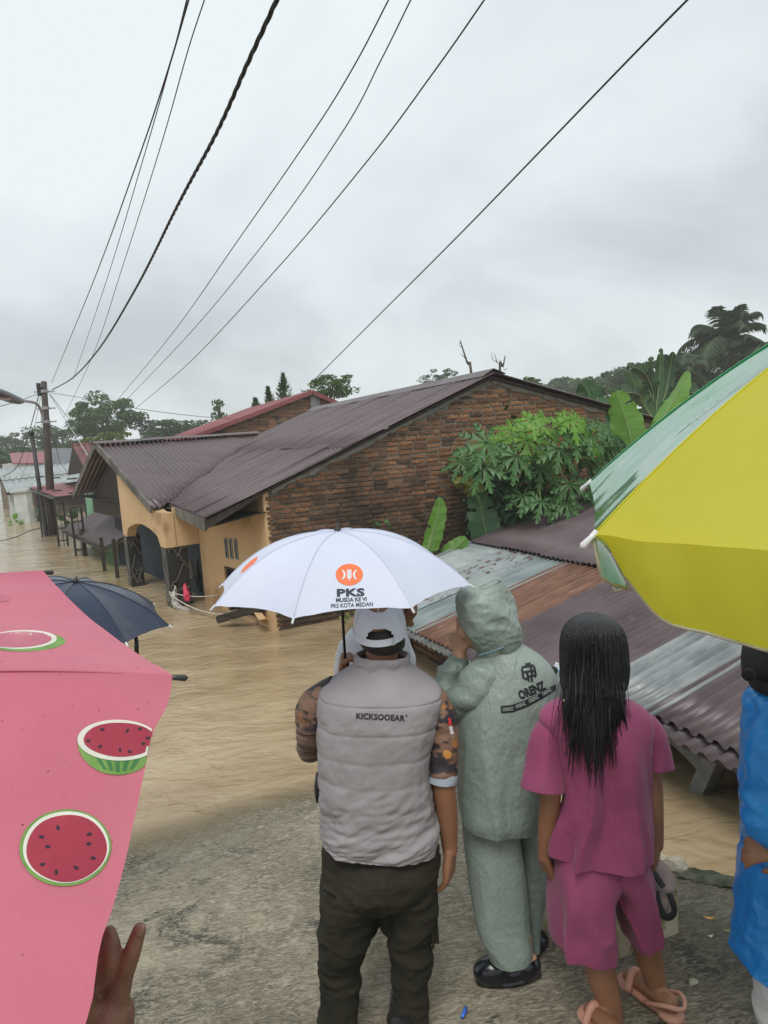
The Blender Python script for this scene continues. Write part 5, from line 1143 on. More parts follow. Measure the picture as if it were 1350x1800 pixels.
bowl = [(x, y) for x, y in ell(207, 1302, 71, 60, 0, 26, 0, math.pi)]; pr([bowl+ell(207, 1302, 71, 8, 0, 16, math.pi, 2*math.pi)], RIND, 'melon_print', pb, pp7, .0012)
for cx_ in (165, 185, 205, 226, 248):
    pr([[(cx_-4, 1318), (cx_+4, 1318), (cx_*.75+207*.25+5, 1340), (cx_*.55+207*.45+4, 1357-abs(cx_-207)*.12), (cx_*.55+207*.45-2, 1357-abs(cx_-207)*.12), (cx_*.75+207*.25-3, 1338)]], RIND2, 'rind_stripe', pb, pp7, .0017)
pr([ell(208, 1301, 72, 36, .02)], PITH, 'melon_print', pb, pp7, .0020); pr([ell(211, 1300, 64, 30, .02, jag=.01)], PULP, 'melon_print', pb, pp7, .0025)
for (x, y, a) in ((180, 1282, .1), (224, 1284, -.8), (246, 1281, -.3), (155, 1302, 0), (176, 1312, -.6), (211, 1318, 1.5), (252, 1307, 0), (260, 1297, .1), (228, 1321, .2)):
    pr([ell(x, y, 4, 2.4, a, 12)], SEED, 'melon_seed', pb, pp7, .0030)
pp0 = p_pan[0]
PULP_GLARE = mat('glare_melon_print', (.42, .11, .16), (.5, .16, .2), scale=20, rough=.6)  # melon red paled on the upper panel: glare painted into the colour
pr([ell(45, 1128, 70, 17, -.02)], RIND, 'melon_print', pb0, pp0, .0012, 7); pr([ell(38, 1124, 62, 16.5, -.03)], PITH, 'melon_print', pb0, pp0, .0017, 7); pr([ell(33, 1124, 58, 14, -.03)], PULP_GLARE, 'melon_print', pb0, pp0, .0022, 7)
pr([ell(2, 1052, 16, 6, -.05)], PULP_GLARE, 'melon_print', pb0, pp0, .0012, 5)
# the same watermelon print on the rest of the pink canopy
A_p, ax_p, rib_p = p_geo
def panel_print(k, s0, t0, r, half):
    bv = bvh_of(p_pan[k]); c = rib_p(k, t0)*(1-s0)+rib_p(k+1, t0)*s0; tx = unit(rib_p(k+1, t0)-rib_p(k, t0)); ty = unit(np.cross(ax_p, tx)); par = p_pan[k]
    def disc(rx, ry, m, off, cx=0, cy=0, nm='melon_print', rings=4, n=22, half_=False):
        v = []; f = []
        for i in range(rings+1):
            for j in range(n):
                a = j/n*2*math.pi; q = c+tx*(cx+rx*i/rings*math.cos(a))+ty*(cy+ry*i/rings*math.sin(a)); h = bv.find_nearest(Vector(q))
                v.append(np.array(h[0])+ax_p*off)
        mk(nm, v, grid_faces(rings+1, n, True), m, par, True)
    if half:
        disc(r, r*.8, RIND, .0012, 0, -r*.22); disc(r, r*.5, PITH, .0022); disc(r*.9, r*.42, PULP, .003)
    else:
        disc(r, r, RIND, .0012); disc(r*.94, r*.94, PITH, .0020); disc(r*.87, r*.87, PULP, .0027)
    for a in range(7): disc(r*.05, r*.04, SEED, .0036, r*.6*math.cos(a*.9+k), r*(.28 if half else .6)*math.sin(a*.9+k), 'melon_seed', 1, 8)
for k in range(1, 7):
    for q, (s0, t0) in enumerate(((.5, .34), (.3, .62), (.7, .80))): panel_print(k, s0, t0, .045, (q+k) % 2 == 0)
for (s0, t0) in ((.5, .40), (.35, .66)): panel_print(0, s0, t0-.12, .04, True); panel_print(7, .5, t0-.06, .045, False)

# rain beads on the nearest canopies
BEAD = mat('rain_bead', (.95, .96, .97), (.95, .96, .97), rough=.02, spec=.5); BEAD.node_tree.nodes['Principled BSDF'].inputs['Transmission Weight'].default_value = 1.0; BEAD.node_tree.nodes['Principled BSDF'].inputs['IOR'].default_value = 1.33
def beads(pans, n, rmin, rmax, seed):
    rg = np.random.default_rng(seed); oct_ = np.array([(1, 0, 0), (0, 1, 0), (-1, 0, 0), (0, -1, 0), (0, 0, 1), (.7, .7, .6), (-.7, .7, .6), (-.7, -.7, .6), (.7, -.7, .6)])
    fc = [(0, 5, 4), (5, 1, 4), (1, 6, 4), (6, 2, 4), (2, 7, 4), (7, 3, 4), (3, 8, 4), (8, 0, 4), (0, 1, 5), (1, 2, 6), (2, 3, 7), (3, 0, 8)]
    for o in pans:
        b = MB(); base = wloc(o); pl = o.data.polygons; vs_ = o.data.vertices
        for k in rg.integers(len(pl), size=n):
            p = pl[int(k)]; w = rg.dirichlet([1]*len(p.vertices)); c = sum(np.array(vs_[i].co)*a for i, a in zip(p.vertices, w))+base; nr = np.array(p.normal); nr = nr if np.dot(nr, EYE-c) > 0 else -nr
            t1 = unit(np.cross(nr, (.3, .5, .8))); t2 = np.cross(nr, t1); r = rg.uniform(rmin, rmax)
            b.add([c+r*(t1*x+t2*y+nr*z*.6) for x, y, z in oct_], fc)
        tag(b.build('rain_drop', BEAD, o, True), kind='stuff')
beads([p_pan[0], p_pan[7]], 200, .0004, .0011, 4); beads([y_pan[0]], 160, .0006, .0014, 5); beads(n_pan[5:8]+n_pan[:1], 70, .0008, .0018, 6)
# ================================================================== PEOPLE
SKIN = mat('brown_skin', (.23, .105, .055), (.30, .145, .08), scale=7, rough=.5, sss=.15, bump=.10, bscale=140)
SKIN2 = mat('light_brown_skin', (.48, .27, .17), (.55, .33, .21), scale=7, rough=.5, sss=.15, bump=.08, bscale=140)
def newmesh_eval(o):
    dg = bpy.context.evaluated_depsgraph_get(); me = bpy.data.meshes.new_from_object(o.evaluated_get(dg)); return me
def remesh(name, parts, voxel, smooth, m, parent, disp=None):
    """one continuous surface grown over overlapping closed pieces"""
    v = []; f = []
    for pv_, pf in parts:
        n = len(v); v += [list(map(float, x)) for x in pv_]; f += [tuple(i+n for i in q) for q in pf]
    base = wloc(parent); me = bpy.data.meshes.new(name); me.from_pydata((np.array(v)-base).tolist(), [], f); me.update()
    o = bpy.data.objects.new(name, me); col.objects.link(o)
    md = o.modifiers.new('r', 'REMESH'); md.mode = 'VOXEL'; md.voxel_size = voxel; md.use_smooth_shade = True
    if smooth: ms = o.modifiers.new('s', 'SMOOTH'); ms.factor = .5; ms.iterations = smooth
    bpy.context.view_layer.update(); ne = newmesh_eval(o); o.modifiers.clear(); o.data = ne; bpy.data.meshes.remove(me)
    ne.materials.clear(); ne.materials.append(m); o.parent = parent
    if disp is not None:
        n = len(ne.vertices); co = np.empty(n*3); no = np.empty(n*3); ne.vertices.foreach_get('co', co); ne.vertices.foreach_get('normal', no); co = co.reshape(-1, 3); no = no.reshape(-1, 3)
        co = co+no*disp(co+base, no)[:, None]; ne.vertices.foreach_set('co', co.ravel()); ne.update()
    ne.polygons.foreach_set('use_smooth', [True]*len(ne.polygons))
    return o
_ico = None
def ball(c, r, ax=None):
    global _ico
    if _ico is None:
        bm = bmesh.new(); bmesh.ops.create_icosphere(bm, subdivisions=3, radius=1); _ico = (np.array([v.co[:] for v in bm.verts]), [tuple(x.index for x in f.verts) for f in bm.faces]); bm.free()
    r = np.broadcast_to(np.array(r, float), (3,)); v = _ico[0]*r
    if ax is not None: v = v @ np.array(ax)
    return v+np.array(c), _ico[1]
def limb(keys, rad, n=None, seg=14):
    """tapered closed limb with rounded ends"""
    k = np.array([np.append(a, r) for a, r in zip(keys, rad)]); s = cinterp(k, n or max(10, 6*len(keys)))
    v, f = sweep(s[:, :3], s[:, 3], seg); return [(v, f), ball(s[0, :3], s[0, 3]), ball(s[-1, :3], s[-1, 3])]
def hand(wr, dr, palm, side, curl=.5, spread=.1, size=1.0, thumb=.6, curls=None):
    """wrist point, direction to the knuckles, palm normal, side (+1 when the thumb lies along cross(dr, palm))"""
    dr = unit(dr); palm = unit(np.array(palm)-dr*np.dot(palm, dr)); th = np.cross(dr, palm)*side; L = .175*size; out = []
    for s in np.linspace(-1, 1, 5): out += limb([wr+th*s*.016*size, wr+dr*.05*size+th*s*.028*size, wr+dr*.092*size+th*s*.034*size], [.017*size, .0155*size, .0125*size], 8, 10)
    lens = [.072, .080, .074, .058]
    for i in range(4):
        s = 1-2*i/3; base = wr+dr*.088*size+th*s*.034*size; c = (curls[i] if curls else curl)*(1+.12*i); d = unit(dr+th*s*spread); p = base; pts = [p-d*.015]; rr_ = [.0105*size]
        for j, fr_ in enumerate((.45, .32, .27)):
            a = c*(j+1)*.75; dd = d*math.cos(a)+palm*math.sin(a); p = p+dd*lens[i]*fr_*size*1.05; pts.append(p); rr_.append((.0098-.0009*j)*size)
        out += limb(pts, rr_, 14, 10)
    tb = wr+dr*.022*size+th*.03*size; t1 = tb+(th*.6+dr*.7+palm*.25)*.045*size; t2 = t1+unit(dr*.85+palm*thumb+th*.1)*.03*size; t3 = t2+unit(dr*.8+palm*thumb*1.3-th*.1)*.025*size
    out += limb([wr+dr*.012*size+th*.012*size, tb, t1, t2, t3], [.016*size, .0165*size, .0125*size, .011*size, .0095*size], 16, 10)
    return out
def head(c, fw, s=1.0, hair=False):
    """skull, jaw, ears, nose, brow and lips facing fw"""
    fw = unit(fw); up = unit(UP-fw*np.dot(UP, fw)); rt = np.cross(fw, up); A = (rt, fw, up); out = [ball(c+up*.025*s-fw*.012*s, (.075*s, .095*s, .088*s), A), ball(c-up*.045*s+fw*.028*s, (.056*s, .062*s, .066*s), A)]
    out += [ball(c+fw*.088*s-up*.005*s, (.013*s, .022*s, .026*s), A), ball(c+fw*.098*s-up*.022*s, (.017*s, .014*s, .012*s), A), ball(c+fw*.082*s-up*.058*s, (.024*s, .012*s, .010*s), A), ball(c+fw*.078*s-up*.088*s, (.022*s, .018*s, .016*s), A)]
    for sg in (-1, 1):
        out += [ball(c+rt*sg*.075*s-fw*.012*s-up*.008*s, (.011*s, .022*s, .033*s), A), ball(c+rt*sg*.032*s+fw*.075*s+up*.025*s, (.028*s, .014*s, .010*s), A), ball(c+rt*sg*.045*s+fw*.055*s-up*.03*s, (.025*s, .028*s, .026*s), A)]
    return out
def loft(name, keys, m, parent, nr=110, ns=120, e=2.4, disp=None, capb=False, capt=False, hem=0., fwd=None, smooth=True, ret=False):
    """garment surface through surveyed outline rows (xL, xR, y, depth, thickness[, dy])"""
    k = np.array([list(r)+[0]*(6-len(r)) for r in keys], float); s = cinterp(k, nr); fw = FWD if fwd is None else fwd; v = []; C = []; 
    th = np.arange(ns)/ns*2*math.pi; ct = np.sign(np.cos(th))*np.abs(np.cos(th))**(2/e); st = np.sign(np.sin(th))*np.abs(np.sin(th))**(2/e)
    for r in s:
        Lp, Rp = P(r[0], r[2]+r[5]/2, r[3]), P(r[1], r[2]-r[5]/2, r[3]); c = (Lp+Rp)/2; a = (Rp-Lp)/2
        v.append(c+np.outer(ct, a)+np.outer(st, fw*r[4]/2)); C.append(np.repeat(c[None], ns, 0))
    v = np.array(v); C = np.array(C); rad = v-C; rad /= np.linalg.norm(rad, axis=2)[..., None]+1e-9
    if disp is not None:
        Y = np.repeat(s[:, 2][:, None], ns, 1); T = np.repeat(th[None], nr, 0); v = v+rad*disp(v, Y, T)[..., None]
    if hem:   # turned hem at the first row
        inner = v[0]-rad[0]*hem; inner2 = v[6]-rad[6]*hem; v = np.concatenate([inner2[None], inner[None], v]); nr += 2
    f = grid_faces(nr, ns, True); vv = v.reshape(-1, 3)
    if capb: f.append(tuple(range(ns))[::-1])
    if capt: f.append(tuple((nr-1)*ns+i for i in range(ns)))
    return mk(name, vv, f, m, parent, smooth)
def crumple(v, sc, seed, amp):
    r = 0; a = 1.
    for k in range(3):
        w = v+.06*np.stack([noise(v, sc*1.3, seed+50+k), noise(v, sc*1.3, seed+60+k), noise(v, sc*1.3, seed+70+k)], -1); r = r+a*(.35-np.abs(noise(w, sc*1.9**k, seed+k*3))*1.5); a *= .55
    return amp*r
def folds(v, sc, seed, amp, st=(1, 1, 1)):
    q = v*np.array(st); w = q+.05*np.stack([fbm(q, sc*.7, seed+5, 2), fbm(q, sc*.7, seed+6, 2), fbm(q, sc*.7, seed+7, 2)], -1); return amp*(np.abs(noise(w, sc, seed))*-1.6+.5+.5*fbm(w, sc*.6, seed+9, 2))
# ------------------------------------------------------------------ man in the grey quilted vest
D = 2.52
man = thing('person', 'man in grey quilted vest and white cap holding the white umbrella', 'person', P(657, 1828, D))
VEST = mat('grey_vest', (.255, .228, .238), (.31, .285, .295), scale=5, rough=.62, spec=.3, bump=.12, bscale=160)
LINES = [1222, 1268, 1312, 1352, 1390, 1428, 1466]
def vest_disp(v, Y, T):
    w = Y+10*np.sin(T*1.0-.4)*(Y > 1300)*((Y-1300)/150)+3*fbm(v, 6, 5, 2); dmin = np.min([np.abs(w-l) for l in LINES], axis=0)
    puff = .0014*(1-np.exp(-(dmin/6.0)**2))-.0028*np.exp(-(dmin/1.6)**2)
    low = np.clip((Y-1330)/90, 0.15, 1); mid = np.clip((Y-1200)/60, 0, 1)
    q = v @ np.array([[1, .0, .35], [0, 1, 0], [-.35, 0, 1.0]]).T
    return puff+folds(q*np.array([.8, .8, 2.3]), 8, 3, .007)*low+crumple(v*np.array([1.6, 1.6, .6]), 9, 31, .004)*mid+crumple(q*np.array([.7, .7, 2.6]), 13, 36, .006)*low+.003*fbm(v, 22, 8, 3)*mid
vest = loft('vest', [(570, 772, 1478, D, .30, -4), (566, 774, 1455, D, .31), (562, 764, 1405, D, .30), (559, 756, 1345, D, .29), (558, 764, 1290, D, .285), (558, 773, 1248, D, .28), (560, 777, 1222, D, .26), (568, 773, 1207, D+.01, .24), (585, 757, 1193, D+.02, .215), (606, 738, 1179, D+.03, .185), (622, 722, 1168, D+.03, .155), (626, 719, 1158, D+.03, .145)], VEST, man, 190, 170, 2.5, vest_disp, hem=.012)
def col_disp(v, Y, T): return folds(v*np.array([1, 1, 2.5]), 14, 17, .004)+.002*np.sin(T*9)
collar = loft('collar', [(624, 721, 1172, D+.03, .16), (622, 722, 1162, D+.03, .158), (624, 720, 1152, D+.03, .152), (629, 715, 1150, D+.03, .135), (632, 712, 1158, D+.03, .125)], VEST, vest, 40, 90, 2.4, col_disp)
vb = bvh_of(vest); print_text('lettering', 'KICKSOOEAR', 669, 1260.5, 86, 11, .05, vb, mat('black_print', (.012, .012, .018), rough=.5), vest, .035, spacing=1.05, off=.002)
lp_ = ell(714.5, 1258, 1.6, 1.6, 0, 12); p_, f_ = fill2d([lp_], 3); project_print('mark', p_, f_, vb, MATS['black_print'], vest, .002)
# armhole piping
CAMO = mat('photo_print_shirt', (.020, .016, .022), (.21, .115, .075), scale=9, rough=.55, pos=(.47, .53), space='World', stretch=(1, 1, 1.8), speck=((.42, .17, .05), 11, .63))
CAMO2 = mat('striped_print_shirt', (.05, .028, .026), (.26, .165, .13), scale=5, rough=.5, pos=(.42, .58), stretch=(1, 1, 9), space='World')
def sleeve(name, keys, rad, m, parent, seed, amp=.006, st=(1, 1, 1.9)):
    s = cinterp(np.array([np.append(P(*k), r) for k, r in zip(keys, rad)]), 60); v, f = sweep(s[:, :3], s[:, 3], 44, False); v = np.array(v); c = np.repeat(s[:, :3], 44, 0); n = v-c; n /= np.linalg.norm(n, axis=1)[:, None]
    v = v+n*folds(v*np.array(st), 11, seed, amp)[:, None]
    inner = v[-44:]-n[-44:]*.008; up_ = v[-88*3:-88*3+44]-n[-88*3:-88*3+44]*.01; nv = len(v); v = np.concatenate([v, inner, up_]); f = f+[(nv-44+j, nv-44+(j+1) % 44, nv+(j+1) % 44, nv+j) for j in range(44)]+[(nv+j, nv+(j+1) % 44, nv+44+(j+1) % 44, nv+44+j) for j in range(44)]
    return mk(name, v, f, m, parent, True)
sleeve('shirt_sleeve', [(604, 1222, D+.03), (560, 1252, D+.05), (549, 1290, D+.09), (548, 1316, D+.15), (566, 1290, D+.26), (590, 1230, D+.30)], [.060, .064, .058, .050, .044, .042], CAMO2, man, 4)
sleeve('shirt_sleeve', [(596, 1212, D+.03), (556, 1240, D+.05), (550, 1272, D+.06)], [.055, .064, .066], CAMO, man, 14, .004)
rs = sleeve('shirt_sleeve', [(752, 1222, D+.01), (772, 1262, D), (779, 1310, D-.01), (777, 1362, D-.02)], [.055, .060, .054, .051], CAMO, man, 6)
sleeve('cuff', [(777.5, 1351, D-.02), (777, 1362, D-.02), (776, 1373, D-.02)], [.053, .054, .053], mat('pale_blue_cuff', (.33, .37, .44), (.42, .46, .52), scale=8, rough=.7), rs, 7, .002)
rb_ = bvh_of(rs)
for (pl, mm_) in (([(788, 1262), (792, 1262), (795, 1275), (789, 1276)], mat('red_patch', (.6, .03, .03), rough=.6)), ([(789, 1277), (795, 1276), (798, 1290), (792, 1291)], mat('white_patch', (.75, .75, .75), rough=.6))):
    p_, f_ = fill2d([pl], 5); project_print('flag_patch', p_, f_, rb_, mm_, rs, .002)
p_, f_ = fill2d([[(780, 1318), (788, 1319), (794, 1324), (792, 1333), (785, 1334), (779, 1328)]], 4); project_print('leaf_print', p_, f_, rb_, mat('orange_leaf_print', (.52, .22, .05), (.6, .3, .08), scale=30, rough=.6), rs, .002)
hc = P(668, 1103, D+.03)
body = head(hc, FWD, .98)
body += limb([P(672, 1132, D+.03), P(671, 1165, D+.03), P(668, 1200, D+.02)], [.058, .058, .06])
body += limb([P(668, 1200, D+.02), P(665, 1350, D), P(668, 1500, D)], [.075, .09, .10]); body += limb([P(600, 1225, D+.02), P(735, 1225, D+.02)], [.06, .06])
body += limb([P(752, 1222, D+.01), P(772, 1262, D), P(779, 1310, D-.01), P(780, 1375, D-.02), P(786, 1430, D-.01), P(790, 1482, D+.0), P(791, 1494, D)], [.045, .046, .042, .041, .037, .029, .027])
body += hand(P(791, 1496, D), P(789, 1540, D+.01)-P(791, 1490, D), RGT*-.8+FWD*.35, 1, .34, .06, 1.0, .35)
body += limb([P(600, 1222, D+.02), P(556, 1252, D+.05), P(549, 1290, D+.09), P(550, 1312, D+.15), P(568, 1290, D+.26), P(592, 1225, D+.30), P(601, 1192, D+.30)], [.045, .046, .042, .038, .033, .028, .026])
body += hand(P(600, 1190, D+.29), P(603, 1150, D+.25)-P(600, 1190, D+.29), RGT*.9+FWD*.2-FWD*.2, -1, 1.05, .0, .88, .8)
remesh('body', body, .0052, 3, SKIN, man)
# hair below the cap and the white cap with its rear strap
HAIR = mat('black_hair', (.006, .006, .007), (.012, .012, .013), scale=40, rough=.55, bump=.6, bscale=220, stretch=(1, 1, .15))
def hair_disp(v, Y, T): return .0018*fbm(v, 70, 3, 3)
loft('hair', [(648, 700, 1143, D+.02, .13), (635, 711, 1134, D+.03, .185), (629, 712, 1120, D+.03, .212), (629, 711, 1105, D+.03, .222), (638, 702, 1084, D+.03, .18), (650, 690, 1076, D+.03, .1)], HAIR, man, 40, 70, 2.05, hair_disp)
CAPW = mat('white_cap', (.60, .63, .72), (.68, .71, .80), scale=6, rough=.7, bump=.15, bscale=200)
rows = []; ns = 90; nr = 44
fwc = FWD; tl_ = unit(UP*1.0-FWD*.10)
capc = P(668, 1108, D+.03); v = []
for i in range(nr):
    t = i/(nr-1)*math.pi/2
    for j in range(ns):
        a = j/ns*2*math.pi; r = math.cos(t)**.62
        p = capc+RGT*math.cos(a)*.0945*r+FWD*math.sin(a)*.124*r+UP*(math.sin(t)**.9*.125-.006+.016*math.sin(a)); v.append(p)
v = np.array(v); f = []
for i in range(nr-1):
    for j in range(ns):
        a = (j+.5)/ns*2*math.pi; back = abs(((a-1.5*math.pi+math.pi) % (2*math.pi))-math.pi)
        if 4 <= i < 12 and back < .50*math.sqrt(max(0, 1-((i-4)/8)**2)): continue           # keyhole above the strap
        f.append((i*ns+j, i*ns+(j+1) % ns, (i+1)*ns+(j+1) % ns, (i+1)*ns+j))
cap = mk('cap', v, f, CAPW, man, True)
b = MB()
for a0 in (0, math.pi/3, 2*math.pi/3):
    pts = [capc+RGT*math.cos(a0+.52)*s_*.0952*math.cos(t)**.62+FWD*math.sin(a0+.52)*s_*.1248*math.cos(t)**.62+UP*(math.sin(t)**.9*.1255-.004) for s_, t in [(1, q) for q in np.linspace(.35, 1.56, 14)]+[(-1, q) for q in np.linspace(1.56, .35, 14)]]
    b.tube(pts, .0016, 5)
b.build('cap_seam', CAPW, cap, True)
b = MB(); pts = [capc+RGT*math.cos(a)*.096+FWD*math.sin(a)*.126+UP*(.002+.016*math.sin(a)) for a in np.linspace(0, 2*math.pi, 60)]
for i in range(59):
    pass
vv = []; 
for p in pts: vv += [p-UP*.010, p+UP*.012]
cb_ = mk('sweat_band', vv, [(2*i, 2*i+2, 2*i+3, 2*i+1) for i in range(59)], CAPW, cap, True)
bk = [a for a in np.linspace(math.radians(275), math.radians(318), 10)]; b = MB(); q = [capc+RGT*math.cos(a)*.0975+FWD*math.sin(a)*.1275+UP*(.0035+.016*math.sin(a)) for a in (math.radians(297), math.radians(301))]
b.beam(q[0]-UP*.013, q[0]+UP*.013, .009, .004); b.build('strap_buckle', mat('buckle', (.55, .57, .62), rough=.3), cap)
vis = []; 
for i in range(9):
    for j in range(25):
        a = math.radians(40+100*j/24); r0 = .098+.075*i/8*math.sin((j/24)*math.pi)**.5; vis.append(capc+RGT*math.cos(a)*(.0955+.02*(i/8))+FWD*(math.sin(a)*.112+.07*(i/8)*math.sin(j/24*math.pi)**.5)+UP*(.012-.012*(i/8)))
mk('visor', vis, grid_faces(9, 25), CAPW, cap, True)
# trousers
TROU = mat('dark_olive_trousers', (.020, .0182, .0122), (.034, .031, .0215), scale=4, rough=.9, spec=.2, bump=.2, bscale=120)
def tdisp(p, n): return folds(p*np.array([1, 1, 1.5]), 7, 13, .012)+crumple(p*np.array([.9, .9, 1.6]), 11, 15, .006)+.002*fbm(p, 25, 3, 2)+.004*np.clip(ridge(p*np.array([.6, .6, 2.2]), 9, 44), 0, 1)
parts = limb([P(668, 1480, D), P(668, 1520, D)], [.12, .13])
for sx, keys, rad in ((-1, [(625, 1510, D), (617, 1575, D-.01), (603, 1650, D), (597, 1725, D+.02), (596, 1800, D), (596, 1850, D)], [.115, .108, .085, .070, .068, .068]), (1, [(717, 1510, D), (722, 1575, D), (722, 1650, D), (722, 1725, D+.01), (716, 1800, D), (714, 1855, D)], [.115, .100, .078, .068, .067, .067])):
    parts += limb([P(*k) for k in keys], rad, 40, 22)
parts.append(ball(P(668, 1535, D-.02), (.19, .145, .12), (RGT, FWD, UP)))
trou = remesh('trousers', parts, .0068, 6, TROU, man, tdisp)
b = MB(); b.box(P(579, 1612, D-.01), (.05, .13, .17), (RGT, FWD, UP)); b.build('cargo_pocket', TROU, trou, bevel=.018)
b = MB(); b.box(P(757, 1612, D+.01), (.045, .13, .17), (RGT, FWD, UP)); b.build('cargo_pocket', TROU, trou, bevel=.018)
b = MB(); b.beam(P(569, 1565, D-.10), P(590, 1577, D-.115), .006, .004); b.build('pocket_zip', mat('black_zip', (.006, .006, .006), rough=.5), trou)
for px in (594, 713):
    p = P(px, 1860, D); p[2] = road_z(p[0], p[1])+.045; q = limb([p-FWD*.05, p+FWD*.08, p+FWD*.19-UP*.01], [.045, .045, .036]); remesh('shoe', q, .007, 3, mat('dark_shoe', (.02, .018, .02), rough=.5), man)
    b = MB(); b.tube([p-FWD*.09-UP*.015, p-FWD*.05-RGT*.045-UP*.015, p+FWD*.05-RGT*.045-UP*.015], .010, 6); b.build('shoe_trim', mat('red_trim', (.35, .02, .025), rough=.5), man, True)
b = MB(); b.tube([P(560, 1360, D-.02), P(557, 1385, D), P(560, 1410, D-.01)], .010, 6); tag(b.build('bag_strap', STEEL, man, True))
# ------------------------------------------------------------------ person in white shirt beyond him
D2 = 3.05
wp = thing('person', 'person in white shirt standing in front of the man in vest, mostly hidden', 'person', P(668, 1640, D2))
WSH = mat('white_shirt', (.60, .62, .68), (.68, .70, .76), scale=5, rough=.75)
def wdisp(v, Y, T): return folds(v, 8, 3, .008)
loft('shirt', [(600, 720, 1390, D2, .28), (597, 720, 1300, D2, .28), (595, 720, 1200, D2, .27), (597, 718, 1160, D2, .25), (606, 714, 1120, D2, .21), (628, 706, 1100, D2, .16), (640, 700, 1092, D2, .14)], WSH, wp, 90, 90, 2.4, wdisp)
bd = head(P(694, 1062, D2), unit(RGT*.9+FWD*.45-UP*.12), 1.0)+limb([P(678, 1080, D2), P(668, 1120, D2)], [.055, .06])+limb([P(668, 1120, D2), P(665, 1380, D2)], [.09, .11])
bd += limb([P(708, 1140, D2), P(714, 1220, D2), P(712, 1300, D2)], [.038, .034, .03])+limb([P(612, 1140, D2), P(606, 1220, D2), P(606, 1300, D2)], [.038, .034, .03])
remesh('body', bd, .006, 3, SKIN, wp)
sleeve('shirt_sleeve', [(640, 1118, D2), (612, 1145, D2), (606, 1215, D2), (606, 1285, D2)], [.04, .048, .046, .042], WSH, wp, 3)
sleeve('shirt_sleeve', [(690, 1118, D2), (708, 1145, D2), (714, 1215, D2), (714, 1285, D2)], [.04, .046, .046, .042], WSH, wp, 4)
loft('hair', [(655, 716, 1072, D2, .17), (650, 724, 1050, D2, .2), (656, 720, 1030, D2, .17), (676, 704, 1020, D2, .06)], HAIR, wp, 30, 60, 2.2, hair_disp, capt=True)
tp = limb([P(668, 1380, D2), P(640, 1440, D2), P(640, 1560, D2), P(640, 1620, D2)], [.12, .10, .075, .06])+limb([P(668, 1380, D2), P(692, 1440, D2), P(694, 1560, D2), P(694, 1620, D2)], [.12, .10, .075, .06]); remesh('trousers', tp, .009, 4, TROU, wp, tdisp)
# ------------------------------------------------------------------ person in the pale green raincoat
D3 = 2.74
rc = thing('person', 'person in pale green hooded rain suit with hand raised to the face', 'person', P(890, 1722, D3))
RAIN = mat('sage_raincoat', (.205, .258, .225), (.265, .32, .285), scale=3, rough=.34, r2=.5, spec=.5, bump=.45, bscale=60, bdist=.010, crease=3, crscale=10, stretch=(1.1, 1.1, .7), speck=((.36, .42, .385), 85, .70))
def rdisp(v, Y, T):
    low = np.clip((Y-1180)/120, .35, 1); return folds(v*np.array([1.5, 1.5, .32]), 5.5, 23, .017)*low+crumple(v*np.array([1, 1, .6]), 10, 29, .0032)*low
coat = loft('raincoat', [(806, 946, 1438, D3, .32, -2), (803, 950, 1420, D3, .34), (799, 960, 1380, D3, .33), (797, 972, 1310, D3, .33), (800, 980, 1250, D3, .32), (812, 980, 1212, D3, .31), (826, 975, 1182, D3, .28), (836, 960, 1160, D3, .25), (842, 938, 1143, D3, .21), (848, 920, 1132, D3, .17), (852, 912, 1122, D3, .14)], RAIN, rc, 170, 160, 2.35, rdisp, hem=.01)
def hdisp(v, Y, T): return folds(v*np.array([1.2, 1.2, .9]), 8, 41, .014)+crumple(v, 11, 47, .005)
hd_ = loft('hood', [(842, 911, 1142, D3, .17, 12), (832, 914, 1126, D3, .21, 14), (818, 914, 1108, D3-.0, .245, 6), (806, 909, 1085, D3, .26), (803, 904, 1062, D3, .255), (808, 895, 1042, D3, .235), (822, 886, 1027, D3, .19), (840, 878, 1017, D3, .12), (855, 868, 1012.5, D3, .04)], RAIN, rc, 90, 120, 2.2, hdisp, capt=True)
# peak seam of the hood and drawn neck
b = MB(); b.tube(cinterp([P(884, 1024, D3-.03), P(872, 1019, D3-.08), P(856, 1026, D3-.10), P(843, 1032, D3-.09)], 16), .0022, 5); b.build('hood_seam', RAIN, hd_, True)
b = MB(); b.tube(cinterp([P(841, 1152, D3-.10), P(862, 1146, D3-.115), P(885, 1138, D3-.11), P(912, 1128, D3-.03)], 20), .0028, 6); b.build('neck_seam', mat('blue_piping', (.14, .25, .32), rough=.5), hd_, True)
HOODIN = mat('hood_shadow_lining', (.10, .13, .11), rough=.6)
cut = P(806, 1105, D3-.02)
hdv = unit(-RGT*.86+FWD*.5-UP*.08)
face_c = P(846, 1093, D3+.02)
bd = head(face_c, hdv, .98)
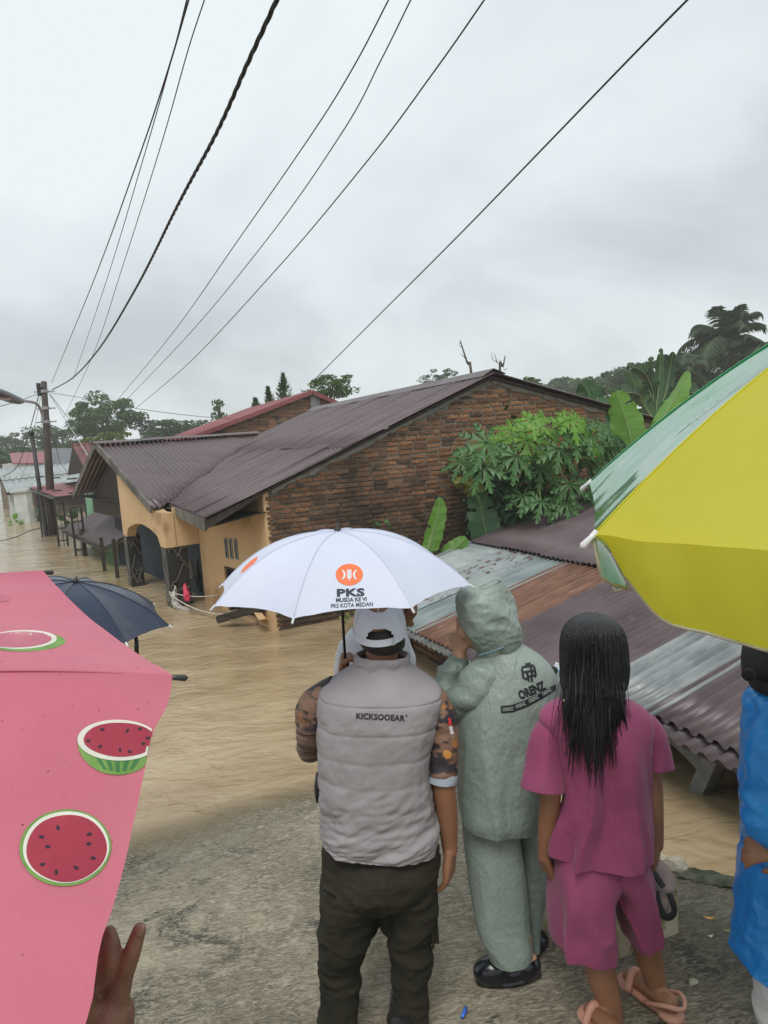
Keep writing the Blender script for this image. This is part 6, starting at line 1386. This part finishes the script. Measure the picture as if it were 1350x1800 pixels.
# cheek line shown in front of the hood edge, then the raised forearm and pinching hand
el_ = P(796, 1238, D3+.02); wr_ = P(808, 1152, D3+.06)
bd += limb([P(858, 1180, D3), P(822, 1222, D3+.0), el_], [.05, .048, .042])+limb([el_, P(800, 1195, D3+.05), wr_], [.040, .036, .029])
bd += hand(wr_, P(801, 1106, D3+.08)-wr_, RGT*.75+FWD*.55, -1, .95, .02, .92, .75, [.75, 1.0, 1.15, 1.25])
bd += limb([P(880, 1130, D3), P(885, 1250, D3), P(880, 1370, D3)], [.06, .09, .09])
remesh('body', bd, .0052, 3, SKIN2, rc)
sl = sleeve('coat_sleeve', [(866, 1176, D3-.04), (838, 1205, D3-.06), (812, 1232, D3-.03), (792, 1240, D3), (785, 1222, D3+.03), (790, 1192, D3+.05), (803, 1168, D3+.06)], [.070, .074, .066, .056, .056, .058, .040], RAIN, rc, 33, .012)
sleeve('elastic_cuff', [(799, 1176, D3+.055), (804, 1165, D3+.06), (807, 1154, D3+.06)], [.048, .040, .038], RAIN, sl, 35, .006)
sleeve('coat_sleeve', [(955, 1185, D3+.02), (972, 1235, D3+.04), (976, 1290, D3+.10), (968, 1270, D3+.2)], [.06, .06, .055, .05], RAIN, rc, 37, .008)
cbv = bvh_of(coat, hd_)
BLK = mat('black_print', (.012, .012, .018), rough=.5)
print_text('lettering', 'ORENZ', 935, 1213.5, 50, 17, -.40, cbv, BLK, coat, .05, curve=0, off=.0025)
bandp = [(880, 1243), (898, 1243), (925, 1234), (950, 1222), (977, 1206), (977, 1213), (952, 1230), (926, 1243), (899, 1252), (880, 1254)]
bandp = [(880, 1241), (900, 1239), (925, 1230), (950, 1218), (977, 1202), (978, 1213), (952, 1229), (926, 1243), (902, 1252), (881, 1254)]
p_, f_ = fill2d([bandp], 5); project_print('print_band', p_, f_, cbv, BLK, coat, .0022)
SAGEP = mat('sage_print', (.30, .38, .33), rough=.5)
for (x, y, w_, rot) in ((893, 1246.5, 19, -.12), (915, 1239.5, 19, -.36), (938, 1229, 19, -.5), (961, 1216, 18, -.55)): print_text('lettering', 'ORENZ', x, y, w_, 6.5, rot, cbv, SAGEP, coat, .03, off=.0032)
def rotpoly(pts, cx, cy, a): c, s = math.cos(a), math.sin(a); return [(cx+x*c-y*s, cy+x*s+y*c) for x, y in pts]
for pl in ([(-11, -15), (11, -15), (11, -11), (-11, -11)], [(-13, -11), (-9, -11), (-9, 10), (-13, 6)], [(9, -11), (13, -11), (13, 6), (9, 10)], [(-9, -6), (3, -6), (3, -2), (-9, -2)], [(-5, -2), (-1, -2), (-1, 15), (-5, 13)], [(3, -11), (7, -11), (7, 3), (3, 3)], [(-1, 3), (9, 3), (9, 7), (-1, 7)], [(1, 7), (5, 7), (5, 14), (1, 16)], [(-9, 6), (-5, 6), (-5, 10), (-9, 10)], [(7, -6), (9, -6), (9, -2), (7, -2)], [(-4, -19), (6, -19), (6, -15), (-4, -15)]):
    p_, f_ = fill2d([rotpoly(pl, 930, 1184, -.16)], 4); project_print('emblem', p_, f_, cbv, BLK, coat, .0025)
def rtd(v, Y, T): return folds(v*np.array([1.3, 1.3, .5]), 6, 53, .015)+crumple(v*np.array([1, 1, .5]), 8, 57, .003)
loft('trouser_leg', [(855, 934, 1674, D3-.04, .185, 4), (851, 934, 1658, D3-.04, .19), (837, 928, 1620, D3-.03, .20), (826, 922, 1545, D3-.02, .205), (817, 916, 1480, D3, .22), (815, 916, 1440, D3, .23)], RAIN, rc, 110, 100, 2.3, rtd, hem=.008)
loft('trouser_leg', [(926, 950, 1655, D3+.12, .14), (922, 953, 1622, D3+.12, .15), (913, 958, 1560, D3+.11, .17), (906, 954, 1490, D3+.1, .2), (905, 950, 1440, D3+.1, .2)], RAIN, rc, 90, 80, 2.3, rtd, hem=.008)
# clogs
CLOG = mat('black_clog', (.006, .007, .010), (.012, .013, .017), scale=8, rough=.22, spec=.6)
def clog(hx, hy, tx, ty, d, parent):
    h, t = P(hx, hy, d), P(tx, ty, d); h[2] = road_z(*h[:2])+.05; t[2] = road_z(*t[:2])+.05; a = unit(t-h); L = np.linalg.norm(t-h); s = np.cross(a, UP)
    q = [ball(h+a*.045+UP*.0, (.046, .05, .05), (s, a, UP)), ball(h+a*L*.5-UP*.012, (.042, L*.42, .036), (s, a, UP)), ball(t-a*.065+UP*.006, (.054, .075, .052), (s, a, UP)), ball(h+a*L*.5-UP*.034, (.05, L*.53, .018), (s, a, UP))]
    o = remesh('clog', q, .006, 3, CLOG, parent)
    return h, t, a, s
h_, t_, a_, s_ = clog(950, 1714, 836, 1716, D3-.03, rc); clog(952, 1690, 905, 1676, D3+.12, rc)
q = limb([h_+a_*.06+UP*.02, h_+a_*.06+UP*.12], [.036, .034])+[ball(h_+a_*.05+UP*.02, (.034, .045, .035), (s_, a_, UP))]; remesh('ankle', q, .006, 2, SKIN2, rc)
# ------------------------------------------------------------------ girl in magenta
D4 = 2.43
def road_pt(px, py, h=.006):
    r = ray(px, py); n_ = V(0, ROAD_S, 1); return EYE+r*(np.dot(V(0, ROAD_Y, h)-EYE, n_)/np.dot(r, n_))
gl = thing('person', 'girl with long wet black hair in magenta shirt and shorts', 'person', P(1105, 1792, D4))
MAG = mat('magenta_cotton', (.235, .036, .105), (.30, .058, .145), scale=4, rough=.85, sheen=.15, bump=.15, bscale=260)
def gdisp(v, Y, T):
    k = np.clip((Y-1240)/70, .1, 1); return folds(v*np.array([1.7, 1.7, .22]), 7.5, 63, .042)*k+crumple(v*np.array([1.3, 1.3, .4]), 9, 67, .007)*k
shirt = loft('shirt', [(968, 1137, 1492, D4, .30, 0), (969, 1138, 1475, D4, .30), (976, 1138, 1450, D4, .29), (988, 1136, 1400, D4, .25), (985, 1138, 1350, D4, .24), (970, 1140, 1305, D4, .24), (953, 1146, 1275, D4, .225), (951, 1143, 1256, D4, .20), (966, 1126, 1241, D4, .175), (998, 1094, 1228, D4, .15), (1012, 1078, 1221, D4, .14)], MAG, gl, 150, 150, 2.3, gdisp, hem=.008)
b = MB(); b.tube(cinterp([P(990, 1232, D4-.085), P(1015, 1225, D4-.095), P(1045, 1222, D4-.10), P(1075, 1219, D4-.09), P(1100, 1223, D4-.075)], 30), .0045, 6); b.build('neck_trim', mat('cream_trim', (.45, .36, .22), (.12, .08, .06), scale=180, rough=.8, pos=(.45, .55)), shirt, True)
def fsleeve(keys, rad, seed): return sleeve('sleeve', keys, rad, MAG, shirt, seed, .012, (1.5, 1.5, .35))
fsleeve([(1004, 1268, D4), (972, 1285, D4), (958, 1335, D4-.01), (954, 1386, D4-.02)], [.03, .055, .063, .068], 71)
fsleeve([(1098, 1264, D4), (1130, 1282, D4), (1146, 1318, D4), (1153, 1352, D4-.01)], [.03, .054, .058, .062], 73)
bd = head(P(1045, 1145, D4+.01), FWD, .96)+limb([P(1045, 1175, D4), P(1048, 1225, D4), P(1050, 1260, D4)], [.042, .042, .045])+limb([P(1050, 1270, D4), P(1055, 1400, D4), P(1058, 1520, D4)], [.08, .085, .10])
bd += limb([P(990, 1268, D4), P(968, 1320, D4), P(968, 1400, D4-.01), P(962, 1450, D4), P(957, 1500, D4+.01), P(957, 1506, D4+.01)], [.034, .038, .035, .031, .023, .022])
bd += hand(P(957, 1508, D4+.01), P(968, 1550, D4+.04)-P(956, 1505, D4), RGT*.8+FWD*.4, -1, .55, .02, .78, .4)
bd += limb([P(1110, 1264, D4), P(1138, 1310, D4), P(1146, 1375, D4), P(1150, 1430, D4), P(1154, 1480, D4+.01), P(1154, 1486, D4+.01)], [.034, .038, .035, .031, .024, .023])
bd += hand(P(1154, 1488, D4+.01), P(1150, 1530, D4+.02)-P(1154, 1486, D4), RGT*-.75+FWD*.5, 1, .6, .02, .78, .4)
# bare lower legs
lf_ = P(1086, 1800, D4-.03); rf_ = P(1163, 1766, D4+.03)
bd += limb([P(1030, 1560, D4), P(1045, 1650, D4), P(1056, 1710, D4-.02), P(1071, 1765, D4-.03), P(1083, 1825, D4-.05)], [.06, .055, .050, .041, .029])
bd += limb([P(1110, 1560, D4), P(1130, 1640, D4+.02), P(1143, 1690, D4+.03), P(1155, 1735, D4+.03), P(1164, 1772, D4+.02)], [.055, .05, .044, .033, .029])
for (p0, dirx) in ((road_pt(1092, 1852), unit(-RGT*.35+FWD*.9)), (road_pt(1170, 1780), unit(-RGT*.50+FWD*.85))):
    z = road_z(p0[0], p0[1]); h = V(p0[0], p0[1], z+.055); bd += limb([h-dirx*.02, h+dirx*.08-UP*.004, h+dirx*.155-UP*.018], [.032, .030, .022])
remesh('body', bd, .0052, 3, SKIN, gl)
def sdisp(p, n): return folds(p*np.array([1.6, 1.6, .45]), 7, 83, .012)+.002*fbm(p, 20, 2, 2)
def leg_loft(keys, seed): return loft('shorts_leg', keys, MAG, gl, 90, 90, 2.3, lambda v, Y, T: folds(v*np.array([1.6, 1.6, .35]), 7.5, seed, .036)*np.clip((Y-1500)/60, .2, 1), hem=.008)
leg_loft([(976, 1080, 1662, D4-.01, .22, -4), (974, 1081, 1635, D4-.01, .245), (973, 1082, 1600, D4, .25), (974, 1086, 1560, D4, .25), (974, 1100, 1520, D4, .25), (980, 1090, 1490, D4, .23)], 87)
leg_loft([(1095, 1157, 1642, D4+.02, .18, 20), (1091, 1154, 1618, D4+.02, .22), (1087, 1147, 1590, D4+.01, .235), (1074, 1142, 1555, D4, .245), (1050, 1137, 1520, D4, .25), (1060, 1130, 1490, D4, .23)], 89)
# wet hair: cap of combed strands and loose rat-tails
HAIRW = mat('wet_black_hair', (.004, .004, .005), (.010, .009, .010), scale=60, rough=.33, spec=.5, bump=.7, bscale=260, stretch=(1, 1, .08))
def ghd(v, Y, T): return .0035*np.sin(T*46+4*fbm(v, 5, 3, 2))*np.clip((Y-1082)/25, .1, 1)+.004*fbm(v*np.array([1, 1, .2]), 25, 5, 3)
hr = loft('hair', [(1014, 1060, 1266, D4-.06, .04), (1002, 1074, 1240, D4-.045, .08), (989, 1097, 1210, D4-.02, .15), (987, 1102, 1180, D4-.005, .19), (987, 1101, 1150, D4, .205), (990, 1097, 1120, D4, .205), (1000, 1088, 1098, D4, .185), (1018, 1072, 1085, D4, .13), (1036, 1056, 1079.5, D4, .05)], HAIRW, gl, 120, 230, 2.25, ghd, capt=True, capb=True)
rg = np.random.default_rng(3); b = MB()
for k in range(420):
    u_ = rg.uniform(-1, 1); x0_ = 1044+u_*50; big = k < 40; th0 = math.sqrt(max(0, 1-u_*u_))
    y0_ = rg.uniform(1110, 1190); L = rg.uniform(60, 190) if big else rg.uniform(40, 140); yend = 1225+L*(.55+.45*math.cos(u_*1.2)); dx = rg.normal(0, 9)+(4 if x0_ > 1060 else -3)
    if k in (0, 1, 2): x0_, yend, dx = (1020, 1340, -2), (1030, 1358, 6), (1070, 1352, 6); x0_, yend, dx = [(1008, 1340, -4), (1026, 1360, 9), (1072, 1352, 4)][k]
    dd = lambda y: D4-.105*th0-.005-.018*max(0, min(1, (y-1200)/60))-.012*rg.random()
    ks = [(x0_, y0_, D4-.105*th0-.002)]+[(x0_+dx*t+3*math.sin(t*5+k), y0_+(yend-y0_)*t, D4-(.105*th0 if y0_+(yend-y0_)*t < 1215 else .105*(.35+.65*th0)+.022)-.004) for t in (.3, .55, .8, 1)]
    r0 = rg.uniform(.003, .0065) if big else rg.uniform(.0005, .0013); b.tube(cinterp([P(*q) for q in ks], 18), np.concatenate([np.linspace(r0*.1, r0, 8), np.linspace(r0, .0006, 10)]), 6)
b.build('loose_strands', HAIRW, hr, True)
# sandals
SAN = mat('peach_sandal', (.50, .24, .165), (.56, .29, .21), scale=6, rough=.5)
for (p0, dirx) in ((road_pt(1092, 1852), unit(-RGT*.35+FWD*.9)), (road_pt(1170, 1780), unit(-RGT*.50+FWD*.85))):
    z = road_z(p0[0], p0[1]); h = V(p0[0], p0[1], z+.018); s = np.cross(dirx, UP)
    q = [ball(h-dirx*.02, (.043, .05, .020), (s, dirx, UP)), ball(h+dirx*.07, (.040, .10, .018), (s, dirx, UP)), ball(h+dirx*.145, (.047, .055, .019), (s, dirx, UP))]
    o = remesh('sandal', q, .006, 2, SAN, gl)
    b = MB(); b.tube(cinterp([h+dirx*.05-s*.042+UP*.01, h-dirx*.03-s*.043+UP*.055, h-dirx*.072+UP*.05, h-dirx*.03+s*.043+UP*.055, h+dirx*.05+s*.042+UP*.01], 20), .008, 6)
    b.tube(cinterp([h+dirx*.12-s*.046+UP*.01, h+dirx*.13+UP*.058, h+dirx*.12+s*.046+UP*.01], 14), .014, 8); b.build('strap', SAN, o, True)
    for k in range(7): b = 0
# faint embroidery on shirt and shorts
EMB = mat('embroidery', (.36, .14, .22), rough=.8)
gb = bvh_of(*[o for o in gl.children if o.name.startswith(('shorts_leg', 'shirt'))], *[o for o in shirt.children if o.name.startswith('sleeve')])
for (cx_, cy_, s_) in ((988, 1662, 10), (1058, 1612, 9), (955, 1385, 9)):
    for (a, b_, r1, r2) in ((0, 0, 3.0, 1.8), (3, 4, 3.4, 1.6), (6, 8, 2.6, 1.4), (-3, -3, 2.4, 1.6)):
        o_ = ell(cx_+a, cy_+b_, r1, r2, .8, 14); i_ = ell(cx_+a, cy_+b_, r1-.8, r2-.8, .8, 14)[::-1]
        bmx = [o_+[o_[0]]+[i_[-1]]+i_]
        p_, f_ = fill2d([o_, i_], 3); project_print('embroidery', p_, f_, gb, EMB, shirt, .0018)
# ------------------------------------------------------------------ person in the blue plastic raincoat at the right edge
D5 = 2.15
bl = thing('person', 'person in bright blue plastic raincoat and black cap at the right edge', 'person', P(1430, 1850, D5))
BLU = mat('blue_plastic', (.012, .235, .70), (.02, .30, .80), scale=3, rough=.3, spec=.5, trans=.22, bump=.4, bscale=30, crease=4, crscale=9)
def bdisp(v, Y, T): return folds(v*np.array([1.6, 1.6, .3]), 6, 93, .022)+crumple(v, 11, 95, .008)
loft('raincoat', [(1296, 1560, 1700, D5, .40, -40), (1301, 1556, 1655, D5, .38), (1312, 1550, 1590, D5, .36), (1320, 1545, 1480, D5, .34), (1316, 1545, 1400, D5, .33), (1311, 1545, 1300, D5, .32), (1314, 1535, 1240, D5, .28), (1330, 1510, 1215, D5, .22), (1370, 1470, 1195, D5, .16)], BLU, bl, 120, 120, 2.3, bdisp, hem=.006)
sleeve('coat_sleeve', [(1365, 1240, D5-.02), (1352, 1320, D5-.07), (1347, 1400, D5-.10), (1352, 1450, D5-.12), (1385, 1462, D5-.14)], [.06, .06, .06, .060, .05], BLU, bl, 97, .012)
bd = head(P(1428, 1195, D5+.02), unit(-RGT*.55+FWD*.8-UP*.15), 1.05)+limb([P(1410, 1225, D5), P(1425, 1290, D5), P(1428, 1500, D5)], [.055, .09, .12])
bd += limb([P(1385, 1250, D5), P(1360, 1400, D5-.08), P(1395, 1478, D5-.14)], [.03, .025, .022])+hand(P(1392, 1482, D5-.15), P(1352, 1487, D5-.14)-P(1392, 1482, D5-.15), UP*-.7+FWD*.5, 1, .5, .02, .9, .4)
remesh('body', bd, .006, 3, SKIN, bl)
BCAP = mat('black_cap', (.006, .006, .007), (.012, .012, .013), scale=8, rough=.8)
cp_ = loft('cap', [(1312, 1470, 1192, D5+.02, .215, 0), (1310, 1478, 1165, D5+.02, .235), (1318, 1470, 1130, D5+.02, .22), (1345, 1445, 1105, D5+.02, .15), (1385, 1405, 1096, D5+.02, .04)], BCAP, bl, 40, 70, 2.2, lambda v, Y, T: .002*fbm(v, 20, 3, 2), capt=True)
loft('cap_strap', [(1326, 1420, 1213, D5-.02, .18), (1322, 1425, 1200, D5-.02, .2), (1320, 1430, 1188, D5-.02, .2)], BCAP, bl, 16, 50, 2.2, None)
b = MB(); b.tube([P(1318, 1184, D5-.06), P(1314, 1188, D5-.07)], .018, 12)
b.build('cap_button', BCAP, cp_, True)
tp = limb([P(1372, 1640, D5), P(1374, 1740, D5-.02), P(1374, 1850, D5-.02)], [.10, .075, .062])+limb([P(1480, 1640, D5), P(1484, 1740, D5), P(1484, 1850, D5)], [.10, .075, .062]); remesh('white_trousers', tp, .008, 4, mat('white_cotton', (.55, .55, .54), (.62, .62, .6), scale=5, rough=.85), bl, tdisp)
# ------------------------------------------------------------------ hand behind the watermelon umbrella
D6 = .80
hp = thing('person', 'brown hand with one finger raised behind the watermelon umbrella', 'hand', P(185, 1900, D6))
kn = P(205, 1715, D6)
q = []
q += limb([P(120, 2330, D6+.04), P(160, 2050, D6+.02), P(182, 1850, D6), P(188, 1790, D6)], [.042, .038, .031, .030])
for (bx, by, tx, ty, dd) in ((160, 1735, 150, 1690, .02), (176, 1725, 172, 1668, .015), (190, 1712, 193, 1640, .008), (214, 1720, 240, 1640, 0)):
    mid = P((bx+tx)/2, (by+ty)/2, D6+dd)
    q += limb([P(185+(bx-185)*.3, 1790, D6+dd*.5), P(bx, by, D6+dd)], [.018, .0125], 10, 12)
q += limb([P(214, 1722, D6), P(224, 1697, D6-.003), P(234, 1668, D6-.002), P(245, 1634, D6+.004)], [.0115, .0105, .0096, .0078], 20, 14)
q += limb([P(190, 1714, D6), P(196, 1690, D6-.004), P(197, 1665, D6), P(192, 1640, D6+.01)], [.0115, .0105, .0098, .008], 20, 14)
q += limb([P(176, 1725, D6), P(178, 1690, D6), P(172, 1660, D6+.01)], [.0115, .0105, .008], 16, 14)
q += limb([P(160, 1735, D6), P(160, 1700, D6), P(152, 1680, D6+.01)], [.0110, .010, .008], 16, 14)
q += limb([P(178, 1800, D6), P(150, 1770, D6-.02), P(140, 1740, D6-.03)], [.016, .013, .010], 14, 12)
ho = remesh('hand', q, .0024, 2, mat('dark_brown_skin', (.17, .085, .052), (.235, .12, .075), scale=40, rough=.5, sss=.1, bump=.4, bscale=260, bdist=.004), hp)
nl = ball(P(247, 1637, D6-.006), (.005, .0025, .0075), (RGT, FWD, unit(P(245, 1634, D6)-P(234, 1668, D6)))); mk('nail', nl[0], nl[1], mat('nail', (.30, .17, .12), rough=.3), hp, True)
# ================================================================== SMALL THINGS ON THE ROAD
FOAM = mat('dirty_foam', (.34, .27, .155), (.62, .555, .42), scale=6.5, rough=.8, bump=.3, bscale=50, speck=((.22, .15, .07), 9, .57), space='World')
DB = 2.62
bx = thing('foam_box', 'dirty cream foam box standing on the road in front of the girl', 'box', P(1075, 1680, DB))
c1, c2, c3 = road_pt(951, 1637, -.008), road_pt(1085, 1692, -.008), road_pt(1197, 1644, -.008)
u_ = c2-c1; w_ = c3-c2; hh = .31; nrm = unit(np.cross(u_, w_)); nrm = nrm if nrm[2] > 0 else -nrm
def hollow(o, u, w, h, t, m, parent):
    U1, W1 = unit(u), unit(w); a = [o, o+u, o+u+w, o+w]; i_ = [o+U1*t+W1*t, o+u-U1*t+W1*t, o+u+w-U1*t-W1*t, o+w+U1*t-W1*t]
    v = a+[x+UP*h for x in a]+[x+UP*h for x in i_]+[x+UP*t for x in i_]; f = [(0, 1, 2, 3)]+[(k, (k+1) % 4, 4+(k+1) % 4, 4+k) for k in range(4)]+[(4+k, 4+(k+1) % 4, 8+(k+1) % 4, 8+k) for k in range(4)]+[(8+k, 8+(k+1) % 4, 12+(k+1) % 4, 12+k) for k in range(4)]+[(12, 13, 14, 15)]
    b = MB(); b.add(v, f); return b.build('box_wall', m, parent, bevel=.012)
hollow(c1, u_, w_, hh, .035, FOAM, bx)
LIDM = mat('crumbling_foam', (.50, .43, .30), (.66, .60, .48), scale=12, rough=.9, bump=1.0, bscale=40, bdist=.03, speck=((.25, .16, .07), 7, .58))
q = [ball(c3+UP*(hh-.01)-u_*.03, (.05, .04, .035)), ball(c3+UP*(hh-.03)-u_*.22, (.05, .04, .04))]
remesh('broken_rim', q, .008, 1, LIDM, bx, lambda p, n: .012*fbm(p, 30, 3, 3))
# backpack stuffed in the box
bag = thing('backpack', 'greyish pink backpack with black straps lying in the foam box', 'backpack', P(1150, 1580, 2.55))
BAGM = mat('grey_pink_bag', (.21, .155, .14), (.29, .225, .205), scale=5, rough=.8); BLKS = mat('black_webbing', (.008, .008, .009), rough=.7)
q = limb([P(1135, 1520, 2.62), P(1155, 1548, 2.56), P(1158, 1590, 2.50)], [.05, .058, .045])+limb([P(1120, 1590, 2.56), P(1155, 1585, 2.52)], [.05, .045]); remesh('bag_body', q, .007, 3, BAGM, bag, lambda p, n: folds(p, 12, 7, .010))
b = MB(); b.beam(P(1146, 1530, 2.48), P(1167, 1560, 2.45), .022, .006); b.build('strap', BLKS, bag)
st = cinterp([P(1152, 1566, 2.455), P(1160, 1598, 2.43), P(1172, 1612, 2.42), P(1184, 1606, 2.43), P(1184, 1590, 2.44), P(1176, 1570, 2.46)], 26)
v, f = sweep(st, np.array([(.012, .004)]*26), 8); mk('strap', v, f, BLKS, bag, True)
q = [ball(P(1078, 1622, 2.5), (.03, .02, .02))]
# bottle in the raincoat person's hand
bt = thing('water_bottle', 'clear water bottle with blue label showing past the raincoat shoulder', 'bottle', P(978, 1190, 2.9))
v, f = sweep([P(977, 1190, 2.9), P(977.5, 1180, 2.9), P(978.5, 1172, 2.9), P(979, 1167, 2.9), P(979.5, 1165, 2.9)], [.016, .017, .014, .008, .008], 14); mk('bottle_body', v, f, mat('clear_plastic', (.6, .66, .7), rough=.08, spec=.8), bt, True)
v, f = sweep([P(976.5, 1184, 2.9), P(977.5, 1176, 2.9)], [.0178, .0178], 14, False); mk('label_wrap', v, f, mat('blue_label', (.03, .25, .6), (.5, .65, .8), scale=60, rough=.3), bt, True)
# red and white pipe lying at the water's edge
for (y0, y1, m_, l_) in (((1463, 1461), (1460, 1468), mat('white_pipe', (.7, .7, .7), rough=.4), 'white pipe lying at the water edge between man and raincoat'), ((1470, 1468), (1467, 1476), mat('red_pipe', (.6, .03, .04), rough=.4), 'red pipe lying beside the white pipe at the water edge')):
    a, c = onz(770, y1[0]-2, .06), onz(840, y1[1]+6, .06); v, f = sweep([a, c], .012, 8); tag(mk('pipe', v, f, m_, None, True), l_, 'pipe')
def road_pt(px, py, h=.006):
    r = ray(px, py); n_ = V(0, ROAD_S, 1); return EYE+r*(np.dot(V(0, ROAD_Y, h)-EYE, n_)/np.dot(r, n_))
def litter(name, label, cat, px, py, L, W, ang, m, bend=.01):
    c = road_pt(px, py, .014); a = unit(RGT*math.cos(ang)+FWD*math.sin(ang)-UP*ROAD_S*math.sin(ang)); s = np.cross(UP, a); v = []
    for t, w in ((-1, .05), (-.6, .7), (-.1, 1), (.4, .75), (.8, .35), (1, .03)): v += [c+a*t*L/2+s*w*W/2+UP*bend*(t*t), c+a*t*L/2+UP*(bend*t*t-.003), c+a*t*L/2-s*w*W/2+UP*bend*(t*t)]
    f = []
    for i in range(5): f += [(3*i, 3*i+1, 3*i+4, 3*i+3), (3*i+1, 3*i+2, 3*i+5, 3*i+4)]
    return tag(mk(name, v, f, m, None, True), label, cat)
YLF = mat('yellow_leaf', (.55, .30, .04), (.62, .40, .08), scale=30, rough=.5)
litter('leaf', 'small yellow leaf on the wet slab near the road edge', 'leaf', 1247, 1614, .045, .012, -.3, YLF); litter('leaf', 'thin green-yellow leaf on the wet slab nearer the blue raincoat', 'leaf', 1281, 1636, .05, .010, -.2, mat('green_yellow_leaf', (.28, .28, .06), rough=.5))
litter('leaf', 'pale fallen petal on the wet slab below the yellow leaf', 'leaf', 1249, 1646, .025, .015, .2, mat('pale_petal', (.6, .58, .45), rough=.6))
b = MB(); a, c = road_pt(812, 1788, .010), road_pt(819, 1770, .010); b.tube([a, (a+c)/2+V(.004, 0, .002), c], [.006, .008, .005], 6); tag(b.build('wrapper', mat('blue_wrapper', (.02, .10, .55), (.05, .2, .7), scale=60, rough=.25), None, True), 'twisted blue wrapper on the concrete right of the man', 'wrapper')
peb = mat('pebble', (.30, .28, .20), (.42, .40, .30), scale=40, rough=.8)
for k, (px, py, r) in enumerate(((1219, 1727, .014), (1181, 1717, .006), (1244, 1745, .005))):
    v, f = ball(road_pt(px, py, r*.5), (r*1.3, r, r*.6)); v = np.array(v)+.15*r*fbm(v, 60, k, 2)[:, None]; tag(mk('pebble', v, f, peb, None, True), ['tan pebble right of the pink sandal', 'tiny pale pebble just left above the tan pebble', 'tiny pebble right of the tan pebble'][k], 'pebble')
